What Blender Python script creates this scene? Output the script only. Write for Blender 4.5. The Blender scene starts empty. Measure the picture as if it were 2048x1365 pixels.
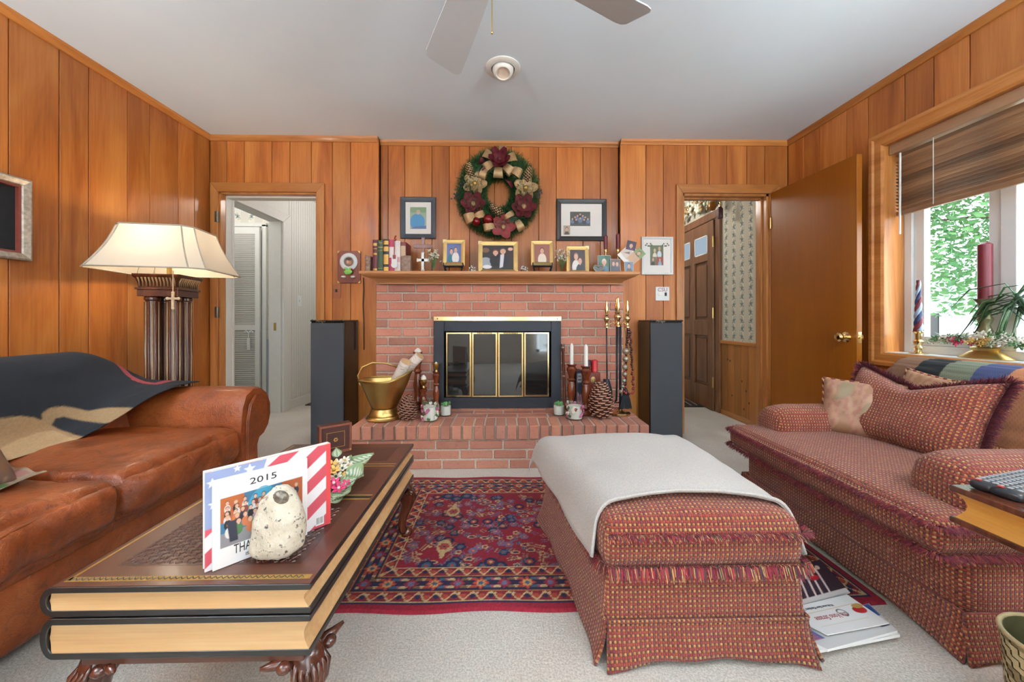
import bpy, bmesh, math, random
import numpy as np
from mathutils import Vector, Matrix, noise
random.seed(7); RNG = np.random.RandomState(7)
PI = math.pi; R = math.radians
SC = bpy.context.scene; COL = bpy.context.collection
# ---------------------------------------------------------------- camera
EYE, FPX, PSI, HZ = 0.945, 745.0, 0.020, 641.0          # eye height, focal length in px, yaw, horizon row
cam = bpy.data.objects.new('camera', bpy.data.cameras.new('camera')); COL.objects.link(cam)
cam.location = (0, 0, EYE); cam.rotation_euler = (PI/2, 0, -PSI)
cam.data.sensor_fit = 'HORIZONTAL'; cam.data.sensor_width = 36; cam.data.lens = FPX/2048*36
cam.data.shift_y = -(682.5-HZ)/2048; cam.data.clip_start = 0.02
SC.camera = cam
# ---------------------------------------------------------------- sky, daylight, exposure
SC.view_settings.view_transform = 'Standard'; SC.view_settings.look = 'None'
SC.view_settings.exposure = 0.0; SC.view_settings.gamma = 1.0; SC.view_settings.use_curve_mapping = False
world = bpy.data.worlds.new('sky'); SC.world = world; world.use_nodes = True
bg = world.node_tree.nodes['Background']; bg.inputs[0].default_value = (0.82, 0.92, 1.0, 1); bg.inputs[1].default_value = 8.0
def area(name, loc, rot, sx, sy, power, col=(1, 1, 1), portal=False, spread=None):
    l = bpy.data.lights.new(name, 'AREA'); l.shape = 'RECTANGLE'; l.size = sx; l.size_y = sy; l.energy = power; l.color = col
    if portal: l.cycles.is_portal = True
    if spread: l.spread = spread
    o = bpy.data.objects.new(name, l); o.location = loc; o.rotation_euler = rot; COL.objects.link(o); return o
def point(name, loc, power, col, r=0.03):
    l = bpy.data.lights.new(name, 'POINT'); l.energy = power; l.color = col; l.shadow_soft_size = r
    o = bpy.data.objects.new(name, l); o.location = loc; COL.objects.link(o); return o
area('daylight_rear_window', (-0.55, -2.44, 1.45), (R(90), 0, R(180)), 1.1, 1.4, 36, (0.78, 0.92, 1))
area('rear_fill_light', (1.35, -2.44, 1.25), (R(90), 0, R(180)), 1.3, 2.0, 95, (0.78, 0.92, 1))  # area lamp added behind the camera to brighten the room from the front
area('sky_portal_side_window', (2.60, 1.41, 1.39), (0, R(90), 0), 1.2, 1.7, 1, portal=True)
sun = bpy.data.lights.new('sun', 'SUN'); sun.energy = 4.0; sun.angle = R(2); sun.color = (1, 0.96, 0.9)
suno = bpy.data.objects.new('sun', sun); suno.rotation_euler = (R(40), R(-12), R(40)); COL.objects.link(suno)

# ---------------------------------------------------------------- helpers
def at(px, py, Y):                       # the point on the plane Y = const seen at a photo pixel
    a = (px-1024)/FPX; b = (HZ-py)/FPX; s, c = math.sin(PSI), math.cos(PSI)
    d = Vector((s+a*c, c-a*s, b)); return Vector((0, 0, EYE)) + d*(Y/d.y)
def atz(px, py, Z):
    p = at(px, py, 1.0); d = p-Vector((0, 0, EYE)); return Vector((0, 0, EYE)) + d*((Z-EYE)/d.z)
def atx(px, X, py=HZ):
    p = at(px, py, 1.0); d = p-Vector((0, 0, EYE)); return Vector((0, 0, EYE)) + d*(X/d.x)
def lin(c):
    c = np.asarray(c, float)/255.0
    return np.where(c <= 0.04045, c/12.92, ((c+0.055)/1.055)**2.4)
def L3(*c): return tuple(float(x) for x in lin(c))
def wm(o):
    m = o.matrix_basis.copy()
    return wm(o.parent) @ m if o.parent else m
def tag(o, label=None, cat=None, group=None, kind=None):
    if label: o['label'] = label
    if cat: o['category'] = cat
    if group: o['group'] = group
    if kind: o['kind'] = kind
    return o
def thing(name, label, cat, loc=(0, 0, 0), rot=(0, 0, 0), group=None):
    o = bpy.data.objects.new(name, None); COL.objects.link(o); o.empty_display_size = 0.05
    o.location = loc; o.rotation_euler = rot if not isinstance(rot, (int, float)) else (0, 0, rot)
    return tag(o, label, cat, group)
def link(me, name, parent=None, loc=None, rot=None):
    o = bpy.data.objects.new(name, me); COL.objects.link(o)
    if parent: o.parent = parent
    if loc is not None: o.location = loc
    if rot is not None: o.rotation_euler = rot
    return o
def copy_tree(o, parent=None):
    c = o.copy(); COL.objects.link(c); c.parent = parent
    for ch in list(o.children): copy_tree(ch, c)
    return c
def rotm(axis, a): return Matrix.Rotation(a, 3, axis)
def frame_to(d, up=(0, 0, 1)):          # 3x3 with local Z along d
    z = Vector(d).normalized(); u = Vector(up)
    if abs(z.dot(u)) > 0.95: u = Vector((0, 1, 0))
    x = u.cross(z).normalized(); y = z.cross(x); return Matrix((x, y, z)).transposed()
class MB:
    def __init__(s): s.v = []; s.f = []; s.m = []
    def add(s, vs, fs, mi=0):
        n = len(s.v); s.v += [tuple(p) for p in vs]; s.f += [tuple(i+n for i in f) for f in fs]; s.m += [mi]*len(fs); return s
    def box(s, x0, x1, y0, y1, z0, z1, mi=0):
        v = [(x, y, z) for x in (x0, x1) for y in (y0, y1) for z in (z0, z1)]
        return s.add(v, [(0, 1, 3, 2), (4, 6, 7, 5), (0, 4, 5, 1), (2, 3, 7, 6), (0, 2, 6, 4), (1, 5, 7, 3)], mi)
    def obox(s, c, size, rot=None, mi=0):
        h = [x/2 for x in size]; c = Vector(c); v = []
        for x in (-1, 1):
            for y in (-1, 1):
                for z in (-1, 1):
                    p = Vector((x*h[0], y*h[1], z*h[2])); v.append(c+(rot @ p if rot else p))
        return s.add(v, [(0, 1, 3, 2), (4, 6, 7, 5), (0, 4, 5, 1), (2, 3, 7, 6), (0, 2, 6, 4), (1, 5, 7, 3)], mi)
    def lathe(s, prof, c=(0, 0, 0), n=20, rot=None, mi=0, cap=True, sx=1, sy=1):
        c = Vector(c); v = []
        for r, z in prof:
            for k in range(n):
                a = 2*PI*k/n; p = Vector((r*math.cos(a)*sx, r*math.sin(a)*sy, z)); v.append(c+(rot @ p if rot else p))
        m = len(prof); f = [(i*n+k, i*n+(k+1) % n, (i+1)*n+(k+1) % n, (i+1)*n+k) for i in range(m-1) for k in range(n)]
        if cap:
            if prof[0][0] > 1e-5: f.append(tuple(range(n-1, -1, -1)))
            if prof[-1][0] > 1e-5: f.append(tuple((m-1)*n+k for k in range(n)))
        return s.add(v, f, mi)
    def tube(s, path, r, n=8, mi=0, closed=False, sq=1.0):
        P = [Vector(p) for p in path]; m = len(P); rr = r if isinstance(r, (list, tuple)) else [r]*m
        v = []; up = Vector((0, 0, 1))
        t0 = (P[1]-P[0]).normalized()
        if abs(t0.dot(up)) > 0.9: up = Vector((0, 1, 0))
        x = up.cross(t0).normalized()
        for i in range(m):
            if closed: t = (P[(i+1) % m]-P[i-1])
            else: t = P[min(i+1, m-1)]-P[max(i-1, 0)]
            t = t.normalized() if t.length > 1e-9 else t0
            x = (x-t*x.dot(t)).normalized(); y = t.cross(x)
            for k in range(n):
                a = 2*PI*k/n; v.append(P[i]+x*(math.cos(a)*rr[i])+y*(math.sin(a)*rr[i]*sq))
        e = m if closed else m-1
        f = [(i*n+k, i*n+(k+1) % n, ((i+1) % m)*n+(k+1) % n, ((i+1) % m)*n+k) for i in range(e) for k in range(n)]
        if not closed: f += [tuple(range(n-1, -1, -1)), tuple((m-1)*n+k for k in range(n))]
        return s.add(v, f, mi)
    def prism(s, poly, a0, a1, axis='y', mi=0):      # poly in the plane across the axis
        def P(p, a): return {'x': (a, p[0], p[1]), 'y': (p[0], a, p[1]), 'z': (p[0], p[1], a)}[axis]
        n = len(poly); v = [P(p, a0) for p in poly]+[P(p, a1) for p in poly]
        f = [(k, (k+1) % n, n+(k+1) % n, n+k) for k in range(n)]+[tuple(range(n-1, -1, -1)), tuple(range(n, 2*n))]
        return s.add(v, f, mi)
    def ball(s, c, r, n=12, m=8, rot=None, mi=0):
        c = Vector(c); rx, ry, rz = r if isinstance(r, (tuple, list)) else (r, r, r)
        v = []
        for i in range(m+1):
            t = PI*i/m
            for k in range(n):
                a = 2*PI*k/n; p = Vector((rx*math.sin(t)*math.cos(a), ry*math.sin(t)*math.sin(a), -rz*math.cos(t))); v.append(c+(rot @ p if rot else p))
        return s.add(v, [(i*n+k, i*n+(k+1) % n, (i+1)*n+(k+1) % n, (i+1)*n+k) for i in range(m) for k in range(n)], mi)
    def grid(s, fn, nu, nv, mi=0, wrap=False):
        v = [fn(i/nu, j/nv) for i in range(nu+(0 if wrap else 1)) for j in range(nv+1)]
        q = nv+1; N = nu
        f = [(i*q+j, ((i+1) % N if wrap else i+1)*q+j, ((i+1) % N if wrap else i+1)*q+j+1, i*q+j+1) for i in range(N) for j in range(nv)]
        return s.add(v, f, mi)
    def rbox(s, c, size, r, n=6, bulge=(0, 0, 0), warp=None, mi=0):   # rounded box, faces bulged along their axis
        h = [x/2 for x in size]; c = Vector(c); seen = {}; v = []; f = []
        rr = r if isinstance(r, (tuple, list)) else (r, r, r)
        def vid(p):
            k = tuple(round(q, 5) for q in p)
            if k not in seen:
                seen[k] = len(v); q = []
                d = []
                for i in range(3):
                    # denser sampling near the edges
                    t = math.sin(p[i]*PI/2)
                    lim = h[i]-rr[i]; x = t*h[i]; cl = max(-lim, min(lim, x)); q.append(cl); d.append((x-cl)/max(rr[i], 1e-6))
                D = Vector(d); M = max(abs(x) for x in d)
                if D.length > 1e-6: D = D*(M/D.length)
                pt = [q[i]+D[i]*rr[i] for i in range(3)]
                for i in range(3):
                    if bulge[i]:
                        j, k2 = [x for x in range(3) if x != i]
                        pt[i] += math.copysign(1, p[i])*bulge[i]*(1-p[j]**2)*(1-p[k2]**2)*min(1, abs(p[i])*1.2)
                pt = Vector(pt)+c; v.append(warp(pt) if warp else pt)
            return seen[k]
        for ax in range(3):
            b, d_ = [x for x in range(3) if x != ax]
            for sg in (-1, 1):
                for i in range(n):
                    for j in range(n):
                        quad = []
                        for (ii, jj) in ((i, j), (i+1, j), (i+1, j+1), (i, j+1)):
                            p = [0, 0, 0]; p[ax] = sg; p[b] = -1+2*ii/n; p[d_] = -1+2*jj/n; quad.append(vid(p))
                        if (sg > 0) != (ax == 1): f.append(tuple(quad))
                        else: f.append(tuple(reversed(quad)))
        return s.add(v, f, mi)
    def rings(s, rings, mi=0, cap=True, closed_ring=True):   # loft same-length rings
        n = len(rings[0]); v = [p for r_ in rings for p in r_]; m = len(rings)
        kk = n if closed_ring else n-1
        f = [(i*n+k, i*n+(k+1) % n, (i+1)*n+(k+1) % n, (i+1)*n+k) for i in range(m-1) for k in range(kk)]
        if cap and closed_ring: f += [tuple(range(n-1, -1, -1)), tuple((m-1)*n+k for k in range(n))]
        return s.add(v, f, mi)
    def build(s, name, mats, parent=None, world=False, smooth=False, bevel=0, seg=2, uv=False, sub=0, kind=None, label=None, loc=None, rot=None, fixn=True):
        me = bpy.data.meshes.new(name); vs = s.v
        if world and parent is not None:
            inv = wm(parent).inverted(); vs = [inv @ Vector(p) for p in vs]
        me.from_pydata([tuple(p) for p in vs], [], s.f)
        if fixn:
            bm = bmesh.new(); bm.from_mesh(me); bmesh.ops.recalc_face_normals(bm, faces=bm.faces); bm.to_mesh(me); bm.free()
        mats = mats if isinstance(mats, (list, tuple)) else [mats]
        for m in mats: me.materials.append(m)
        if len(mats) > 1: me.polygons.foreach_set('material_index', s.m)
        if smooth:
            me.polygons.foreach_set('use_smooth', [True]*len(me.polygons))
            if smooth is not True: me.set_sharp_from_angle(angle=R(smooth))
        if uv: boxuv(me)
        me.update()
        o = link(me, name, parent, loc, rot)
        if bevel:
            b = o.modifiers.new('bevel', 'BEVEL'); b.width = bevel; b.segments = seg; b.limit_method = 'ANGLE'; b.angle_limit = R(35)
            me.polygons.foreach_set('use_smooth', [True]*len(me.polygons)); b.harden_normals = True
        if sub:
            b = o.modifiers.new('sub', 'SUBSURF'); b.levels = sub; b.render_levels = sub
        return tag(o, label=label, kind=kind)
def boxuv(me):
    uvl = me.uv_layers.new(name='UVMap'); n = len(me.loops)
    co = np.empty(len(me.vertices)*3); me.vertices.foreach_get('co', co); co = co.reshape(-1, 3)
    vi = np.empty(n, int); me.loops.foreach_get('vertex_index', vi)
    nf = len(me.polygons); nr = np.empty(nf*3); me.polygons.foreach_get('normal', nr); nr = np.abs(nr.reshape(-1, 3))
    ls = np.empty(nf, int); me.polygons.foreach_get('loop_start', ls); lt = np.empty(nf, int); me.polygons.foreach_get('loop_total', lt)
    ax = np.argmax(nr, axis=1); lax = np.repeat(ax, lt); order = np.concatenate([np.arange(a, a+b) for a, b in zip(ls, lt)])
    la = np.empty(n, int); la[order] = lax; c = co[vi]; uv = np.empty((n, 2))
    for a, (i, j) in enumerate(((1, 2), (0, 2), (0, 1))): k = la == a; uv[k, 0] = c[k, i]; uv[k, 1] = c[k, j]
    uvl.data.foreach_set('uv', uv.ravel())
def paint(U, V, shapes, base):            # flat print: shapes in u,v -> linear rgb
    C = np.empty(U.shape+(3,)); C[:] = lin(base)
    for sh in shapes:
        k = sh[0]; col = lin(sh[-1])
        if k == 'e': m = ((U-sh[1])/sh[3])**2+((V-sh[2])/sh[4])**2 < 1
        elif k == 'r': m = (U > sh[1]) & (U < sh[3]) & (V > sh[2]) & (V < sh[4])
        elif k == 'ring': q = ((U-sh[1])/sh[3])**2+((V-sh[2])/sh[4])**2; m = (q < 1) & (q > sh[5])
        else:
            P = sh[1]; m = np.zeros(U.shape, bool); j = len(P)-1
            for i in range(len(P)):
                (x1, y1), (x2, y2) = P[i], P[j]
                if y1 != y2: m ^= ((V < y1) != (V < y2)) & (U < (x2-x1)*(V-y1)/(y2-y1)+x1)
                j = i
        C[m] = col
    return C
def paint_grid(us, vs, shapes, base):        # fast version for a regular grid of ellipses, rings and polygons
    U, V = np.meshgrid(us, vs, indexing='ij'); C = np.empty(U.shape+(3,)); C[:] = lin(base); du, dv = us[1]-us[0], vs[1]-vs[0]
    for s in shapes:
        if s[0] == 'p': x0, x1, y0, y1 = min(p[0] for p in s[1]), max(p[0] for p in s[1]), min(p[1] for p in s[1]), max(p[1] for p in s[1])
        else: x0, x1, y0, y1 = s[1]-s[3], s[1]+s[3], s[2]-s[4], s[2]+s[4]
        i0, i1, j0, j1 = max(0, int(x0/du)), min(len(us), int(x1/du)+2), max(0, int(y0/dv)), min(len(vs), int(y1/dv)+2)
        if i1 <= i0 or j1 <= j0: continue
        a, b = U[i0:i1, j0:j1], V[i0:i1, j0:j1]; m = paint(a, b, [s[:-1]+((255, 255, 255),)], (0, 0, 0))[..., 0] > 0.5; C[i0:i1, j0:j1][m] = lin(s[-1])
    return C
def soft(U, V, shapes, base, du, dv):        # the same, averaged over each cell
    return sum(paint(U+a*du, V+b*dv, shapes, base) for a in (-0.66, 0, 0.66) for b in (-0.66, 0, 0.66))/9.0
def colgrid(name, P, C, mat, parent=None, loc=None, rot=None, smooth=True, kind=None, world=False):
    nu, nv = P.shape[:2]; me = bpy.data.meshes.new(name)
    if world and parent is not None:
        inv = np.array(wm(parent).inverted()); P = P @ inv[:3, :3].T+inv[:3, 3]
    i = np.arange(nu-1)[:, None]; j = np.arange(nv-1)[None, :]; a = (i*nv+j).ravel()
    F = np.stack([a, a+nv, a+nv+1, a+1], 1); nf = len(F)
    me.vertices.add(nu*nv); me.vertices.foreach_set('co', np.ascontiguousarray(P, float).ravel())
    me.loops.add(nf*4); me.loops.foreach_set('vertex_index', F.ravel().astype(np.int32))
    me.polygons.add(nf); me.polygons.foreach_set('loop_start', np.arange(nf, dtype=np.int32)*4)
    me.polygons.foreach_set('use_smooth', [smooth]*nf); me.update(calc_edges=True); me.validate()
    at_ = me.color_attributes.new('Col', 'FLOAT_COLOR', 'POINT')
    at_.data.foreach_set('color', np.concatenate([C.reshape(-1, 3), np.ones((nu*nv, 1))], 1).ravel())
    me.materials.append(mat); o = link(me, name, parent, loc, rot); return tag(o, kind=kind)
def printed(name, w, h, shapes, base, mat, parent, loc=(0, 0, 0), rot=None, n=60):   # picture in XZ facing -Y, origin bottom centre
    nx = max(2, int(n*w/max(w, h))); ny = max(2, int(n*h/max(w, h)))
    u, v = np.meshgrid(np.linspace(0, 1, nx+1), np.linspace(0, 1, ny+1), indexing='ij')
    P = np.stack([(u-0.5)*w, 0*u, v*h], -1); return colgrid(name, P, soft(u, v, shapes, base, 0.5/nx, 0.5/ny), mat, parent, loc, rot, False)
def vcolset(me, cols):                    # per-vertex colours on an existing mesh
    a = me.color_attributes.new('Col', 'FLOAT_COLOR', 'POINT'); c = np.asarray(cols, float)
    a.data.foreach_set('color', np.concatenate([c, np.ones((len(c), 1))], 1).ravel())
def textobj(body, size, mat, parent, loc, rot=(PI/2, 0, 0), name='lettering', ext=0.0004, ax='CENTER', shear=0, sx=1.0):
    cu = bpy.data.curves.new(name, 'FONT'); cu.body = body; cu.size = size; cu.extrude = ext; cu.align_x = ax; cu.align_y = 'CENTER'; cu.shear = shear; cu.resolution_u = 3
    tmp = bpy.data.objects.new('tmp', cu); me = bpy.data.meshes.new_from_object(tmp); me.name = name
    bpy.data.objects.remove(tmp); me.materials.append(mat)
    if sx != 1.0: me.transform(Matrix.Diagonal((sx, 1, 1, 1)))
    return link(me, name, parent, loc, rot)
def mitre(mb, w, h, prof, mi=0, z0=0.0):   # picture-frame moulding in XZ, face to -Y, origin bottom centre; prof = (inset, y)
    rings = []
    for ins, y in prof:
        rings.append([(-w/2+ins, y, z0+ins), (w/2-ins, y, z0+ins), (w/2-ins, y, z0+h-ins), (-w/2+ins, y, z0+h-ins)])
    mb.rings(rings, mi, cap=False); return mb

# ---------------------------------------------------------------- materials
class NT:
    def __init__(s, name):
        s.mat = bpy.data.materials.new(name); s.mat.use_nodes = True; s.t = s.mat.node_tree; s.n = s.t.nodes; s.p = s.n['Principled BSDF']
    def new(s, typ, **kw):
        n = s.n.new(typ)
        for k, v in kw.items(): setattr(n, k, v)
        return n
    def set(s, n, key, val):
        if hasattr(val, 'is_output'): s.t.links.new(val, n.inputs[key])
        else: n.inputs[key].default_value = val
    def coord(s, out='Object', scale=(1, 1, 1), rand=0):
        tc = s.new('ShaderNodeTexCoord'); o = tc.outputs[out]
        if rand:
            oi = s.new('ShaderNodeObjectInfo'); m = s.new('ShaderNodeMath', operation='MULTIPLY'); s.set(m, 0, oi.outputs['Random']); m.inputs[1].default_value = rand
            ad = s.new('ShaderNodeVectorMath', operation='ADD'); s.set(ad, 0, o); s.set(ad, 1, m.outputs[0]); o = ad.outputs[0]
        mp = s.new('ShaderNodeMapping'); s.set(mp, 0, o); mp.inputs['Scale'].default_value = scale; return mp.outputs[0]
    def noise(s, vec, scale, detail=3, rough=0.55, dist=0):
        n = s.new('ShaderNodeTexNoise'); s.set(n, 'Vector', vec); n.inputs['Scale'].default_value = scale; n.inputs['Detail'].default_value = detail
        n.inputs['Roughness'].default_value = rough; n.inputs['Distortion'].default_value = dist; return n.outputs['Fac']
    def ramp(s, fac, stops, const=False):
        r = s.new('ShaderNodeValToRGB'); s.set(r, 'Fac', fac); e = r.color_ramp
        if const: e.interpolation = 'CONSTANT'
        while len(e.elements) < len(stops): e.elements.new(0.5)
        for el, (p, c) in zip(e.elements, stops): el.position = p; el.color = (*c, 1)
        return r.outputs[0]
    def mix(s, fac, a, b, mode='MIX'):
        m = s.new('ShaderNodeMix', data_type='RGBA', blend_type=mode); s.set(m, 0, fac)
        for k, x in ((6, a), (7, b)):
            if hasattr(x, 'is_output'): s.t.links.new(x, m.inputs[k])
            else: m.inputs[k].default_value = (*x, 1) if len(x) == 3 else x
        return m.outputs[2]
    def bump(s, h, strength, dist=0.01):
        b = s.new('ShaderNodeBump'); b.inputs['Strength'].default_value = strength; b.inputs['Distance'].default_value = dist; s.set(b, 'Height', h); s.set(s.p, 'Normal', b.outputs[0])
    def fin(s, col=None, rough=0.5, metal=0, coat=0, spec=None, sheen=0):
        if col is not None: s.set(s.p, 'Base Color', col if hasattr(col, 'is_output') else (*col, 1))
        s.set(s.p, 'Roughness', rough); s.p.inputs['Metallic'].default_value = metal; s.p.inputs['Coat Weight'].default_value = coat; s.p.inputs['Coat Roughness'].default_value = 0.15
        if spec is not None: s.p.inputs['Specular IOR Level'].default_value = spec
        if sheen: s.p.inputs['Sheen Weight'].default_value = sheen
        return s.mat
_pm = {}
def plain(name, rgb, rough=0.5, metal=0, coat=0, var=0.12, scale=30, bump=0.0, spec=None):
    if name in _pm: return _pm[name]
    k = NT(name); c = L3(*rgb); v = k.coord()
    f = k.noise(v, scale); lo = tuple(x*(1-var) for x in c); hi = tuple(min(1, x*(1+var)) for x in c)
    if bump: k.bump(k.noise(v, scale*3), bump, 0.002)
    _pm[name] = k.fin(k.ramp(f, [(0.3, lo), (0.7, hi)]), rough, metal, coat, spec); return _pm[name]
def wood(name, lo, mid, hi, axis=2, rough=0.42, coat=0.15, scale=6.0, rand=37.0, vary=0.22, bump=0.04, figure=1.0):
    k = NT(name); st = [1.0, 1.0, 1.0]; st[axis] = 0.12; v = k.coord('Object', tuple(st), rand)
    st2 = [1.0, 1.0, 1.0]; st2[axis] = 0.03; v2 = k.coord('Object', tuple(st2), rand)
    big = k.noise(v, scale, 4, 0.6, 1.2*figure); fine = k.noise(v2, scale*22, 3, 0.6)
    f = k.new('ShaderNodeMath', operation='MULTIPLY_ADD'); k.set(f, 0, fine); f.inputs[1].default_value = 0.35; k.set(f, 2, big)
    col = k.ramp(f.outputs[0], [(0.42, L3(*lo)), (0.64, L3(*mid)), (0.88, L3(*hi))])
    if vary:
        oi = k.new('ShaderNodeObjectInfo'); mr = k.new('ShaderNodeMapRange'); k.set(mr, 0, oi.outputs['Random']); mr.inputs[3].default_value = 1-vary; mr.inputs[4].default_value = 1+vary*0.6
        hs = k.new('ShaderNodeHueSaturation'); k.set(hs, 'Color', col); k.set(hs, 'Value', mr.outputs[0]); col = hs.outputs[0]
    k.bump(fine, bump, 0.002); return k.fin(col, rough, 0, coat)
M = {}
M['panel'] = wood('pine_panelling', (142, 74, 26), (178, 103, 42), (200, 130, 62), 2, 0.40, 0.2, 5.0)
M['trim'] = wood('pine_trim_varnished', (150, 88, 38), (186, 118, 58), (205, 142, 80), 2, 0.38, 0.2, 9.0)
M['trimh'] = wood('pine_trim_across', (150, 88, 38), (182, 114, 54), (200, 136, 74), 0, 0.38, 0.2, 9.0)
M['trimy'] = wood('pine_trim_along_room', (150, 88, 38), (182, 114, 54), (200, 136, 74), 1, 0.38, 0.2, 9.0)
M['mantel'] = wood('mantel_wood', (152, 98, 54), (178, 120, 70), (194, 138, 88), 0, 0.45, 0.1, 7.0)
M['slab'] = wood('door_veneer', (132, 70, 4), (142, 78, 5), (152, 88, 8), 2, 0.38, 0.15, 3.0, vary=0, figure=0.4)
M['entry'] = wood('entry_door_wood', (96, 60, 36), (120, 78, 50), (140, 96, 66), 2, 0.35, 0.2, 6.0, vary=0)
M['knotty'] = wood('knotty_wainscot', (130, 76, 30), (160, 100, 44), (178, 118, 58), 2, 0.42, 0.1, 5.0)
M['mahog'] = wood('mahogany_dark', (44, 20, 12), (72, 34, 20), (100, 52, 32), 2, 0.25, 0.35, 10.0, vary=0)
M['turned'] = wood('turned_reddish_wood', (70, 28, 14), (110, 50, 26), (140, 70, 40), 2, 0.25, 0.4, 12.0, vary=0)
M['cherry'] = wood('plaque_wood', (84, 30, 22), (110, 46, 34), (130, 60, 44), 2, 0.35, 0.2, 12.0, vary=0)
M['white'] = plain('white_paint', (222, 220, 214), 0.5, var=0.02)
M['ceiling'] = plain('ceiling_paint', (218, 229, 238), 0.9, var=0.015, scale=3)
M['wallpaint'] = plain('pale_wall_paint', (224, 218, 206), 0.9, var=0.02, scale=4)
M['vinyl'] = plain('white_vinyl', (226, 230, 230), 0.35, var=0.01)
M['black'] = plain('black_plastic', (22, 23, 25), 0.35, var=0.1)
M['mattblack'] = plain('matt_black', (26, 28, 31), 0.7, var=0.15, scale=80)
M['cloth_grille'] = plain('speaker_cloth', (58, 60, 64), 0.85, var=0.2, scale=400, bump=0.3)
M['piano'] = plain('black_gloss_side', (16, 16, 17), 0.18, var=0.05)
M['iron'] = plain('black_iron', (40, 44, 52), 0.5, metal=0.3, var=0.12, scale=14)
M['brass'] = plain('polished_brass', (228, 202, 148), 0.16, metal=1, var=0.04)
M['oldbrass'] = plain('aged_brass', (196, 164, 100), 0.34, metal=1, var=0.10, scale=9)
M['gold'] = plain('brushed_gold', (188, 158, 104), 0.42, metal=1, var=0.06)
M['goldp'] = plain('gilt_tooling', (184, 148, 78), 0.4, metal=0.6, var=0.15, scale=120)
M['palegold'] = plain('pale_gold_corner', (238, 214, 160), 0.3, metal=0.7, var=0.05)
M['steel'] = plain('dull_steel', (120, 116, 108), 0.35, metal=1)
M['copper'] = plain('copper_plate', (150, 92, 64), 0.4, metal=0.5)
M['wax'] = plain('ivory_wax', (236, 226, 200), 0.5, var=0.03)
M['whitewax'] = plain('white_wax', (236, 234, 226), 0.5, var=0.02)
M['burgundy'] = plain('burgundy_wax', (104, 30, 42), 0.4, var=0.08)
M['redwax'] = plain('red_wax', (196, 26, 34), 0.35, var=0.08)
M['paper'] = plain('white_paper', (238, 237, 234), 0.6, var=0.01)
M['pages'] = plain('page_block', (222, 212, 190), 0.8, var=0.08, scale=200)
M['ink'] = plain('black_ink', (30, 30, 32), 0.6)
M['redink'] = plain('red_ink', (150, 50, 50), 0.6)
M['matboard'] = plain('mat_board', (232, 230, 226), 0.8, var=0.01)
M['dframe'] = plain('charcoal_frame', (52, 58, 70), 0.4, var=0.08)
M['bframe'] = plain('black_frame', (34, 30, 30), 0.35, var=0.08)
M['stone'] = plain('agate_stone', (136, 108, 90), 0.45, var=0.5, scale=40)
M['green'] = plain('leaf_green', (66, 108, 58), 0.5, var=0.35, scale=60)
M['dgreen'] = plain('dark_leaf_green', (44, 84, 46), 0.45, var=0.35, scale=60)
M['palegreen'] = plain('pale_leaf', (168, 184, 156), 0.5, var=0.25, scale=60)
M['petalwhite'] = plain('white_petal', (232, 228, 214), 0.6, var=0.06)
M['petalpink'] = plain('pink_petal', (202, 52, 104), 0.5, var=0.3, scale=60)
M['petalyellow'] = plain('yellow_petal', (222, 178, 96), 0.5, var=0.2, scale=60)
M['wine'] = plain('wine_velvet', (96, 22, 34), 0.6, var=0.3, scale=40)
M['rose'] = plain('dusty_rose', (140, 58, 62), 0.55, var=0.2, scale=40)
M['champagne'] = plain('champagne_ribbon', (168, 138, 98), 0.4, metal=0.3, var=0.15, scale=50)
M['redball'] = plain('red_ornament', (120, 18, 26), 0.15, metal=0.4)
M['cone'] = plain('pine_cone_scale', (104, 62, 48), 0.6, var=0.3, scale=60)
M['conetip'] = plain('pine_cone_tip', (196, 152, 126), 0.6, var=0.25, scale=60)
M['bark'] = None
M['screw'] = M['steel']
M['blind'] = wood('blind_slat_wood', (120, 84, 58), (146, 108, 78), (166, 130, 98), 1, 0.45, 0.1, 3.0, vary=0.4, figure=0.3)
M['redlac'] = plain('red_lacquer', (150, 40, 34), 0.3)
M['cord'] = plain('brown_cord', (60, 36, 22), 0.6)
M['bead'] = plain('dark_bead', (70, 30, 30), 0.25, var=0.5, scale=90)
M['silverbead'] = plain('silver_bead', (150, 140, 124), 0.35, metal=0.6, var=0.3, scale=60)
M['broom'] = plain('broom_bristle', (36, 38, 44), 0.8, var=0.3, scale=120)
M['flagblue'] = plain('book_blue', (140, 154, 190), 0.5)
M['remote'] = plain('remote_black', (34, 36, 40), 0.35)
M['button'] = plain('remote_button', (150, 152, 156), 0.5)
def vmat(name, rough=0.6, bumps=None, sheen=0, coat=0, backside=None):
    k = NT(name); a = k.new('ShaderNodeAttribute', attribute_name='Col'); c = a.outputs['Color']
    if bumps: k.bump(k.noise(k.coord(), bumps[0], 2), bumps[1], bumps[2])
    return k.fin(c, rough, 0, coat, sheen=sheen)
M['print'] = vmat('printed_picture', 0.35)
M['rug'] = vmat('rug_pile', 0.95, (900, 0.5, 0.003))
M['wool'] = vmat('woven_wool', 0.95, (700, 0.5, 0.002))
M['strand'] = vmat('fringe_yarn', 0.9)
M['wallpaper'] = vmat('floral_wallpaper', 0.8)
M['leafv'] = vmat('variegated_leaf', 0.5)
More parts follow.
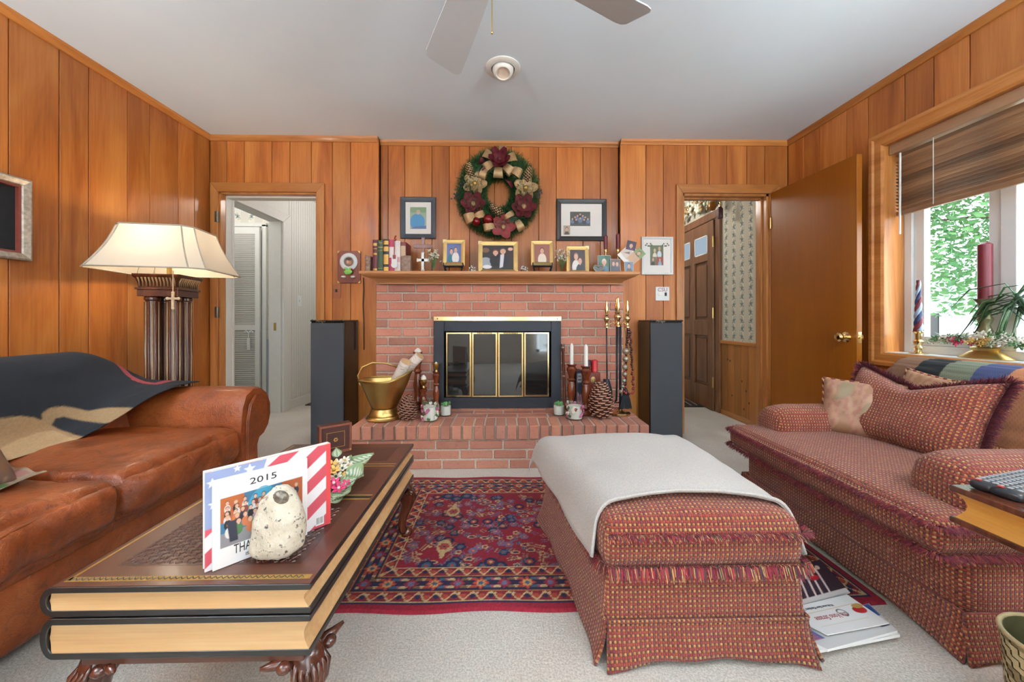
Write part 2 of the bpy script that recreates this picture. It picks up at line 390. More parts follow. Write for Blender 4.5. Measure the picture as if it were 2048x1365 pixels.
def mk_brick():
    k = NT('brick_clay'); v = k.coord('Object', (1, 1, 1), 91.0); oi = k.new('ShaderNodeObjectInfo')
    base = k.ramp(oi.outputs['Random'], [(0.0, L3(134, 82, 68)), (0.2, L3(166, 98, 78)), (0.5, L3(184, 112, 90)), (0.8, L3(196, 130, 108)), (1.0, L3(160, 86, 70))])
    n = k.noise(v, 9, 5, 0.65); c = k.mix(n, base, k.mix(0.5, base, L3(206, 160, 140)))
    sp = k.noise(v, 55, 4, 0.7); c = k.mix(k.ramp(sp, [(0.56, (0, 0, 0)), (0.72, (0.55, 0.55, 0.55))]), c, L3(126, 72, 60))
    k.bump(k.noise(v, 90, 4, 0.7), 0.35, 0.004); return k.fin(c, 0.9)
M['brick'] = mk_brick()
def mk_brick2():
    k = NT('hearth_brick_clay'); v = k.coord('Object', (1, 1, 1), 91.0); oi = k.new('ShaderNodeObjectInfo')
    base = k.ramp(oi.outputs['Random'], [(0.0, L3(140, 84, 64)), (0.3, L3(160, 96, 76)), (0.6, L3(176, 112, 86)), (0.8, L3(146, 92, 80)), (1.0, L3(186, 118, 84))])
    n = k.noise(v, 9, 5, 0.65); c = k.mix(n, base, k.mix(0.35, base, L3(200, 160, 142)))
    sp = k.noise(v, 55, 4, 0.7); c = k.mix(k.ramp(sp, [(0.56, (0, 0, 0)), (0.72, (0.55, 0.55, 0.55))]), c, L3(112, 66, 54))
    k.bump(k.noise(v, 90, 4, 0.7), 0.35, 0.004); return k.fin(c, 0.9)
M['brick2'] = mk_brick2()
M['mortar'] = plain('mortar', (184, 169, 153), 0.95, var=0.2, scale=120, bump=0.5)
def mk_carpet():
    k = NT('carpet_pile'); v = k.coord(); n = k.noise(v, 2.2, 4, 0.6); f = k.noise(v, 170, 3, 0.7); big = k.noise(k.coord('Object', (1, 3.5, 1)), 28, 3, 0.6, 0.6)
    c = k.ramp(n, [(0.3, L3(208, 200, 188)), (0.7, L3(224, 217, 206))]); c = k.mix(k.ramp(f, [(0.38, (0, 0, 0)), (0.62, (1, 1, 1))]), k.mix(0.45, c, L3(120, 110, 98)), c)
    s = k.new('ShaderNodeMath', operation='MULTIPLY_ADD'); k.set(s, 0, big); s.inputs[1].default_value = 0.5; k.set(s, 2, f)
    k.bump(s.outputs[0], 0.55, 0.008); return k.fin(c, 0.95)
M['carpet'] = mk_carpet()
def mk_leather():
    k = NT('cognac_leather'); v = k.coord(); n = k.noise(v, 5, 5, 0.65, 0.5); cr = k.noise(v, 24, 5, 0.7, 1.5); g = k.new('ShaderNodeTexVoronoi'); k.set(g, 'Vector', v); g.inputs['Scale'].default_value = 330
    c = k.ramp(n, [(0.28, L3(92, 40, 15)), (0.5, L3(136, 64, 25)), (0.75, L3(166, 90, 42))])
    c = k.mix(k.ramp(cr, [(0.54, (0, 0, 0)), (0.70, (0.6, 0.6, 0.6))]), c, L3(74, 32, 16))
    s = k.new('ShaderNodeMath', operation='MULTIPLY_ADD'); k.set(s, 0, g.outputs['Distance']); s.inputs[1].default_value = 0.12; k.set(s, 2, cr)
    k.bump(s.outputs[0], 0.6, 0.008); rr = k.ramp(n, [(0.3, (0.28,)*3), (0.7, (0.40,)*3)]); return k.fin(c, rr, 0, 0.1)
M['leather'] = mk_leather()
def mk_tweed(name):
    k = NT(name); tc = k.new('ShaderNodeTexCoord'); sp = k.new('ShaderNodeSeparateXYZ'); k.set(sp, 0, tc.outputs['UV'])
    def M_(op, a, b=None, c=None):
        n = k.new('ShaderNodeMath', operation=op)
        for i, x in enumerate((a, b, c)):
            if x is not None: k.set(n, i, x)
        return n.outputs[0]
    wob = k.noise(k.coord('UV'), 60, 2); wb = M_('MULTIPLY', wob, 0.25)
    u, v = M_('ADD', M_('DIVIDE', sp.outputs[0], 0.0128), wb), M_('ADD', M_('DIVIDE', sp.outputs[1], 0.0132), wb); fu, fv = M_('FRACT', u), M_('FRACT', v)
    cv = k.new('ShaderNodeCombineXYZ'); k.set(cv, 0, M_('FLOOR', M_('MULTIPLY', u, 2.0))); k.set(cv, 1, M_('FLOOR', M_('MULTIPLY', v, 2.0))); wn = k.new('ShaderNodeTexWhiteNoise'); k.set(wn, 0, cv.outputs[0]); r = wn.outputs[0]
    su = M_('ABSOLUTE', M_('SINE', M_('MULTIPLY', u, 2*PI))); sv = M_('ABSOLUTE', M_('SINE', M_('MULTIPLY', v, 2*PI))); h = M_('MULTIPLY', su, sv)
    gold = k.ramp(r, [(0.0, L3(184, 138, 78)), (0.55, L3(168, 98, 60)), (1.0, L3(196, 152, 90))]); dark = k.ramp(r, [(0.0, L3(78, 40, 30)), (1.0, L3(100, 60, 38))]); red = k.ramp(r, [(0.0, L3(130, 46, 38)), (0.5, L3(150, 64, 44)), (0.8, L3(118, 42, 50)), (1.0, L3(146, 42, 36))])
    rowa = k.mix(M_('LESS_THAN', fu, 0.52), dark, gold); c = k.mix(M_('LESS_THAN', fv, 0.48), red, rowa)
    edge = k.ramp(h, [(0.0, (0.62, 0.5, 0.48)), (0.45, (1, 1, 1))]); c = k.mix(1.0, c, edge, 'MULTIPLY'); k.bump(h, 0.7, 0.004); return k.fin(c, 0.92, sheen=0.15)
M['tweed'] = mk_tweed('rust_tweed')
M['throw'] = None
def mk_throw():
    k = NT('ivory_fleece'); v = k.coord(); f = k.noise(v, 260, 3, 0.6); c = k.ramp(f, [(0.35, L3(170, 166, 160)), (0.65, L3(188, 184, 178))]); k.bump(f, 0.4, 0.003); return k.fin(c, 0.95, sheen=0.2)
M['throw'] = mk_throw()
def mk_glass(name, tint=(1, 1, 1), rough=0.0):
    k = NT(name); t = k.new('ShaderNodeBsdfTransparent'); t.inputs[0].default_value = (*tint, 1); g = k.new('ShaderNodeBsdfGlossy'); g.inputs['Roughness'].default_value = rough
    lw = k.new('ShaderNodeLayerWeight'); lw.inputs[0].default_value = 0.5; pw = k.new('ShaderNodeMath', operation='POWER'); k.set(pw, 0, lw.outputs['Facing']); pw.inputs[1].default_value = 4.0; ma = k.new('ShaderNodeMath', operation='MULTIPLY_ADD'); k.set(ma, 0, pw.outputs[0]); ma.inputs[1].default_value = 0.5; ma.inputs[2].default_value = 0.04
    mx = k.new('ShaderNodeMixShader'); k.t.links.new(ma.outputs[0], mx.inputs[0]); k.t.links.new(t.outputs[0], mx.inputs[1]); k.t.links.new(g.outputs[0], mx.inputs[2])
    k.t.links.new(mx.outputs[0], k.n['Material Output'].inputs[0]); return k.mat
M['glass'] = mk_glass('clear_glass', (0.96, 0.98, 0.97))
def mk_smoked():
    k = NT('smoked_fire_glass'); m = k.fin((0.012, 0.012, 0.012), 0.03); k.p.inputs['IOR'].default_value = 1.75; return m
M['smoked'] = mk_smoked()
def mk_shade():
    k = NT('linen_lampshade'); d = k.new('ShaderNodeBsdfDiffuse'); t = k.new('ShaderNodeBsdfTranslucent'); c = L3(222, 212, 194); d.inputs[0].default_value = (*c, 1); t.inputs[0].default_value = (*c, 1)
    mx = k.new('ShaderNodeMixShader'); mx.inputs[0].default_value = 0.21; k.t.links.new(d.outputs[0], mx.inputs[1]); k.t.links.new(t.outputs[0], mx.inputs[2]); k.t.links.new(mx.outputs[0], k.n['Material Output'].inputs[0]); return k.mat
M['shade'] = mk_shade()
def mk_birch():
    k = NT('birch_bark'); v = k.coord('Object', (1, 1, 1), 5.0); n = k.noise(k.coord('Object', (4, 4, 30)), 6, 3); c = k.ramp(n, [(0.3, L3(120, 100, 88)), (0.42, L3(214, 202, 190)), (0.7, L3(230, 222, 212))]); k.bump(n, 0.3, 0.003); return k.fin(c, 0.8)
M['bark'] = mk_birch()
M['endgrain'] = plain('log_end_grain', (196, 158, 116), 0.8, var=0.12, scale=60)
def mk_em(name, rgb, st):
    k = NT(name); e = k.new('ShaderNodeEmission'); e.inputs[0].default_value = (*L3(*rgb), 1); e.inputs[1].default_value = st; k.t.links.new(e.outputs[0], k.n['Material Output'].inputs[0]); return k.mat
M['bulb'] = mk_em('lit_bulb', (255, 226, 180), 8)
# ================================================================ THE SETTING
XL, XR, YB, YM, ZC = -2.39, 2.37, 3.07, 3.125, 2.44
def struct(o): o['kind'] = 'structure'; return o
def plank_poly(p0, p1, z0, z1, hole):
    if hole:
        h0, h1, zb, zt = hole
        if p0 >= h0-1e-4 and p1 <= h1+1e-4:
            out = []
            if zb > z0+0.01: out.append([(p0, z0), (p1, z0), (p1, zb), (p0, zb)])
            if zt < z1-0.01: out.append([(p0, zt), (p1, zt), (p1, z1), (p0, z1)])
            return out
        if p0 < h0 < p1:
            return [[(p0, z0), (p1, z0), (p1, zb), (h0, zb), (h0, zt), (p1, zt), (p1, z1), (p0, z1)] if zb > z0+0.01 else [(p0, z0), (h0, z0), (h0, zt), (p1, zt), (p1, z1), (p0, z1)]]
        if p0 < h1 < p1:
            return [[(p0, z0), (p1, z0), (p1, z1), (p0, z1), (p0, zt), (h1, zt), (h1, zb), (p0, zb)] if zb > z0+0.01 else [(h1, z0), (p1, z0), (p1, z1), (p0, z1), (p0, zt), (h1, zt)]]
    return [[(p0, z0), (p1, z0), (p1, z1), (p0, z1)]]
def planks(parent, axis, plane, back, edges, z0, z1, hole=None, mat=None, bev=0.0035):
    edges = sorted(edges)
    for p0, p1 in zip(edges[:-1], edges[1:]):
        for poly in plank_poly(p0+0.0012, p1-0.0012, z0, z1, hole):
            mb = MB(); mb.prism(poly, plane, back, 'x' if axis == 'y' else 'y'); mb.build('plank', mat or M['panel'], parent, bevel=bev, seg=1)
floor = struct(MB().box(-3.8, 2.62, -2.6, 5.6, -0.06, 0).build('floor', M['carpet']))
ceil = struct(MB().box(-3.8, 2.62, -2.6, 5.6, ZC, ZC+0.06).build('ceiling', M['ceiling']))
# left wall
wl = struct(MB().box(XL-0.12, XL-0.018, -2.6, 3.19, 0, ZC).build('wall_left', M['panel']))
le = [atx(p, XL).y for p in (17.9, 119, 178, 255.5, 300, 357, 389)]+[YB]
y = le[0]; alt = [0.145, 0.225]; i = 0
while y > -2.4: y -= alt[i % 2]; le.append(max(y, -2.5)); i += 1
planks(wl, 'y', XL, XL-0.018, le, 0, ZC)
# back wall: two panelled flanks, a shallow recess over the fireplace
DL0, DL1, DLT = -2.315, -1.527, 1.985; DR0, DR1, DRT = 1.478, 2.205, 2.0
REC0, REC1 = at(757, 400, YB).x, at(1240.5, 400, YB).x
mb = MB()
mb.box(XL-0.12, DL0, YB+0.018, 3.19, 0, ZC).box(DL0, DL1, YB+0.018, 3.19, DLT, ZC).box(DL1, REC0, YB+0.018, 3.19, 0, ZC)
mb.box(REC0, REC1, YM+0.018, 3.25, 0, ZC)
mb.box(REC1, DR0, YB+0.018, 3.19, 0, ZC).box(DR0, DR1, YB+0.018, 3.19, DRT, ZC).box(DR1, XR+0.1, YB+0.018, 3.19, 0, ZC)
wb = struct(mb.build('wall_back', M['panel']))
planks(wb, 'x', YB, YB+0.018, [XL]+[at(p, 400, YB).x for p in (452.9, 488.2, 543.4, 579.5, 622.7, 664.4, 700.9)]+[REC0], 0, ZC, (DL0, DL1, 0, DLT))
planks(wb, 'x', YM, YM+0.018, [REC0-0.01]+[at(p, 400, YM).x for p in (776, 809.5, 863.6, 898.6, 939, 989, 1023, 1077.6, 1112.5, 1166, 1200.7)]+[REC1+0.01], 0.9, ZC)
planks(wb, 'x', YB, YB+0.018, [REC1]+[at(p, 400, YB).x for p in (1291.9, 1327, 1374, 1419, 1454, 1494, 1530)]+[XR], 0, ZC, (DR0, DR1, 0, DRT))
for x in (REC0, REC1): MB().box(x-(0.012 if x < 0 else 0), x+(0 if x < 0 else 0.012), YB+0.019, YM+0.018, 0.9, ZC).build('recess_return', M['panel'], wb)
# right wall with the window opening
WY0, WY1, WZ0, WZ1 = 0.55, 2.27, 0.745, 2.03
mb = MB(); X0, X1 = XR+0.018, XR+0.14
mb.box(X0, X1, WY1, 3.19, 0, ZC).box(X0, X1, -2.6, WY0, 0, ZC).box(X0, X1, WY0, WY1, 0, WZ0).box(X0, X1, WY0, WY1, WZ1, ZC)
wr = struct(mb.build('wall_right', M['panel']))
re_ = [YB]+[atx(p, XR).y for p in (1608, 1639, 1693, 1736, 1809, 1867, 1939)]; y = re_[-1]; i = 0
while y > -2.4: y -= (0.225, 0.145)[i % 2]; re_.append(max(y, -2.5)); i += 1
planks(wr, 'y', XR, XR+0.018, re_, 0, ZC, (WY0, WY1, WZ0, WZ1))
# wall behind the camera with a window and a wider one added for front light
mb = MB(); y0, y1 = -2.6, -2.5
mb.box(-3.8, -1.1, y0, y1, 0, ZC).box(0, 0.7, y0, y1, 0, ZC).box(2.0, 2.62, y0, y1, 0, ZC).box(-1.1, 0, y0, y1, 0, 0.75).box(-1.1, 0, y0, y1, 2.15, ZC).box(0.7, 2.0, y0, y1, 2.25, ZC).box(0.7, 2.0, y0, y1, 0, 0.25)
struct(mb.build('wall_rear', M['wallpaint']))
# crown mouldings
CP = [(0, 0), (0.010, 0), (0.016, 0.010), (0.026, 0.022), (0.030, 0.040), (0, 0.040)]     # (out, up)
def crown(n, axis, plane, sgn, a0, a1, mat):
    poly = [((plane+sgn*o), ZC-0.040+u) for o, u in CP]
    return struct(MB().prism(poly, a0, a1, 'x' if axis == 'x' else 'y').build('trim_%d' % n, mat))
crown(1, 'y', XL, 1, -2.5, YB, M['trimy']); crown(2, 'x', YB, -1, XL, REC0, M['trimh']); crown(3, 'x', YM, -1, REC0, REC1, M['trimh']); crown(4, 'x', YB, -1, REC1, XR, M['trimh']); crown(5, 'y', XR, -1, -2.5, YB, M['trimy'])
# door casings and jambs
def casing(n, x0, x1, zt, wl_, wr_, wt, mat):
    Y = YB; t = 0.019; mb = MB()
    mb.prism([(x0-wl_, 0), (x0, 0), (x0, zt), (x0-wl_, zt+wt)], Y-t, Y, 'y')
    mb.prism([(x1, 0), (x1+wr_, 0), (x1+wr_, zt+wt), (x1, zt)], Y-t, Y, 'y')
    o = struct(mb.build('trim_%d' % n, M['trim'], bevel=0.004)); mb = MB()
    mb.prism([(x0, zt), (x1, zt), (x1+wr_, zt+wt), (x0-wl_, zt+wt)], Y-t, Y, 'y')
    mb.build('head_casing', M['trimh'], o, bevel=0.004); return o
c1 = casing(6, DL0, DL1, DLT, 0.062, 0.062, 0.075, M['trim'])
mb = MB(); mb.box(DL0-0.001, DL0+0.012, YB, YB+0.055, 0, DLT).box(DL1-0.012, DL1+0.001, YB, YB+0.055, 0, DLT).box(DL0, DL1, YB, YB+0.055, DLT-0.012, DLT+0.001); mb.build('jamb', M['trim'], c1)
mb = MB(); mb.box(DL0+0.001, DL0+0.016, YB+0.055, 3.2, 0, DLT-0.012).box(DL1-0.016, DL1, YB+0.055, 3.2, 0, DLT-0.012).box(DL0, DL1, YB+0.055, 3.2, DLT-0.026, DLT-0.01); mb.build('white_jamb', M['white'], c1, label='white painted inner half of the jamb')
c2 = casing(7, DR0, DR1, DRT, 0.055, 0.1, 0.075, M['trim'])
mb = MB(); mb.box(DR0-0.001, DR0+0.018, YB, 3.2, 0, DRT).box(DR1-0.018, DR1+0.001, YB, 3.2, 0, DRT).box(DR0, DR1, YB, 3.2, DRT-0.018, DRT+0.001)
mb.box(DR0, DR0+0.03, YB+0.05, YB+0.085, 0, DRT).box(DR1-0.03, DR1, YB+0.05, YB+0.085, 0, DRT).box(DR0, DR1, YB+0.05, YB+0.085, DRT-0.03, DRT); mb.build('jamb', M['trim'], c2)
for py in (435, 625):
    z = at(438, py, YB).z; o = Vector((DL0, YB-0.02, z)); MB().lathe([(0.008, -0.045), (0.008, 0.045)], o, 10).box(o.x-0.02, o.x+0.002, o.y-0.003, o.y, z-0.044, z+0.044).box(o.x, o.x+0.002, o.y, o.y+0.045, z-0.044, z+0.044).build('hinge', M['steel'], c1, smooth=40, label='old brass hinge left on the jamb')
# open slab door on the right
hx, hy = 2.206, 3.045; fx, fy = 2.232, 2.316; ang = math.atan2(fy-hy, fx-hx); dw = math.hypot(fx-hx, fy-hy)
d1 = struct(MB().box(0, dw, -0.0, 0.035, 0.012, 2.0).build('door_1', M['slab'], bevel=0.002)); d1.location = (hx, hy, 0); d1.rotation_euler = (0, 0, ang)
# (local +Y of the slab points into the corner, local -Y to the room)
kx = dw-0.07
for s, y in ((-1, 0.0), (1, 0.035)):
    MB().lathe([(0.033, 0), (0.034, 0.004), (0.02, 0.008), (0.012, 0.014), (0.012, 0.03), (0.022, 0.036), (0.029, 0.046), (0.029, 0.056), (0.02, 0.066), (0.0, 0.068)], (kx, y, 0.835), 20, rot=frame_to((0, s, 0))).build('door_knob', M['brass'], d1, smooth=40)
MB().box(dw-0.0005, dw+0.0015, 0.006, 0.03, 0.8, 0.87).lathe([(0.008, 0), (0.007, 0.008)], (dw, 0.018, 0.835), 8, rot=frame_to((1, 0, 0))).build('latch_plate', M['brass'], d1)
for z in (0.25, 1.75): MB().lathe([(0.007, z-0.045), (0.007, z+0.045)], (0, -0.004, 0), 8).build('hinge', M['oldbrass'], d1, smooth=40)
# ---------------------------------------------------------------- hall behind the left doorway
HX = -2.29; mb = MB()
mb.box(HX-0.12, HX, 3.19, 3.205, 0, ZC).box(HX-0.12, HX, 3.87, 5.5, 0, ZC).box(HX-0.12, HX, 3.205, 3.87, 1.955, ZC)
hw = struct(mb.build('wall_hall_left', M['white']))
nb = 0
for k in range(24): MB().box(HX, HX+0.004, 4.005+k*0.045, 4.005+k*0.045+0.041, 0.1, 2.33).build('beadboard', M['white'], hw, bevel=0.002, seg=1)
struct(MB().box(-0.75, -0.65, 3.19, 5.5, 0, ZC).build('wall_hall_right', M['white'])); struct(MB().box(-3.8, -0.65, 5.4, 5.5, 0, ZC).build('wall_hall_end', M['white']))
t8 = struct(MB().prism([(3.87, 0), (4.0, 0), (4.0, 2.055), (3.87, 1.955)], HX, HX+0.022, 'x').prism([(3.205, 2.055), (4.0, 2.055), (3.87, 1.955), (3.205, 1.955)], HX, HX+0.022, 'x').build('trim_8', M['white'], bevel=0.006))
mb = MB(); mb.box(HX-0.121, HX-0.001, 3.858, 3.871, 0, 1.955); mb.build('jamb', M['white'], t8)
MB().box(HX-0.07, HX-0.045, 3.855, 3.859, 0.84, 0.92).build('strike_plate', M['oldbrass'], t8)
struct(MB().box(HX, HX+0.012, 4.0, 5.4, 0, 0.09).build('baseboard_hall', M['white'], bevel=0.003)); struct(MB().prism([(HX, ZC-0.07), (HX+0.01, ZC-0.07), (HX+0.06, ZC-0.01), (HX+0.06, ZC), (HX, ZC)], 3.2, 5.4, 'y').build('trim_9', M['white']))
p = atx(598, HX, 602); sw = thing('light_switch', 'white toggle switch plate on the white hallway wall', 'light switch', p); MB().box(0, 0.005, -0.036, 0.036, -0.06, 0.06).build('plate', M['vinyl'], sw, bevel=0.002); MB().box(0.005, 0.012, -0.006, 0.006, -0.012, 0.012).build('toggle', M['vinyl'], sw)
hr = thing('hall_runner_mat', 'dark striped mat on the hallway floor beyond the left doorway', 'mat', (-1.85, 4.3, 0)); mb = MB(); mb.box(-0.36, 0.4, -0.13, 0.5, 0, 0.008); mb.build('backing', M['mattblack'], hr)
for k in range(6): MB().box(-0.33, 0.37, -0.11+k*0.09, -0.08+k*0.09, 0.008, 0.011).build('stripe', M['endgrain'] if k % 2 else M['copper'], hr)
# the room beyond it: louvred door, wallpaper strip
RY = 4.42
def wallpaper_cols(A, Z, pitch, vp, bgc=(206, 202, 186), seed=0):
    C = np.empty(A.shape+(3,)); s = ((A/pitch) % 1.0)
    C[:] = lin(bgc); C[(s > 0.28) & (s < 0.72)] = lin(tuple(min(255, int(x*1.06)) for x in bgc))
    du = (s-0.5)*pitch; row = np.floor(Z/vp); dz = ((Z/vp) % 1.0-0.5)*vp; flip = np.where((row+np.floor(A/pitch)) % 2 == 0, 1, -1)
    def dot(cx, cz, rx, rz, col): m = ((du-cx*flip)/rx)**2+((dz-cz)/rz)**2 < 1; C[m] = lin(col)
    for (cx, cz, rx, rz, c) in ((0.026, 0.03, 0.008, 0.004, (150, 160, 140)), (-0.026, -0.03, 0.008, 0.004, (150, 160, 140)), (0.006, 0.034, 0.005, 0.006, (156, 160, 150)), (-0.008, -0.032, 0.006, 0.006, (150, 150, 150)), (0.018, 0.016, 0.012, 0.007, (128, 142, 122)), (-0.018, -0.012, 0.013, 0.006, (136, 148, 130)), (0.0, 0.02, 0.006, 0.012, (124, 140, 122)), (-0.012, 0.012, 0.01, 0.005, (128, 140, 118)), (0.016, -0.016, 0.011, 0.005, (132, 146, 126)),
                                (0, 0, 0.014, 0.016, (126, 136, 150)), (0.003, 0.002, 0.009, 0.010, (92, 120, 116)), (-0.004, -0.006, 0.004, 0.004, (190, 176, 150)), (0.02, -0.002, 0.004, 0.004, (190, 160, 130)), (-0.022, 0.006, 0.004, 0.004, (150, 130, 150))): dot(cx, cz, rx, rz, c)
    return C
mb = MB(); mb.box(-3.8, HX-0.12, RY, RY+0.1, 0, ZC); rw = struct(mb.build('wall_side_room', M['white'])); struct(MB().box(-3.8, -3.7, 3.19, RY, 0, ZC).build('wall_side_room_left', M['white'])); struct(MB().box(-3.8, XL-0.12, 3.09, 3.19, 0, ZC).build('wall_side_room_front', M['white']))
def wpatch(parent, x0, x1, z0, z1, y, pitch, vp, res=0.008):
    a, z = np.meshgrid(np.arange(x0, x1+1e-6, res), np.arange(z0, z1+1e-6, res), indexing='ij'); colgrid('wallpaper', np.stack([a, np.full_like(a, y), z], -1), wallpaper_cols(a, z, pitch, vp, (214, 208, 196)), M['wallpaper'], parent)
wpatch(rw, -3.6, -2.42, 2.06, 2.22, RY-0.002, 0.16, 0.16); wpatch(rw, -2.78, -2.42, 0.72, 2.0, RY-0.002, 0.11, 0.11)
bl = plain('blue_wainscot', (168, 182, 196), 0.6, var=0.02)
for k in range(6): MB().box(-2.78+k*0.06, -2.78+k*0.06+0.058, RY-0.008, RY, 0, 0.70).build('wainscot_board', bl, rw, bevel=0.002, seg=1)
MB().box(-2.79, -2.42, RY-0.02, RY, 0.70, 0.722).build('wainscot_cap', bl, rw)
p = at(543, 601, RY); s2 = thing('light_switch', 'small white switch plate on the wallpaper strip past the louvered door', 'light switch', (p.x, RY-0.003, p.z)); MB().box(-0.03, 0.03, -0.006, 0, -0.055, 0.055).build('plate', M['vinyl'], s2, bevel=0.002); MB().box(-0.005, 0.005, -0.013, -0.006, -0.01, 0.01).build('toggle', M['black'], s2)
lx0, lx1 = at(468, 600, RY).x, at(527, 600, RY).x; lw = lx1-lx0
d3 = struct(MB().box(0, 0.05, -0.03, 0, 0.03, 2.02).box(lw-0.05, lw, -0.03, 0, 0.03, 2.02).box(0.05, lw-0.05, -0.03, 0, 1.94, 2.02).box(0.05, lw-0.05, -0.03, 0, 0.83, 0.89).box(0.05, lw-0.05, -0.03, 0, 0.03, 0.12).build('door_3', M['white'], bevel=0.002)); d3.location = (lx0, RY-0.045, 0)
MB().box(-0.07, 0, 0.01, 0.045, 0, 2.06).box(lw, lw+0.05, 0.01, 0.045, 0, 2.06).box(-0.07, lw+0.05, 0.01, 0.045, 2.035, 2.08).build('closet_casing', M['white'], d3, bevel=0.003)
sl = MB().obox((0, 0, 0), (lw-0.1, 0.005, 0.03), rotm('X', R(38))).build('slat', M['white'], d3, loc=(lw/2, -0.015, 0.905)); zs = [0.905+k*0.0218 for k in range(1, 48)]+[0.135+k*0.0218 for k in range(32)]
for z in zs: link(sl.data, 'slat', d3, (lw/2, -0.015, z))
MB().box(0.05, lw-0.05, -0.004, 0.002, 0.1, 1.95).build('back_panel', plain('grey_back_paint', (150, 148, 146), 0.8), d3)  # even grey sheet closing the back of the slats
p = at(497, 668, RY-0.09); h = thing('door_pull_ornament', 'white hanging key ornament with floral top on the louvered door', 'ornament', (p.x, RY-0.09, p.z)); mb = MB()
for k in range(7): mb.ball((-0.045+k*0.015, 0, 0.02+0.012*math.sin(k*1.6)), (0.010, 0.006, 0.010), 8, 6)
mb.build('floral_bar', M['vinyl'], h, smooth=True); MB().tube([(0, 0, 0.02), (0, -0.003, -0.02), (0, 0, -0.06)], 0.004, 8).build('cord', M['white'], h); MB().obox((0, 0, -0.12), (0.034, 0.012, 0.14)).build('tassel_tag', M['white'], h, bevel=0.005)
# ---------------------------------------------------------------- entry hall behind the right doorway
FXW = 2.205; mb = MB(); mb.box(FXW, XR+0.1, 3.2, 5.5, 0, ZC); fw = struct(mb.build('wall_entry_right', M['white']))
struct(MB().box(0.72, 0.8, 3.25, 5.5, 0, ZC).build('wall_entry_left', M['wallpaint'])); struct(MB().box(0.72, XR+0.1, 5.4, 5.5, 0, ZC).build('wall_entry_end', M['wallpaint'])); struct(MB().box(0.72, DR0, 3.19, 3.25, 0, ZC).build('wall_entry_front', M['wallpaint']))
a, z = np.meshgrid(np.arange(3.19, 5.4, 0.0065), np.arange(0.74, ZC, 0.0065), indexing='ij')
colgrid('wallpaper', np.stack([np.full_like(a, FXW-0.002), a, z], -1), wallpaper_cols(a-3.168+0.0615, z, 0.123, 0.075, (200, 196, 180)), M['wallpaper'], fw)
for k in range(5): MB().box(FXW-0.012, FXW-0.0005, 3.20+k*0.105, 3.20+k*0.105+0.103, 0, 0.715).build('wainscot_board', M['knotty'], fw, bevel=0.002, seg=1)
MB().box(FXW-0.022, FXW, 3.20, 3.73, 0.712, 0.745).build('chair_rail', M['trimy'], fw, bevel=0.004); MB().box(FXW-0.016, FXW-0.012, 3.20, 3.73, 0, 0.05).build('base_strip', M['trimy'], fw)
kn = plain('wood_knot', (84, 44, 18), 0.5)
for (yy, zz) in ((3.62, 0.56), (3.58, 0.55), (3.4, 0.38), (3.37, 0.13), (3.30, 0.2), (3.34, 0.30), (3.55, 0.22)): MB().lathe([(0.011, 0), (0.008, 0.001)], (FXW-0.012, yy, zz), 10, rot=frame_to((-1, 0, 0))).build('knot', kn, fw)
DY0, DY1, DT = 3.82, 4.68, 1.99
d2 = struct(MB().box(FXW-0.02, FXW-0.001, DY0-0.001, DY1, 0.01, DT).build('door_2', M['entry']))
mb = MB(); xs = FXW-0.045; ws = 0.11; mid = (DY0+DY1)/2
for y0, y1 in ((DY0, DY0+ws), (mid-0.05, mid+0.05), (DY1-ws, DY1)): mb.box(xs, FXW-0.02, y0, y1, 0.01, DT)
mb.build('stile', M['entry'], d2, bevel=0.006); mb = MB()
for z0, z1 in ((0.01, 0.24), (0.78, 0.95), (1.58, 1.66), (1.86, DT)): mb.box(xs+0.001, FXW-0.02, DY0+0.1, DY1-0.1, z0, z1)
mb.build('rail', M['entry'], d2, bevel=0.006)
for y0, y1 in ((DY0+ws, mid-0.05), (mid+0.05, DY1-ws)):
    for z0, z1 in ((0.24, 0.78), (0.95, 1.58)): MB().prism([(y0+0.03, z0+0.03), (y1-0.03, z0+0.03), (y1-0.03, z1-0.03), (y0+0.03, z1-0.03)], FXW-0.02, FXW-0.036, 'x').build('raised_panel', M['entry'], d2, bevel=0.012, seg=1)
    MB().box(FXW-0.032, FXW-0.022, y0, y1, 1.66, 1.86).build('pane', mk_em('obscure_glass_glow', (186, 206, 224), 0.75), d2); MB().box(xs+0.002, FXW-0.02, y0, y0+0.012, 1.66, 1.86).box(xs+0.002, FXW-0.02, y1-0.012, y1, 1.66, 1.86).box(xs+0.002, FXW-0.02, y0, y1, 1.66, 1.672).box(xs+0.002, FXW-0.02, y0, y1, 1.848, 1.86).build('glazing_bead', M['vinyl'], d2)  # panes glow by themselves in place of daylight from outside
for z in (0.3, 1.02, 1.76): MB().lathe([(0.008, -0.055), (0.008, 0.055)], (FXW-0.05, DY0-0.008, z), 8).build('hinge', M['oldbrass'], d2, smooth=40)
struct(MB().box(FXW-0.03, FXW, DY0-0.09, DY0-0.012, 0, DT+0.015).prism([(DY0-0.09, DT+0.015), (DY1+0.08, DT+0.015), (DY1+0.08, DT+0.095), (DY0-0.09, DT+0.095)], FXW-0.032, FXW, 'x').build('trim_10', M['entry'], bevel=0.005))
MB().box(1.5, 2.16, 4.0, 4.75, 0, 0.008).build('backing', M['mattblack'], tag(thing('entry_mat', 'dark patterned mat in front of the brown entry door', 'mat', (0, 0, 0)), None)); em = bpy.data.objects['entry_mat']
for k in range(9): MB().tube([(1.56+k*0.07, 4.05, 0.009), (1.59+k*0.07, 4.3, 0.009), (1.56+k*0.07, 4.7, 0.009)], 0.008, 4).build('cord_scroll', M['stone'], em)
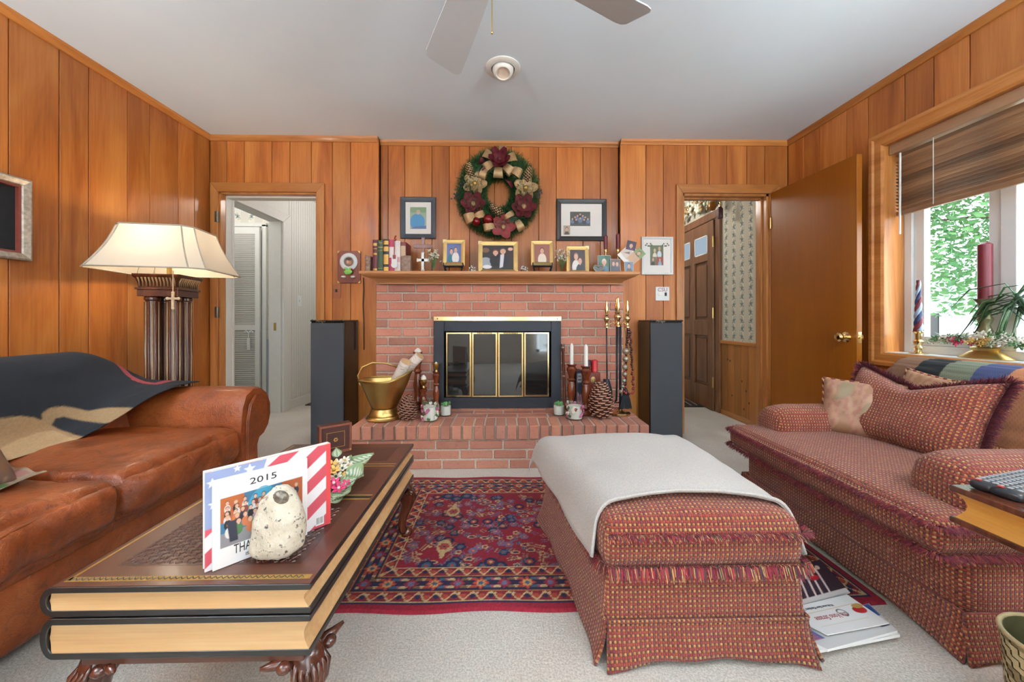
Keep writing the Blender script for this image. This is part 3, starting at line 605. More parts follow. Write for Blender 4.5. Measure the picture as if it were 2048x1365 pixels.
# ---------------------------------------------------------------- window in the right wall
w1 = struct(thing('window_1', None, None, (2.48, 1.41, 0.745)))
def wpart(mb, name, mat, **k): return mb.build(name, mat, w1, world=True, **k)
cw = 0.08; prof = [(0, XR, 0), ]
def win_casing():
    steps = [(0.0, 0.012), (0.012, 0.02), (0.05, 0.022), (0.06, 0.03), (0.08, 0.03)]; mb = MB(); rings = []
    for o, t in [(-0.0, 0.0)]+steps+[(0.08, 0.0)]:
        x = XR-t; rings.append([(x, WY0-o, WZ0-o), (x, WY1+o, WZ0-o), (x, WY1+o, WZ1+o), (x, WY0-o, WZ1+o)])
    mb.rings(rings, cap=False); return mb
wpart(win_casing(), 'casing', M['trimy'])
mb = MB(); mb.box(XR-0.01, 2.485, WY1-0.001, WY1+0.012, WZ0, WZ1).box(XR-0.01, 2.485, WY0-0.012, WY0+0.001, WZ0, WZ1).box(XR-0.01, 2.485, WY0, WY1, WZ1-0.001, WZ1+0.012); wpart(mb, 'jamb_lining', M['trim'])
wpart(MB().box(XR-0.005, 2.56, WY0, WY1, WZ0-0.02, WZ0+0.004), 'sill', M['vinyl'])
mb = MB()
def fr(x0, x1, y0, y1, z0, z1, w, mb):
    mb.box(x0, x1, y0, y0+w, z0, z1).box(x0, x1, y1-w, y1, z0, z1).box(x0, x1, y0+w, y1-w, z0, z0+w).box(x0, x1, y0+w, y1-w, z1-w, z1)
fr(2.485, 2.56, WY0, WY1, WZ0+0.004, WZ1, 0.045, mb); mb.box(2.487, 2.558, 1.76, 1.82, WZ0+0.049, WZ1-0.045).box(2.487, 2.558, 0.98, 1.04, WZ0+0.049, WZ1-0.045); wpart(mb, 'frame', M['vinyl'], bevel=0.004)
for (y0, y1) in ((1.82, WY1-0.045), (WY0+0.045, 0.98)):
    mb = MB(); fr(2.50, 2.54, y0, y1, WZ0+0.049, WZ1-0.045, 0.055 if y0 > 1.5 else 0.05, mb); wpart(mb, 'sash', M['vinyl'], bevel=0.004); wpart(MB().box(2.518, 2.522, y0+0.05, y1-0.05, WZ0+0.1, WZ1-0.095), 'pane', M['glass'])
wpart(MB().box(2.518, 2.522, 1.04, 1.76, WZ0+0.049, WZ1-0.045), 'pane', M['glass'])
for n, (x0, x1, z0, z1) in ((2, (-1.1, 0.0, 0.75, 2.15)), (3, (0.7, 2.0, 0.25, 2.25))):  # the second, wider one is unseen and added to let in front light
    mb = MB(); w = 0.06; mb.box(x0, x0+w, -2.6, -2.49, z0, z1).box(x1-w, x1, -2.6, -2.49, z0, z1).box(x0, x1, -2.6, -2.49, z0, z0+w).box(x0, x1, -2.6, -2.49, z1-w, z1).box((x0+x1)/2-0.03, (x0+x1)/2+0.03, -2.57, -2.52, z0, z1)
    o = struct(mb.build('window_%d' % n, M['vinyl'])); MB().box(x0+w, x1-w, -2.548, -2.544, z0+w, z1-w).build('pane', M['glass'], o)
# wooden blind
bz1 = 1.96; nb = 17; bl = thing('window_blind', 'dark wooden slatted blind half lowered in the right window', 'blind', (2.43, 1.41, 1.6))
MB().box(2.385, 2.40, WY0+0.005, WY1-0.005, 1.968, 2.028).box(2.40, 2.46, WY0+0.01, WY1-0.01, 1.975, 2.028).build('valance', M['blind'], bl, world=True, bevel=0.003)
s0 = MB().obox((0, 0, 0), (0.028, WY1-WY0-0.03, 0.0028), rotm('Y', R(32))).build('slat', M['blind'], bl, loc=(0, 0, 1.955-1.6))
for k in range(1, nb): link(s0.data, 'slat', bl, (0, 0, 1.955-k*0.0205-1.6))
MB().box(2.418, 2.442, WY0+0.015, WY1-0.015, 1.588, 1.614).build('bottom_rail', M['blind'], bl, world=True, bevel=0.003)
for y in (2.05, 1.41, 0.77): MB().tube([(2.414, y, 1.98), (2.414, y, 1.6)], 0.0018, 6).tube([(2.446, y, 1.98), (2.446, y, 1.6)], 0.0018, 6).build('ladder_cord', M['white'], bl, world=True)
MB().tube([(2.408, 2.22, 1.965), (2.406, 2.22, 1.47)], 0.005, 6).build('tilt_wand', M['vinyl'], bl, world=True)
# ---------------------------------------------------------------- outside
struct(MB().box(2.65, 40, -20, 40, -0.75, -0.7).build('ground_outside', plain('sunlit_paving', (196, 196, 188), 0.9, var=0.1, scale=1)))
def tree(name, label, c, r, n, seed):
    rg = np.random.RandomState(seed); t = thing(name, label, 'tree', (c[0], c[1], -0.7)); cz = c[2]
    MB().tube([(0, 0, 0), (0.08, 0.05, 1.6), (0, 0, cz+0.7)], [0.16, 0.12, 0.05], 8).build('trunk', plain('tree_bark', (84, 72, 60), 0.9), t, smooth=True)
    mb = MB()
    for k in range(9):
        a = rg.uniform(0, 2*PI); e = rg.uniform(-0.2, 0.7); L = r*rg.uniform(0.6, 0.95); z0 = cz+0.7+rg.uniform(-1.0, 0.4)
        mb.tube([(0, 0, z0), (L*0.5*math.cos(a), L*0.5*math.sin(a), z0+e*L*0.35), (L*math.cos(a), L*math.sin(a), z0+e*L*0.5)], [0.045, 0.03, 0.012], 6)
    mb.build('branch', _pm['tree_bark'], t, smooth=True)
    d = rg.normal(size=(n, 3)); d /= np.linalg.norm(d, axis=1)[:, None]; rad = r*rg.uniform(0.25, 1, (n, 1))**0.6; P = d*rad*np.array([1, 1, 0.85]); P[:, 2] += cz+0.7
    cl = rg.normal(size=(60, 3)); mb = MB(); vs = []; fs = []
    for p in P:
        a = Vector(rg.normal(size=3)).normalized(); b = a.orthogonal().normalized(); s = rg.uniform(0.04, 0.085); p = Vector(p)
        i = len(vs); vs += [p-a*s, p+b*s*0.55, p+a*s, p-b*s*0.55]; fs.append((i, i+1, i+2, i+3))
    mb.add(vs, fs); mb.build('foliage', mk_leaf(), t, kind='stuff', fixn=False)
    return t
_lf = []
def mk_leaf():
    if _lf: return _lf[0]
    k = NT('sunlit_maple_leaf'); n = k.noise(k.coord(), 3.5, 3); c = k.ramp(n, [(0.3, L3(70, 112, 74)), (0.7, L3(112, 152, 104))])
    d = k.new('ShaderNodeBsdfDiffuse'); t = k.new('ShaderNodeBsdfTranslucent'); k.t.links.new(c, d.inputs[0]); k.t.links.new(c, t.inputs[0]); mx = k.new('ShaderNodeMixShader'); mx.inputs[0].default_value = 0.5
    k.t.links.new(d.outputs[0], mx.inputs[1]); k.t.links.new(t.outputs[0], mx.inputs[2]); k.t.links.new(mx.outputs[0], k.n['Material Output'].inputs[0]); _lf.append(k.mat); return k.mat
tree('maple_tree', 'green leafy maple tree seen through the window pane', (9.0, 5.6, 3.3), 3.1, 24000, 3)
nh = thing('neighbour_house', 'pale low house with grey roof beyond the window', 'house', (19, 14, -0.7)); MB().box(-3, 3, -5, 5, 0, 2.3).build('wall', plain('pale_siding', (206, 210, 214), 0.8, var=0.04), nh)
MB().prism([(-3.5, 2.25), (3.5, 2.25), (0, 3.4)], -5.4, 5.4, 'y').build('roof', plain('grey_shingle', (140, 146, 152), 0.9, var=0.15, scale=8), nh)
for y in (-3, 0, 3): MB().box(-3.05, -3, y-0.6, y+0.6, 0.9, 1.9).build('window', M['piano'], nh)
fb = thing('flower_bush', 'pinkish flowering bush outside below the window', 'bush', (6.3, 4.9, -0.7)); mb = MB(); rg = np.random.RandomState(8)
for k in range(900):
    p = Vector(rg.normal(size=3)); p = p.normalized()*0.8; p.z = abs(p.z)*1.3; a = Vector(rg.normal(size=3)).normalized()*0.06; b = a.orthogonal(); i = len(mb.v); mb.add([p-a, p+b*0.6, p+a, p-b*0.6], [(0, 1, 2, 3)], 0 if rg.rand() > 0.35 else 1)
mb.build('foliage', [M['green'], plain('bush_blossom', (206, 130, 140), 0.7)], fb, kind='stuff', fixn=False)
# ---------------------------------------------------------------- ceiling fixtures
ef = at(1007, 137, 1); d = (ZC-EYE)*FPX/(HZ-136); ep = atz(1006, 136, ZC)
e = thing('eyeball_downlight', 'white recessed eyeball downlight in the ceiling', 'ceiling light', (ep.x, ep.y, ZC))
MB().lathe([(0.103, 0), (0.103, -0.006), (0.09, -0.012), (0.07, -0.012), (0.068, -0.002), (0.068, 0)], n=36, cap=False).build('trim_ring', M['white'], e, smooth=40)
MB().lathe([(0.068, -0.001), (0.070, -0.003), (0.0, -0.003)], n=36, cap=False).build('recess_gap', M['black'], e)
mb = MB(); rot = rotm('X', R(-20)); mb.lathe([(0.063, 0.0), (0.063, -0.012), (0.055, -0.034), (0.043, -0.045), (0.041, -0.045), (0.040, -0.03)], (0, 0.0, -0.002), 28, rot=rot, cap=False); mb.build('eyeball', M['white'], e, smooth=50)
MB().lathe([(0.041, -0.034), (0.0, -0.034)], (0, 0, -0.002), 24, rot=rot, cap=False).build('lamp_face', plain('pinkish_bulb_face', (206, 186, 168), 0.5), e)
fan = thing('ceiling_fan', 'white four-blade ceiling fan partly in view at the top', 'fan', (-0.04, 1.18, ZC)); MB().lathe([(0.0, 0), (0.075, -0.0), (0.07, -0.045), (0.02, -0.06), (0.016, -0.15), (0.1, -0.16), (0.125, -0.2), (0.125, -0.27), (0.09, -0.31), (0.05, -0.33), (0.0, -0.335)], n=28, cap=False).build('motor_housing', M['white'], fan, smooth=40)
fb_m = plain('fan_blade_white', (196, 203, 208), 0.5, var=0.01)
base = R(113.5)
for k in range(4):
    a = base-k*PI/2+(R(3.5) if k else 0); o = MB()
    prof = [(0.16, 0.058), (0.3, 0.068), (0.45, 0.076), (0.60, 0.083), (0.625, 0.078), (0.638, 0.062)]
    top = [Vector((x, y, 0.02*y/0.06)) for x, y in prof]+[Vector((x, -y, -0.02*y/0.06)) for x, y in reversed(prof)]
    rm = rotm('Z', a); o.rings([[rm @ (p+Vector((0, 0, -0.29))) for p in top], [rm @ (p+Vector((0, 0, -0.296))) for p in top]]); b = o.build('blade', fb_m, fan)
    mb = MB(); mb.add([rm @ Vector(q) for q in ((0.1, -0.02, -0.284), (0.24, -0.035, -0.297), (0.24, 0.035, -0.283), (0.1, 0.02, -0.28))], [(0, 1, 2, 3)]); mb.build('blade_iron', M['steel'], b)
mb = MB(); mb.tube([(0, 0, -0.33), (0, 0, -0.58)], 0.0018, 6).ball((0, 0, -0.585), 0.004, 8, 6); mb.build('pull_chain', M['oldbrass'], fan)
hl = thing('hall_fill_dome', 'added unseen ceiling dome that brightens the hallway', 'ceiling light', (-1.5, 4.2, ZC)); MB().lathe([(0.14, 0), (0.13, -0.03), (0.08, -0.07), (0, -0.08)], n=20, cap=False).build('dome', mk_em('hall_fill_glow', (255, 246, 230), 1.5), hl, smooth=True)  # unseen glowing dome, added with a point light to brighten the hallway
point('hall_fill_light', (-1.5, 4.2, ZC-0.2), 15, (1, 0.95, 0.88), 0.1)
el = thing('entry_fill_dome', 'added unseen ceiling dome that brightens the entry hall', 'ceiling light', (1.55, 4.2, ZC)); MB().lathe([(0.12, 0), (0.11, -0.03), (0.07, -0.06), (0, -0.07)], n=20, cap=False).build('dome', mk_em('entry_fill_glow', (255, 240, 214), 1.5), el, smooth=True)  # unseen glowing dome, added to go with the entry fill
point('entry_fill_light', (1.55, 4.2, ZC-0.2), 16, (1, 0.93, 0.84), 0.1); point('side_room_fill', (-3.0, 3.7, 2.2), 11, (1, 0.96, 0.9), 0.1)  # point lights added out of view to brighten the entry and side room

for x, lab in ((-2.05, 'added unseen uplight behind the leather sofa end'), (1.9, 'added unseen uplight behind the end table')):  # pair of uplights added out of view to brighten the ceiling
    tl = thing('fill_uplight', lab, 'floor lamp', (x, -0.45, 0)); MB().lathe([(0.14, 0), (0.14, 0.02), (0.02, 0.03), (0.012, 0.06), (0.012, 1.62), (0.03, 1.66)], n=20).build('pole', M['mattblack'], tl, smooth=40); MB().lathe([(0.03, 1.66), (0.10, 1.69), (0.17, 1.76), (0.175, 1.76), (0.10, 1.70), (0, 1.68)], n=24, cap=False).build('bowl', M['white'], tl, smooth=40)
    l = area('fill_uplight_beam', (x, -0.45, 1.765), (R(180), 0, 0), 0.28, 0.28, 190, (0.78, 0.92, 1))
# ================================================================ FIREPLACE
def brick_mesh(name, sx, sy, sz, seed, mat):
    rg = random.Random(seed); bm = bmesh.new(); bmesh.ops.create_cube(bm, size=1)
    for v in bm.verts: v.co = Vector((v.co.x*(sx-rg.uniform(0, 0.003)), v.co.y*sy, v.co.z*(sz-rg.uniform(0, 0.003))))
    bmesh.ops.bevel(bm, geom=list(bm.edges), offset=0.0035, segments=1, affect='EDGES')
    me = bpy.data.meshes.new(name); bm.to_mesh(me); bm.free(); me.materials.append(mat); return me
_bm = {}
def brick(parent, x0, x1, y0, y1, z0, z1, mat, j=0.0015):
    s = (round(x1-x0, 3), round(y1-y0, 3), round(z1-z0, 3)); var = random.randrange(3); k = s+(var, mat.name)
    if k not in _bm: _bm[k] = brick_mesh('brick', *s, len(_bm)*37, mat)
    c = Vector(((x0+x1)/2, (y0+y1)/2, (z0+z1)/2))+Vector((random.uniform(-j, j), random.uniform(-2*j, j), random.uniform(-j, j)*0.6))
    link(_bm[k], 'brick', parent, wm(parent).inverted() @ c)
HZT, BF, BX0, BX1 = 0.278, 2.87, -0.985, 0.925       # hearth top, brick face, brick left / right
IX0, IX1, IZ1 = -0.50, 0.395, 0.94
fp = thing('brick_chimney_breast', 'pinkish red brick chimney breast around the fireplace', 'fireplace', (0, 2.95, 0))
mb = MB(); mb.box(BX0+0.004, IX0, BF+0.008, 3.069, 0, 1.23).box(IX1, BX1-0.004, BF+0.008, 3.069, 0, 1.23).box(IX0, IX1, BF+0.008, 3.069, IZ1, 1.23); mb.build('mortar', M['mortar'], fp, world=True)
MB().box(IX0, IX1, 3.05, 3.068, 0, IZ1).build('firebox_back', M['mattblack'], fp, world=True)
ph, pw = 0.0676, 0.2132
for r in range(14):
    z0 = HZT+0.004+r*ph; z1 = z0+0.0575; x = BX0-pw+(0.098 if (13-r) % 2 == 0 else 0.205)
    while x < BX1:
        a, b = max(x, BX0), min(x+pw-0.0105, BX1); x += pw
        if b-a < 0.02: continue
        if z0 < IZ1-0.03:
            for (p, q) in ((a, min(b, IX0-0.0)), (max(a, IX1), b)):
                if q-p > 0.02: brick(fp, p, q, BF, BF+0.05, z0, z1, M['brick'])
        else: brick(fp, a, b, BF, BF+0.05, z0, z1, M['brick'])
hx0, hx1, hf = -0.972, 0.925, 2.354
he = thing('brick_hearth', 'raised red brick hearth ledge in front of the fireplace', 'hearth', (0, 2.6, 0))
MB().box(hx0+0.006, hx1-0.006, hf+0.02, BF+0.01, 0, HZT-0.006).build('mortar', M['mortar'], he, world=True)
n = 27; p = (hx1-hx0)/n
for k in range(n):
    x = hx0+k*p; brick(he, x+0.005, x+p-0.005, hf, hf+0.2, 0.19, HZT, M['brick2'])
for r, (y0, y1) in enumerate(((2.565, 2.66), (2.67, 2.765), (2.775, 2.868))):
    x = hx0-0.1*(r % 2)
    while x < hx1:
        a, b = max(x, hx0), min(x+pw-0.01, hx1); x += pw
        if b-a > 0.03: brick(he, a, b, y0, y1, 0.22, HZT, M['brick2'])
for r in range(3):
    z0 = 0.002+r*0.0625; x = hx0-(0.06, 0.16, 0.1)[r]
    while x < hx1:
        a, b = max(x, hx0+0.008), min(x+pw-0.01, hx1-0.008); x += pw
        if b-a > 0.03: brick(he, a, b, hf+0.014, hf+0.06, z0, z0+0.053, M['brick2'])
    for xs, xe in ((hx0, hx0+0.05), (hx1-0.05, hx1)):
        for y0, y1 in ((hf+0.07, hf+0.27), (hf+0.28, hf+0.5)): brick(he, xs, xe, y0, y1, z0, z0+0.053, M['brick2'])
# mantel shelf
ma = thing('mantel_shelf', 'brown wooden mantel shelf with stepped crown moulding above the bricks', 'mantel', (0, 2.9, 1.22))
def layers(x0, x1, yf, yb, prof, name, parent, mat):
    rings = [[(x0+i, yb, z), (x0+i, yf+i, z), (x1-i, yf+i, z), (x1-i, yb, z)] for z, i in prof]; return MB().rings(rings).build(name, mat, parent, world=True)
MX0, MX1, MF = -1.055, 0.995, 2.72
layers(MX0, MX1, MF, 3.124, [(1.284, 0.0), (1.302, 0.0), (1.305, 0.003)], 'shelf_board', ma, M['mantel'])
layers(MX0, MX1, MF, 2.869, [(1.220, 0.110), (1.229, 0.110), (1.231, 0.100), (1.236, 0.096), (1.247, 0.084), (1.249, 0.074), (1.256, 0.068), (1.258, 0.052), (1.266, 0.036), (1.268, 0.026), (1.274, 0.022), (1.276, 0.012), (1.284, 0.010)], 'crown_moulding', ma, M['mantel'])
# glass-door insert
IF = 2.825; ins = thing('fireplace_doors', 'black and brass bifold glass fireplace doors', 'fireplace doors', (-0.05, IF, HZT))
ix0, ix1, iz1 = -0.536, 0.430, 0.938; gx0, gx1, gz0, gz1 = -0.446, 0.342, 0.362, 0.856
mb = MB(); mb.box(ix0, gx0-0.012, IF, BF+0.01, HZT, iz1).box(gx1+0.012, ix1, IF, BF+0.01, HZT, iz1).box(gx0-0.0115, gx1+0.0115, IF, BF+0.01, gz1+0.004, iz1).box(gx0-0.0115, gx1+0.0115, IF, BF+0.01, HZT, gz0-0.004); mb.build('surround', M['iron'], ins, world=True, bevel=0.003)
MB().box(ix0-0.003, ix1+0.003, IF-0.006, BF, iz1, iz1+0.037).build('top_trim', M['brass'], ins, world=True, bevel=0.004)
for x in (ix0+0.03, ix1-0.03): MB().lathe([(0.005, 0), (0.003, 0.003)], (x, IF-0.006, iz1+0.018), 8, rot=frame_to((0, -1, 0))).build('screw', M['ink'], ins, world=True)
dwid = (gx1-gx0)/4
for k in range(4):
    a, b = gx0+k*dwid+0.001, gx0+(k+1)*dwid-0.001; fl = (0.006, -0.004, -0.004, 0.006)[k]; w = 0.017
    mb = MB(); rings = []
    for i, y in ((0, IF+0.01+fl), (0, IF-0.004+fl), (0.004, IF-0.009+fl), (w-0.003, IF-0.009+fl), (w, IF-0.002+fl)): rings.append([(a+i, y, gz0+i), (b-i, y, gz0+i), (b-i, y, gz1-i), (a+i, y, gz1-i)])
    d = mb.rings(rings, cap=False).build('door_panel', M['brass'], ins, world=True)
    MB().box(a+w-0.004, b-w+0.004, IF-0.001+fl, IF+0.003+fl, gz0+w-0.004, gz1-w+0.004).build('pane', M['smoked'], d, world=True)
for x in (gx0+dwid*1.5, gx0+dwid*2.5):
    mb = MB()
    for k in range(9): mb.ball((x-0.05+k*0.0125, IF-0.016, gz1-0.008), (0.006, 0.003, 0.005), 6, 4)
    mb.build('door_pull', M['oldbrass'], ins, world=True)
mb = MB()
for r in range(3):
    for k in range(80): mb.box(gx0+0.01+k*0.0096, gx0+0.015+k*0.0096, IF-0.0012, IF+0.001, 0.322+r*0.009, 0.327+r*0.009)
mb.build('vent_grille', M['black'], ins, world=True, kind='stuff')
# ================================================================ SPEAKERS
def speaker(x0, x1, yf, yb, label):
    t = thing('floor_speaker', label, 'speaker', ((x0+x1)/2, (yf+yb)/2, 0), group='tower speakers beside the hearth')
    MB().box(x0, x1, yf+0.012, yb, 0.0, 0.935).build('cabinet', M['piano'], t, world=True, bevel=0.004); MB().box(x0+0.002, x1-0.002, yf, yf+0.013, 0.01, 0.925).build('grille', M['cloth_grille'], t, world=True, bevel=0.005)
    MB().box(x0, x1, yf-0.001, yb, 0.935, 0.947).build('top_cap', M['piano'], t, world=True, bevel=0.003)
    textobj('Mirage', 0.026, M['steel'], t, wm(t).inverted() @ Vector((x0+0.075, yf-0.0025, 0.938)), shear=0.4, ext=0.0005)
    for x in (x0+0.01, x1-0.01): MB().lathe([(0.006, 0.942), (0.006, 0.952), (0.003, 0.954)], (x, yf+0.01, 0), 8).build('grille_pin', M['steel'], t, world=True)
    return t
speaker(-1.43, -1.185, 2.77, 3.045, 'tall black floor speaker left of the brick hearth'); speaker(1.10, 1.35, 2.79, 3.045, 'tall black floor speaker right of the brick hearth')
# ================================================================ RUG
def rug():
    x0, x1, y0, y1 = -0.62, 1.27, 1.205, 2.225; res = 0.0042; nx, ny = int((x1-x0)/res), int((y1-y0)/res)
    u, v = np.meshgrid(np.linspace(0, x1-x0, nx+1), np.linspace(0, y1-y0, ny+1), indexing='ij'); W, H = x1-x0, y1-y0
    rg = np.random.RandomState(5); sh = []
    CR, DR, NV, BG, RU, SL, TE, PK = (140, 16, 40), (104, 14, 36), (30, 28, 66), (196, 168, 120), (168, 66, 44), (104, 104, 132), (60, 92, 116), (176, 70, 84)
    def flower(cx, cy, r, c1, c2, c3, k=6):
        for i in range(k): a = 2*PI*i/k; sh.append(('e', cx+r*0.75*math.cos(a), cy+r*0.75*math.sin(a), r*0.45, r*0.45, c1))
        sh.append(('e', cx, cy, r*0.62, r*0.62, c2)); sh.append(('e', cx, cy, r*0.26, r*0.26, c3))
    def leafs(cx, cy, a, n, c):
        for i in range(n):
            t = (i-n/2)*0.014
            for s in (-1, 1): sh.append(('e', cx+t*0.7*math.cos(a)-s*0.007*math.sin(a), cy+t*0.7*math.sin(a)+s*0.007*math.cos(a), 0.0045, 0.0032, c))
    B = 0.225; mx = W/2
    for gx in np.arange(B, W-B+0.01, 0.054):          # field, mirrored left to right
        for gy in np.arange(B*0.92, H-B*0.92, 0.047):
            x = gx+rg.uniform(-0.02, 0.02); yy = gy+rg.uniform(-0.018, 0.018); t = rg.randint(7)
            if t == 6: continue
            if t == 0: flower(x, yy, 0.021, NV, TE, RU)
            elif t == 1: flower(x, yy, 0.017, SL, PK, BG)
            elif t == 2: flower(x, yy, 0.023, NV, RU, BG, 8)
            elif t == 3: leafs(x, yy, rg.uniform(0, PI), 5, BG); sh.append(('e', x+0.02, yy, 0.009, 0.006, BG))
            elif t == 4: flower(x, yy, 0.013, BG, RU, NV, 5); leafs(x+0.02, yy-0.014, rg.uniform(0, PI), 4, SL)
            else: sh.append(('ring', x, yy, 0.020, 0.011, 0.45, BG)); sh.append(('e', x, yy, 0.010, 0.006, NV)); flower(x-0.026, yy+0.014, 0.010, SL, NV, BG, 5)
            leafs(x+rg.uniform(-.05, .05), yy+rg.uniform(-.04, .04), rg.uniform(0, PI), 3, (150, 120, 96) if rg.rand() > 0.4 else SL)
    cxs = (1.10,)
    for cx in (0.62+0.62-0.05, 0.62+0.0-0.25, 0.62+0.98):
        for cy, s in ((0.34, 1), (0.62, -1)):
            sh.append(('e', cx, cy, 0.030, 0.046, BG)); sh.append(('e', cx, cy-s*0.05, 0.010, 0.03, BG)); flower(cx, cy, 0.020, RU, PK, NV)
        for cy in (0.20, 0.76): 
            for dx in (-0.07, 0, 0.07): flower(cx+dx*0.7, cy+(0.02 if dx else -0.01), 0.028, NV, TE, RU, 8)
    m = np.minimum(np.minimum(u, W-u), np.minimum(v, H-v))
    C = paint_grid(np.linspace(0, W, nx+1), np.linspace(0, H, ny+1), sh, CR)
    # abrash: slow drift of the dye along the pile
    C *= (0.9+0.2*np.sin(v*9)*np.sin(u*4+1))[..., None]
    inb = m < B*0.93; along = np.where(np.minimum(u, W-u) < np.minimum(v, H-v), v, u); BC = np.empty_like(C); BC[:] = lin(DR)
    def band(a, b, col): k = (m >= a) & (m < b); BC[k] = lin(col)
    band(0, 0.028, (150, 22, 44)); band(0.028, 0.034, NV); band(0.034, 0.038, BG)
    for a, b in ((0.038, 0.082), (0.162, 0.205)):
        band(a, b, (128, 22, 38)); mid = (a+b)/2; s = (along/0.062) % 1.0; q = m-mid
        k = (np.abs(q-0.016*np.sin(s*2*PI)) < 0.0045) & (m > a) & (m < b); BC[k] = lin(BG)
        for cc, col, r in ((0.25, NV, 0.010), (0.75, RU, 0.011)):
            k = (((s-cc)*0.062)**2+q**2 < r*r) & (m > a) & (m < b); BC[k] = lin(col)
        k = (((s-0.5)*0.062)**2+(q-0.012)**2 < 0.005**2); BC[k & (m > a) & (m < b)] = lin(BG)
    band(0.082, 0.086, (176, 120, 66)); band(0.158, 0.162, (176, 120, 66)); band(0.205, 0.209, BG)
    k = (m >= 0.086) & (m < 0.158); BC[k] = lin((34, 26, 60)); s = (along/0.165) % 1.0; q = m-0.122
    for cc, rr, col in ((0.25, 0.030, (186, 62, 44)), (0.25, 0.019, (200, 150, 90)), (0.25, 0.011, TE), (0.75, 0.026, (150, 30, 48)), (0.75, 0.013, SL)):
        ang = np.arctan2(q, (s-cc)*0.165); rad = np.hypot((s-cc)*0.165, q); kk = k & (rad < rr*(0.86+0.16*np.cos(8*ang))); BC[kk] = lin(col)
    for cc, col in ((0.0, BG), (0.5, PK), (0.4, TE), (0.1, RU), (0.9, (120, 90, 60)), (0.6, BG)):
        for qq in (-0.018, 0.02): kk = k & ((((s-cc+0.5) % 1-0.5)*0.165)**2/0.014**2+(q-qq)**2/0.007**2 < 1); BC[kk] = lin(col)
    C[inb] = BC[inb]; C *= RNG.uniform(0.6, 1.0, C.shape[:2])[..., None]
    wob = 0.006*np.sin(u*14)*np.exp(-np.minimum(v, H-v)/0.05)
    t = thing('persian_rug', 'crimson persian rug with navy floral borders on the carpet', 'rug', ((x0+x1)/2, (y0+y1)/2, 0))
    P = np.stack([u+x0, v+y0+wob, np.where(m < 1e-6, 0.001, 0.010)+0*u], -1); colgrid('pile', P, C, M['rug'], t, world=True); tag(t.children[0])
    mb = MB(); rg = np.random.RandomState(2)
    for x_, s in ((x0, -1), (x1, 1)):
        for yy in np.arange(y0+0.005, y1, 0.005): mb.tube([(x_, yy, 0.006), (x_+s*0.02, yy+rg.uniform(-.004, .004), 0.004), (x_+s*rg.uniform(0.03, 0.045), yy+rg.uniform(-.01, .01), 0.002)], 0.0012, 3)
    mb.build('fringe', plain('rug_fringe', (206, 196, 176), 0.9), t, world=True, kind='stuff', fixn=False)
rug()
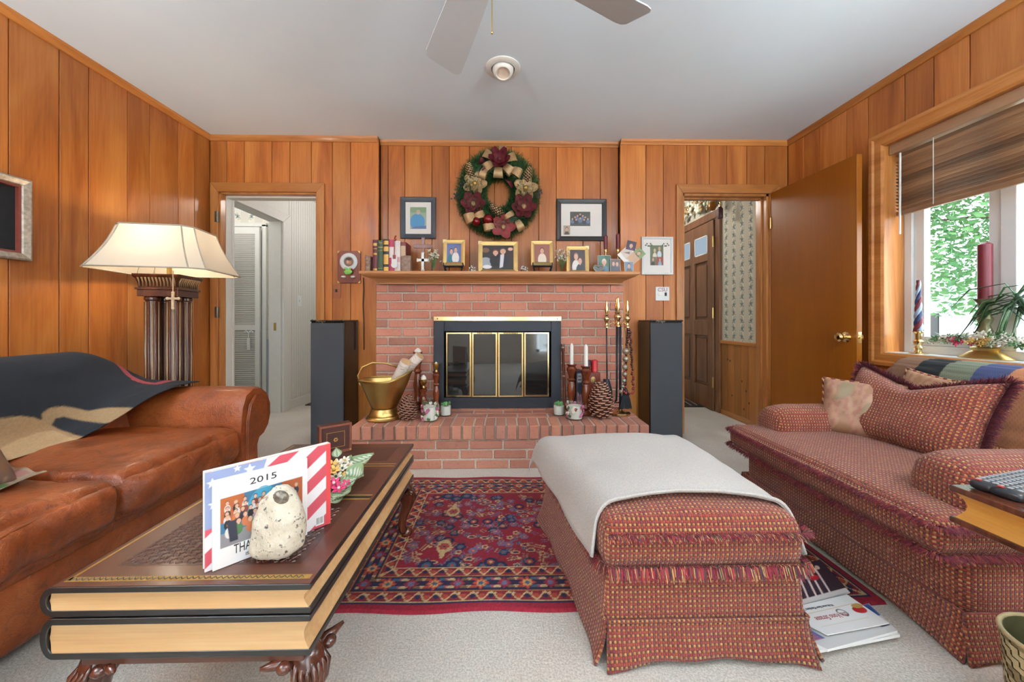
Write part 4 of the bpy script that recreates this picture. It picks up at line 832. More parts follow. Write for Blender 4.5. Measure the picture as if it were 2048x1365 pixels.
# ================================================================ FLOOR LAMP
def floor_lamp():
    c = Vector((-1.975, 2.235, 0)); rz = R(-11)
    t = thing('floor_lamp', 'lit floor lamp with flared white shade on clustered reeded columns', 'floor lamp', c, (0, 0, -rz))
    mb = MB(); b = 0.13; mb.box(-b, b, -b, b, 0, 0.03).box(-b+0.015, b-0.015, -b+0.015, b-0.015, 0.03, 0.06).box(-b+0.03, b-0.03, -b+0.03, b-0.03, 0.06, 0.085); mb.build('base', M['mahog'], t, bevel=0.004)
    q = 0.052
    for sx, sy in ((-1, -1), (1, -1), (1, 1), (-1, 1)):
        prof = [(0.038, 0.085), (0.038, 0.1), (0.030, 0.11), (0.030, 1.055), (0.037, 1.062), (0.037, 1.075), (0.032, 1.08)]
        co = MB().lathe(prof, (sx*q, sy*q, 0), 16).build('column', M['mahog'], t, smooth=40); mb = MB()
        for k in range(12): a = 2*PI*k/12; mb.tube([(sx*q+0.0305*math.cos(a), sy*q+0.0305*math.sin(a), 0.12), (sx*q+0.0305*math.cos(a), sy*q+0.0305*math.sin(a), 1.05)], 0.0042, 6, mi=k % 2)
        mb.build('reeding', [plain('gilt_reed', (150, 124, 92), 0.35, metal=0.3), M['mahog']], co, smooth=True)
    cap = MB(); 
    for z0, z1, w in ((1.08, 1.118, 0.098), (1.118, 1.13, 0.105)): cap.box(-w, w, -w, w, z0, z1)
    cap.rings([[(-w, -w, z), (w, -w, z), (w, w, z), (-w, w, z)] for z, w in ((1.13, 0.094), (1.15, 0.096), (1.18, 0.104), (1.19, 0.112), (1.206, 0.114))]); co = cap.build('capital', M['mahog'], t, bevel=0.002)
    mb = MB()
    for k in range(11):
        p = -0.085+k*0.017
        for rot_ in range(4): m_ = rotm('Z', rot_*PI/2); mb.tube([m_ @ Vector((p, -0.098, 1.136)), m_ @ Vector((p, -0.100, 1.16)), m_ @ Vector((p, -0.111, 1.186))], [0.0035, 0.0045, 0.0055], 6)
    mb.build('fluting', _pm['gilt_reed'], co, smooth=True)
    MB().lathe([(0.012, 1.2), (0.012, 1.3), (0.018, 1.305), (0.018, 1.36)], n=12).tube([(0, 0, 1.3), (0.0, 0, 1.50)], 0.004, 6).lathe([(0.0, 1.515), (0.012, 1.505), (0.012, 1.495), (0.006, 1.485)], n=12).build('stem', M['oldbrass'], t, smooth=40)
    for s in (-1, 1): MB().lathe([(0.012, 1.33), (0.028, 1.37), (0.028, 1.395), (0.014, 1.42), (0, 1.422)], (s*0.05, 0, 0), 12).build('bulb', M['bulb'], t, smooth=True)
    # shade: rectangle with cut corners, flared sides
    def ring(z, hx, hy, cut): return [(-hx+cut, -hy, z), (hx-cut, -hy, z), (hx, -hy+cut, z), (hx, hy-cut, z), (hx-cut, hy, z), (-hx+cut, hy, z), (-hx, hy-cut, z), (-hx, -hy+cut, z)]
    bx, by, tx, ty = 0.285, 0.245, 0.185, 0.15; rings = []
    for k in range(9):
        f = k/8; g = f+0.10*math.sin(f*PI); rings.append(ring(1.228+0.247*f, bx+(tx-bx)*g, by+(ty-by)*g, 0.055+(0.04-0.055)*f))
    sh = MB().rings(rings, cap=False).build('shade', M['shade'], t); piping = MB()
    for rr in (rings[0], rings[-1]): piping.tube([Vector(p) for p in rr], 0.0045, 6, closed=True)
    for k in range(8): piping.tube([Vector(r_[k]) for r_ in rings], 0.0035, 6)
    piping.build('piping', plain('grey_braid', (176, 166, 150), 0.7), sh, smooth=True)
    mb = MB(); sp = [Vector((0, 0, 1.49)), Vector((tx, 0, 1.475)), Vector((-tx, 0, 1.475)), Vector((0, ty, 1.475)), Vector((0, -ty, 1.475))]
    for s_ in sp[1:]: mb.tube([sp[0], s_], 0.002, 5)
    mb.build('spider', M['oldbrass'], sh)
    # hanging cross charm
    mb = MB(); x, y = 0.085, -0.115; mb.tube([(x, y, 1.225), (x, y, 1.10)], 0.003, 5); mb.obox((x, y, 1.055), (0.012, 0.008, 0.085)).obox((x, y, 1.068), (0.052, 0.008, 0.012))
    for dx, dz in ((0.027, 1.068), (-0.027, 1.068), (0, 1.10), (0, 1.012)): mb.ball((x+dx, y, dz), (0.009, 0.006, 0.009), 8, 6)
    mb.build('cross_pull', plain('ivory_cross', (214, 186, 150), 0.5), t, smooth=40)
    l = point('floor_lamp_light', (c.x, c.y, 1.37), 17, (1, 0.86, 0.66), 0.05); return t
floor_lamp()
# ================================================================ LEATHER SOFA
def n3(p, s, seed=0.0): return noise.noise(Vector((p[0]*s+seed, p[1]*s, p[2]*s)))
def sofa():
    t = thing('leather_sofa', 'cognac brown leather sofa with rolled arms', 'sofa', (-1.75, 0.95, 0))
    Y0, Y1 = -0.14, 1.93
    MB().rbox((-1.79, (Y0+Y1)/2, 0.135), (0.90, Y1-Y0, 0.21), 0.03, 12).build('base', M['leather'], t, world=True, smooth=True)
    MB().rbox((-1.77, (Y0+Y1)/2, 0.265), (0.90, Y1-Y0-0.04, 0.09), 0.035, 10).build('seat_rail', M['leather'], t, world=True, smooth=True)
    for sx in (-2.14, -1.45):
        for yy in (Y0+0.1, Y1-0.1): MB().lathe([(0.03, 0), (0.035, 0.01), (0.03, 0.035)], (sx, yy, 0), 12).build('foot', M['mahog'], t, world=True)
    for k in range(3):
        yb = 1.815-k*0.565; yc = yb-0.2825
        def wr(p, yc=yc, k=k):
            p = Vector(p); e = max(0.0, (p.x+1.45)/0.2)
            f = n3((p.x*0.7, p.y*3.0, p.z*0.8), 5.5, k*7); g = n3((p.x*2, p.y*4, p.z), 9, 3+k)
            front = max(0, min(1, (p.x+1.40)/0.12)); p.x += front*(0.022*f+0.012*g+0.006*n3((p.x, p.y*9, p.z*2), 6, 5+k)); p.z += (1-front)*0.012*n3(p, 6, k*3)+(0.004*g if p.z > 0.38 else 0); return p
        o = MB().rbox((-1.71, yc, 0.352), (0.90, 0.558, 0.150), (0.045, 0.035, 0.05), 26, bulge=(0.025, 0.0, 0.03), warp=wr).build('seat_cushion', M['leather'], t, world=True, smooth=True)
        mb = MB()
        for z in (0.405, 0.297):
            pts = []
            for i in range(25): s = -1+2*i/24; pts.append(wr(Vector((-1.71+0.45-0.012+0.025*(1-s*s)*0.55, yc+s*0.262, z))))
            mb.tube(pts, 0.0045, 6)
        mb.build('welt', M['leather'], o, world=True, smooth=True)
    # back: profile swept along Y, crest sinking towards the arms
    YE = 2.03
    def crest(y):
        e = min(1.0, max(0.0, (YE-y)/0.30)) if y > 0.9 else min(1.0, max(0.0, (y+0.22)/0.30)); return 0.60+0.185*math.sin(e*PI/2)**1.1
    def back(u, v, off=0.0):
        y = -0.22+(YE+0.22)*u; zt = crest(y); a = v
        prof = [(-1.80, 0.30), (-1.79, 0.40), (-1.83, 0.52), (-1.875, zt-0.12), (-1.91, zt-0.035), (-1.965, zt), (-2.04, zt-0.015), (-2.10, zt-0.07), (-2.14, 0.45), (-2.17, 0.06)]
        f = a*(len(prof)-1); i = min(int(f), len(prof)-2); q = f-i; p0 = prof[max(i-1, 0)]; p1 = prof[i]; p2 = prof[i+1]; p3 = prof[min(i+2, len(prof)-1)]
        def cr(k): return 0.5*((2*p1[k])+(-p0[k]+p2[k])*q+(2*p0[k]-5*p1[k]+4*p2[k]-p3[k])*q*q+(-p0[k]+3*p1[k]-3*p2[k]+p3[k])*q**3)
        return (cr(0), y, cr(1))
    rg_ = [[back(i/44, j/36) for j in range(37)] for i in range(45)]; MB().rings(rg_).build('backrest', M['leather'], t, world=True, smooth=50)
    def arm(ys, name='arm'):
        sg = 1 if ys > 1 else -1
        pf = [(0.0, 0.05), (-0.012, 0.2), (-0.014, 0.34), (-0.012, 0.44), (0.0, 0.52), (0.03, 0.58), (0.08, 0.606), (0.14, 0.60), (0.19, 0.565), (0.222, 0.50), (0.225, 0.44), (0.205, 0.385), (0.165, 0.348), (0.128, 0.335), (0.113, 0.30), (0.11, 0.2), (0.115, 0.05)]
        rings = []
        for x, sc in ((-2.13, 0.9), (-2.12, 0.98), (-2.1, 1), (-1.9, 1), (-1.7, 1.005), (-1.5, 1.01), (-1.33, 1.0), (-1.285, 0.985), (-1.272, 0.95)):
            cy, cz = 0.08, 0.42; rings.append([(x+0.006*n3((x, a, z), 9), ys+sg*(cy+(a-cy)*sc), z if z < 0.1 else cz+(z-cz)*sc) for a, z in pf])
        a = MB().rings(rings).build(name, M['leather'], t, world=True, smooth=50)
        # scroll facing and welt on the front
        inner = [(0.03, 0.07), (0.024, 0.3), (0.026, 0.44), (0.045, 0.52), (0.085, 0.562), (0.135, 0.556), (0.172, 0.52), (0.182, 0.46), (0.165, 0.405), (0.12, 0.375), (0.092, 0.34), (0.086, 0.2), (0.088, 0.07)]
        mb = MB(); mb.rings([[(-1.274, ys+sg*p, z) for p, z in inner], [(-1.262, ys+sg*(p*0.94+0.006), z) for p, z in inner]]); mb.build('scroll_panel', M['leather'], a, world=True, smooth=50)
        MB().tube([(-1.270, ys+sg*p, z) for p, z in inner], 0.005, 6).build('welt', M['leather'], a, world=True, smooth=True)
        return a
    arm(1.835); arm(-0.045)
    # blanket
    Ya, Yb2 = 0.45, 1.985; nu, nv = 330, 210; u, v = np.meshgrid(np.linspace(0, 1, nu+1), np.linspace(0, 1, nv+1), indexing='ij'); P = np.empty(u.shape+(3,)); B0 = np.empty(u.shape+(2,))
    def lerp(a, b, f): return a+(b-a)*f
    def cat(pts, f):
        f = f*(len(pts)-1); i = min(int(f), len(pts)-2); q = f-i; p0, p1, p2, p3 = pts[max(i-1, 0)], pts[i], pts[i+1], pts[min(i+2, len(pts)-1)]
        return [0.5*((2*p1[k])+(-p0[k]+p2[k])*q+(2*p0[k]-5*p1[k]+4*p2[k]-p3[k])*q*q+(-p0[k]+3*p1[k]-3*p2[k]+p3[k])*q**3) for k in (0, 1)]
    for i in range(nu+1):
        y = lerp(Ya, Yb2, i/nu); zt = crest(y)+0.012; f = min(1.0, max(0.0, (y-1.50)/0.36)); f = f*f*(3-2*f); za = 0.625 if y < 1.95 else 0.625-((y-1.95)/0.095)**2*0.02
        A = [(-1.745, 0.452), (-1.772, 0.475), (-1.815, 0.53), (-1.86, zt-0.115), (-1.90, zt-0.03), (-1.965, zt), (-2.045, zt-0.012), (-2.112, zt-0.08), (-2.14, 0.55)]
        Bp = [(-1.60, za), (-1.68, za+0.002), (-1.77, za+0.006), (-1.85, lerp(za, zt, 0.35)), (-1.905, lerp(za, zt, 0.8)), (-1.965, max(zt, za+0.02)), (-2.045, max(zt-0.012, za)), (-2.112, zt-0.07), (-2.14, 0.55)]
        pts = [(lerp(a[0], b[0], f), lerp(a[1], b[1], f)) for a, b in zip(A, Bp)]
        for j in range(nv+1):
            x, z = cat(pts, j/nv); s_ = j/nv; w = 0.006*math.sin(y*21+s_*6)*max(0, 0.55-s_)+0.004*n3((y, s_*2, 0), 6)+0.010*f*(1-f)*4*math.sin(s_*14+y*9)*max(0, 0.5-s_)
            P[i, j] = (x+w+0.004, y, z+abs(w)*0.5); B0[i, j] = (y, z)
    Yc, Z = B0[..., 0], B0[..., 1]
    def YZ(px, py): p = atx(px, -1.83); d = p.y; return (d, EYE-(py-HZ)/FPX*(d-0.02*1.83))
    C = np.empty(P.shape); C[:] = lin((25, 28, 34)); C *= RNG.uniform(0.8, 1.2, C.shape[:2])[..., None]
    front = v < 0.5
    tan = [('p', [YZ(*q) for q in ((-40, 845), (0, 838), (35, 833), (62, 836), (85, 846), (100, 862), (125, 886), (120, 906), (60, 945), (0, 980), (-40, 990))], (150, 120, 84)),
           ('p', [YZ(*q) for q in ((75, 846), (80, 828), (98, 817), (122, 813), (142, 817), (158, 824), (178, 818), (200, 817), (222, 824), (285, 814), (232, 836), (205, 846), (180, 852), (158, 851), (138, 843), (118, 834), (102, 838), (92, 850))], (146, 118, 84)),
           ('p', [YZ(*q) for q in ((-40, 905), (20, 880), (60, 866), (88, 862), (100, 875), (112, 890), (60, 935), (0, 965))], (172, 142, 104))]
    T = soft(Yc, Z, tan, (25, 28, 34), 0.004, 0.003); m = front; C[m] = T[m]*RNG.uniform(0.9, 1.1, C.shape[:2])[m][..., None]
    edge = ((Yc > 1.86) & (Yc < 1.895) & (v > 0.30)) | ((np.abs(v-0.20) < 0.03) & (Yc > 1.86)) | ((v > 0.19) & (v < 0.34) & (np.abs(Yc-1.875-(0.3-v)*0.15) < 0.018)); C[edge] = lin((156, 64, 68))
    bl = thing('wool_blanket', 'black wool blanket with tan applique and red stripe over the sofa back', 'blanket', (-1.95, 1.15, 0.8)); colgrid('cloth', P, C, M['wool'], bl, world=True)
    sd = bl.children[0].modifiers.new('solid', 'SOLIDIFY'); sd.thickness = 0.004; sd.offset = 0
sofa()
def pillow_mesh(w, h, th, ear=0.12, n=22, sag=0.0, dip=0.0, seed=0, thick_bot=1.25):
    """soft pillow in XZ, faces to +-Y, origin at its centre"""
    F = []
    for sgn in (-1, 1):
        def fn(a, b, sgn=sgn):
            s, q = -1+2*a, -1+2*b
            ox = 1-ear*(1-q*q)*1.0; oz = 1-ear*(1-s*s)
            x = s*w/2*ox; z = q*h/2*oz
            if q > 0: z -= dip*q*(1-abs(s))**1.2
            k = ((1-s**4)*(1-q**4))**0.55; y = sgn*th/2*k*(thick_bot if q < 0 else 1.0)**(-q if q < 0 else 1)
            y += 0.008*noise.noise(Vector((s*2.2+seed, q*2.2, sgn)))*k; return (x, y, z)
        F.append(fn)
    mb = MB(); mb.grid(F[0], n, n).grid(F[1], n, n); return mb, F[0]
def edge_path(fn, n=40):
    pts = [fn(i/n, 0) for i in range(n)]+[fn(1, i/n) for i in range(n)]+[fn(1-i/n, 1) for i in range(n)]+[fn(0, 1-i/n) for i in range(n)]
    return [Vector((p[0], 0, p[2])) for p in pts]
PAL = [(130, 26, 44), (104, 24, 44), (158, 40, 48), (190, 150, 96), (84, 34, 60), (146, 66, 52), (64, 70, 54), (120, 30, 50)]
def fringe(path, outs, L, parent, dens=0.0016, per=3, droop=0.4, world=False, jit=0.6, pal=PAL, name='fringe', w=0.0011, closed=False):
    P = [Vector(p) for p in path]; rg = np.random.RandomState(len(P)); vs = []; fs = []; cols = []
    segs = list(zip(P, P[1:]+P[:1], outs, outs[1:]+outs[:1])) if closed else list(zip(P[:-1], P[1:], outs[:-1], outs[1:]))
    pl = [lin(c) for c in pal]
    for a, b, o1, o2 in segs:
        l = (b-a).length; m = max(1, int(l/dens)); tdir = (b-a).normalized() if l > 1e-9 else Vector((1, 0, 0))
        for k in range(m):
            for _ in range(per):
                f = (k+rg.rand())/m; p = a.lerp(b, f); o = (Vector(o1).lerp(Vector(o2), f)); o = (o+Vector(rg.normal(size=3))*jit*0.5).normalized()
                ln = L*rg.uniform(0.7, 1.15); q = p+o*ln*0.6; e = p+o*ln+Vector((0, 0, -droop*ln)); c = pl[rg.randint(len(pl))]*rg.uniform(0.7, 1.2); s = tdir*w
                i = len(vs); vs += [p-s, p+s, q-s, q+s, e-s*0.7, e+s*0.7]; fs += [(i, i+1, i+3, i+2), (i+2, i+3, i+5, i+4)]; cols += [c]*6
    mb = MB(); mb.add(vs, fs); o = mb.build(name, M['strand'], parent, world=world, kind='stuff', fixn=False); vcolset(o.data, cols); return o
def silk_pillow(name, label, loc, rot, w, h, th, seed, base=(164, 126, 104), rope=True):
    t = thing(name, label, 'pillow', loc, rot); mb, fn = pillow_mesh(w, h, th, 0.06, 44, seed=seed); o = mb.build('cover', M['leafv'], t, smooth=True)
    co = np.array([v.co[:] for v in o.data.vertices]); C = np.empty((len(co), 3)); C[:] = lin(base)
    for i, p in enumerate(co):
        a = noise.noise(Vector((p[0]*60+seed*3, p[2]*34, 0))); b = noise.noise(Vector((p[0]*11+seed, p[2]*11, 4)))
        if a > 0.12: C[i] = lin((142, 82, 70))
        elif a < -0.25: C[i] = lin((176, 144, 112))
        if b > 0.30: C[i] = lin((100, 112, 76))
        elif b < -0.34: C[i] = lin((128, 92, 50))
    C = 0.5*C+0.5*lin(base); vcolset(o.data, C)
    if rope:
        pts = edge_path(fn); mb = MB()
        for ph_ in (0, PI): mb.tube([p+Vector((0.004*math.cos(i*1.3+ph_), 0.005*math.sin(i*1.3+ph_), 0)) for i, p in enumerate(pts)], 0.0045, 5, mi=0 if ph_ == 0 else 1, closed=True)
        mb.build('rope_edge', [plain('rope_wine', (112, 44, 46), 0.8), plain('rope_tan', (182, 140, 100), 0.8)], t, smooth=True)
    return t
silk_pillow('throw_pillow', 'muted floral pillow at the left end of the leather sofa', (-1.585, 1.012, 0.548), (R(-30), 0, R(84)), 0.36, 0.25, 0.13, 4, (112, 90, 80), False)
ns = thing('folded_napkin', 'green and pink leaf print cloth on the leather seat', 'cloth', (-1.52, 1.16, 0.45)); a, b = np.meshgrid(np.linspace(0, 1, 40), np.linspace(0, 1, 30), indexing='ij')
cc = paint(a, b, [('p', [(0, .1), (.9, .35), (1, .6), (.2, .35)], (84, 108, 66)), ('p', [(0, .55), (.8, .7), (.75, .95), (0, .8)], (150, 96, 92)), ('p', [(.1, .4), (.9, .62), (.6, .68)], (190, 150, 140))], (150, 132, 110))
P = np.stack([-1.66+0.2*a, 1.06+0.19*b-0.03*a, 0.458+0.005*np.sin(a*16+b*5)+0.02*(1-a)*b], -1); colgrid('cloth', P, cc, M['leafv'], ns, world=True)
# ================================================================ COFFEE TABLE (two stacked giant books on cabriole legs)
TX0, TX1, TY0, TY1, TZ = -0.956, -0.405, 0.785, 1.67, 0.395
pgm = wood('gilded_page_edges', (166, 124, 80), (188, 148, 100), (202, 168, 122), 0, 0.5, 0.05, 4.0, vary=0, bump=0.02); dkc = plain('dark_green_black_board', (34, 32, 30), 0.3, var=0.15, coat=0.2)
lth = plain('tooled_brown_leather', (84, 48, 36), 0.32, var=0.18, scale=14, coat=0.25)
def cover_book(parent, x0, x1, y0, y1, z0, z1, tc, page, name):
    # covers, concave page block, rounded spine on the -X side
    mb = MB(); mb.box(x0+0.02, x1, y0, y1, z1-tc, z1).box(x0+0.02, x1, y0, y1, z0, z0+tc); h = (z1-z0)/2; zc = (z0+z1)/2
    sp = [(x0+0.025, z1)]+[(x0+0.025-0.026*math.sin(a*PI/12), zc+h*math.cos(a*PI/12)) for a in range(1, 12)]+[(x0+0.025, z0)]
    inn = [(x0+0.025, z0+tc)]+[(x0+0.027-0.014*math.sin(a*PI/12), zc-(h-tc)*math.cos(a*PI/12)) for a in range(1, 12)]+[(x0+0.025, z1-tc)]
    mb.prism(sp+inn, y0, y1, 'y'); b = mb.build(name, [dkc], parent, world=True, bevel=0.002)
    pg = MB(); rings = []
    for k in range(9):
        f = k/8; z = z0+tc+(z1-z0-2*tc)*f; dd = 0.004+0.012*math.sin(f*PI)
        rings.append([(x0+0.014+0.008*abs(1-2*f), y0+dd*0.35, z), (x1-dd, y0+dd*0.35, z), (x1-dd, y1-dd*0.6, z), (x0+0.014+0.008*abs(1-2*f), y1-dd*0.6, z)])
    pg.rings(rings).build('page_block', pgm, b, world=True); return b
def coffee_table():
    t = thing('coffee_table', 'coffee table shaped like two stacked giant leather books', 'table', ((TX0+TX1)/2, (TY0+TY1)/2, 0))
    up = cover_book(t, TX0, TX1, TY0, TY1, 0.333, TZ-0.001, 0.0125, None, 'upper_book'); cover_book(t, TX0, TX1, TY0, TY1, 0.2445, 0.329, 0.0135, None, 'lower_book')
    MB().box(TX0+0.07, TX1-0.02, TY0+0.012, TY1-0.02, 0.222, 0.2445).build('apron', plain('apron_stained_wood', (82, 46, 32), 0.3, coat=0.2, var=0.15, scale=12), t, world=True, bevel=0.003)
    # leather top: border, three tooled fields with gilt bands
    MB().box(TX0+0.022, TX1-0.002, TY0+0.002, TY1-0.002, TZ-0.001, TZ).build('leather_top', lth, up, world=True)
    def line(x0, x1, y0, y1, nm='gilt_band', m=M['goldp'], h=0.0004): return MB().box(x0, x1, y0, y1, TZ, TZ+h).build(nm, m, up, world=True)
    line(TX0+0.03, TX1-0.01, TY0+0.016, TY0+0.030)
    ys = [TY0+0.045, TY0+0.36, TY0+0.405, TY0+0.62, TY0+0.66, TY1-0.03]
    for y in (ys[1]+0.006, ys[2]-0.014, ys[3]+0.006, ys[4]-0.014): line(TX0+0.03, TX1-0.01, y, y+0.008)
    line(TX0+0.03, TX1-0.01, ys[1]+0.016, ys[2]-0.016, 'dark_band', dkc); line(TX0+0.03, TX1-0.01, ys[3]+0.016, ys[4]-0.016, 'dark_band', dkc)
    for x in (TX0+0.032,): line(x, x+0.006, TY0+0.02, TY1-0.02)
    tool = plain('embossed_field', (66, 36, 28), 0.35, var=0.3, scale=40, coat=0.2)
    for a, b in ((ys[0]+0.02, ys[1]-0.02), (ys[2]+0.02, ys[3]-0.02), (ys[4]+0.02, ys[5]-0.02)): line(TX0+0.09, TX1-0.055, a, b, 'tooled_field', tool, 0.0003)
    mb = MB()                                          # scrolled embossing on the near field
    for i in range(20):
        for j in range(22):
            x = TX0+0.1+i*0.0195; y = ys[0]+0.03+j*0.0112; 
            if x > TX1-0.065 or y > ys[1]-0.025: continue
            s = 1 if (i+j) % 2 else -1; mb.tube([(x-0.007, y, TZ+0.0004), (x-0.003, y+s*0.004, TZ+0.0006), (x+0.003, y-s*0.004, TZ+0.0006), (x+0.008, y, TZ+0.0004)], 0.0016, 4)
    mb.build('embossing', lth, up, world=True, kind='stuff', fixn=False)
    mb = MB()
    for k in range(40): x = TX0+0.04+k*0.0122; mb.tube([(x, TY0+0.019, TZ+0.0006), (x+0.005, TY0+0.027, TZ+0.0006), (x+0.010, TY0+0.021, TZ+0.0006)], 0.0011, 4)
    mb.build('gilt_scroll', dkc, up, world=True, kind='stuff', fixn=False)
    for (lx, ly, dx, dy) in ((TX1-0.035, TY1-0.05, 1, 1), (TX1-0.035, TY0+0.05, 1, -1), (TX0+0.085, TY1-0.05, -1, 1), (TX0+0.085, TY0+0.05, -1, -1)):
        o = Vector((dx, dy, 0)).normalized(); c = Vector((lx, ly, 0)); hs = ((0.228, -0.004, 0.032), (0.205, 0.008, 0.036), (0.175, 0.022, 0.034), (0.14, 0.020, 0.026), (0.10, 0.004, 0.019), (0.065, -0.006, 0.0155), (0.045, -0.002, 0.017), (0.03, 0.008, 0.019))
        lg = MB().tube([c+o*d+Vector((0, 0, z)) for z, d, r_ in hs], [r_ for *_, r_ in hs], 14).build('cabriole_leg', M['mahog'], t, world=True, smooth=True)
        MB().ball(c+o*0.018+Vector((0, 0, 0.024)), (0.026, 0.026, 0.022), 14, 10).build('ball_foot', M['mahog'], lg, world=True, smooth=True)
        mb = MB(); side = Vector((-o.y, o.x, 0))
        for k in range(7):
            a = (k-3)/3; mb.tube([c+o*(0.028-0.01*abs(a))+side*a*0.024+Vector((0, 0, 0.222)), c+o*(0.052-0.018*abs(a))+side*a*0.034+Vector((0, 0, 0.195)), c+o*(0.058-0.02*abs(a))+side*a*0.028+Vector((0, 0, 0.165)), c+o*(0.046-0.016*abs(a))+side*a*0.012+Vector((0, 0, 0.125))], [0.004, 0.007, 0.006, 0.003], 6)
        for s in (-1, 1): mb.ball(c+side*s*0.045+o*0.01+Vector((0, 0, 0.212)), (0.016, 0.016, 0.013), 10, 8); mb.tube([c+side*s*0.03+Vector((0, 0, 0.215)), c+side*s*0.06-o*0.005+Vector((0, 0, 0.216)), c+side*s*0.085-o*0.01+Vector((0, 0, 0.221))], [0.014, 0.010, 0.004], 8)
        mb.build('acanthus_carving', M['mahog'], lg, world=True, smooth=True)
coffee_table()
# ================================================================ OTTOMAN
def ottoman():
    t = thing('tweed_ottoman', 'long rust tweed ottoman with fringed cushion and skirt', 'ottoman', (0.53, 1.37, 0))
    y0, y1 = 1.035, 1.73
    def wp(p):                      # unit frame x in -1..1 -> trapezoid plan
        f = (p.y-y0)/(y1-y0); cx = 0.562+(0.505-0.562)*f; hw = 0.280+(0.316-0.280)*f; return Vector((cx+p.x*hw, p.y, p.z))
    yc, ly = (y0+y1)/2, y1-y0
    def wb(p):
        q = wp(p); k = max(0, (0.24-p.z)/0.2); q.x += math.copysign(0.012*k, p.x); q.y += (0.012*k if p.y > yc else -0.012*k); return q
    MB().rbox((0, yc, 0.175), (2, ly, 0.19), (0.06, 0.022, 0.03), 20, warp=wb).build('body', M['tweed'], t, world=True, smooth=True, uv=True)
    def wc(p):
        q = wp(Vector((p.x*1.02, p.y, p.z))); q.z += 0.006*n3(q, 7); return q
    MB().rbox((0, yc, 0.312), (2, ly+0.02, 0.125), (0.10, 0.035, 0.045), 26, bulge=(0, 0, 0.055), warp=lambda p: wc(p) if p.z > 0.3 else wc(Vector((p.x, p.y, max(p.z, 0.255))))).build('cushion', M['tweed'], t, world=True, smooth=True, uv=True)
    def rim(z, out, m=24):
        pts = []; outs = []
        for i in range(m*4):
            s, k = divmod(i, m); f = -1+2*k/m; x, y, ox, oy = ((f, -1, 0, -1), (1, f, 1, 0), (-f, 1, 0, 1), (-1, -f, -1, 0))[s]
            if abs(f) > 0.9:
                c = 0.92; 
            p = wp(Vector((x*(1.0+0.0), yc+y*(ly/2+0.008), z))); pts.append(p+Vector((ox, oy, 0))*out); outs.append(Vector((ox, oy, 0.1)))
        return pts, outs
    p, o = rim(0.350, 0.004); fringe(p[:26], o[:26], 0.022, t, dens=0.0024, per=6, droop=0.25, world=True)
    p, o = rim(0.262, 0.002); fringe(p, o, 0.026, t, dens=0.0025, per=4, droop=0.9, world=True, closed=True, jit=0.35)
    # skirt: four flared panels with scalloped hems and open corner pleats
    for s in range(4):
        def sk(a, b, s=s):
            f = -1+2*a; z = 0.112-b*0.108*(1-0.16*(1-f*f)**1.0 if s in (0, 2) else 1-0.10*(1-f*f)); fl = 0.006+0.035*b**1.6*(0.45+0.55*abs(f)**3); e = f*(1+0.035*b)
            x, y, ox, oy = ((e, -1, 0, -1), (1, e, 1, 0), (-e, 1, 0, 1), (-1, -e, -1, 0))[s]; q = wp(Vector((x, yc+y*(ly/2+0.012), z)))
            q += Vector((ox, oy, 0))*(fl+0.004*math.sin(a*19)*b); return q
        o = MB().grid(sk, 24, 8).build('skirt_panel', M['tweed'], t, world=True, smooth=True, uv=True); sd = o.modifiers.new('solid', 'SOLIDIFY'); sd.thickness = 0.008
        MB().tube([sk(i/24, 0)+Vector((0, 0, 0.004)) for i in range(25)], 0.005, 6).build('welt', M['tweed'], o, world=True, smooth=True, uv=True)
    # throw: the top follows the crowned cushion, the sides hang
    def th(a, b):
        y = 1.095+0.76*b; s_ = -1+2*a; half = 0.300+0.03*b; arc = s_*(half+0.115-0.02*b); X_ = abs(arc); sg = 1 if arc > 0 else -1
        yy = min(y, 1.742); over = max(0, y-1.742); rc = 0.055; flat = half-rc
        if X_ < flat: lx, dz = X_, 0
        elif X_ < flat+rc*PI/2: t_ = (X_-flat)/rc; lx, dz = flat+rc*math.sin(t_), rc*(math.cos(t_)-1)
        else: lx, dz = flat+rc+0.05*(X_-flat-rc*PI/2), -rc-(X_-flat-rc*PI/2)
        q = (yy-yc)/(ly/2+0.01); zt = 0.392+0.062*(1-min(1, lx/half)**2)*(1-abs(q)**4)
        if over > 0:
            t_ = min(over/0.05, PI/2); yy += 0.05*math.sin(t_)*0.9; dz -= 0.05*(1-math.cos(t_))+max(0, over-0.05*PI/2)
        hang = max(0, -dz-0.03)
        f = (yy-y0)/(y1-y0); cx = 0.562+(0.505-0.562)*f; hw = (0.280+(0.316-0.280)*f)/0.300
        yy += -0.03*abs(s_)**3*max(0, 1-b*4)
        return Vector((cx+sg*lx*min(hw, 1.06)+sg*0.008+sg*0.02*min(1, hang*8)+0.005*math.sin(y*19)*min(1, hang*10), yy, zt+dz+0.010+0.003*n3((arc*5, y*5, 0), 2)))
    tw = thing('fleece_throw', 'plain ivory fleece throw spread over the ottoman', 'throw', (0.53, 1.4, 0.43)); o = MB().grid(th, 56, 44).build('cloth', M['throw'], tw, world=True, smooth=True); sd = o.modifiers.new('solid', 'SOLIDIFY'); sd.thickness = 0.006; sd.offset = 1
    MB().tube([th(i/56, 0)+Vector((0, 0, 0.003)) for i in range(57)], 0.005, 6).build('hem', M['throw'], tw, world=True, smooth=True)
ottoman()
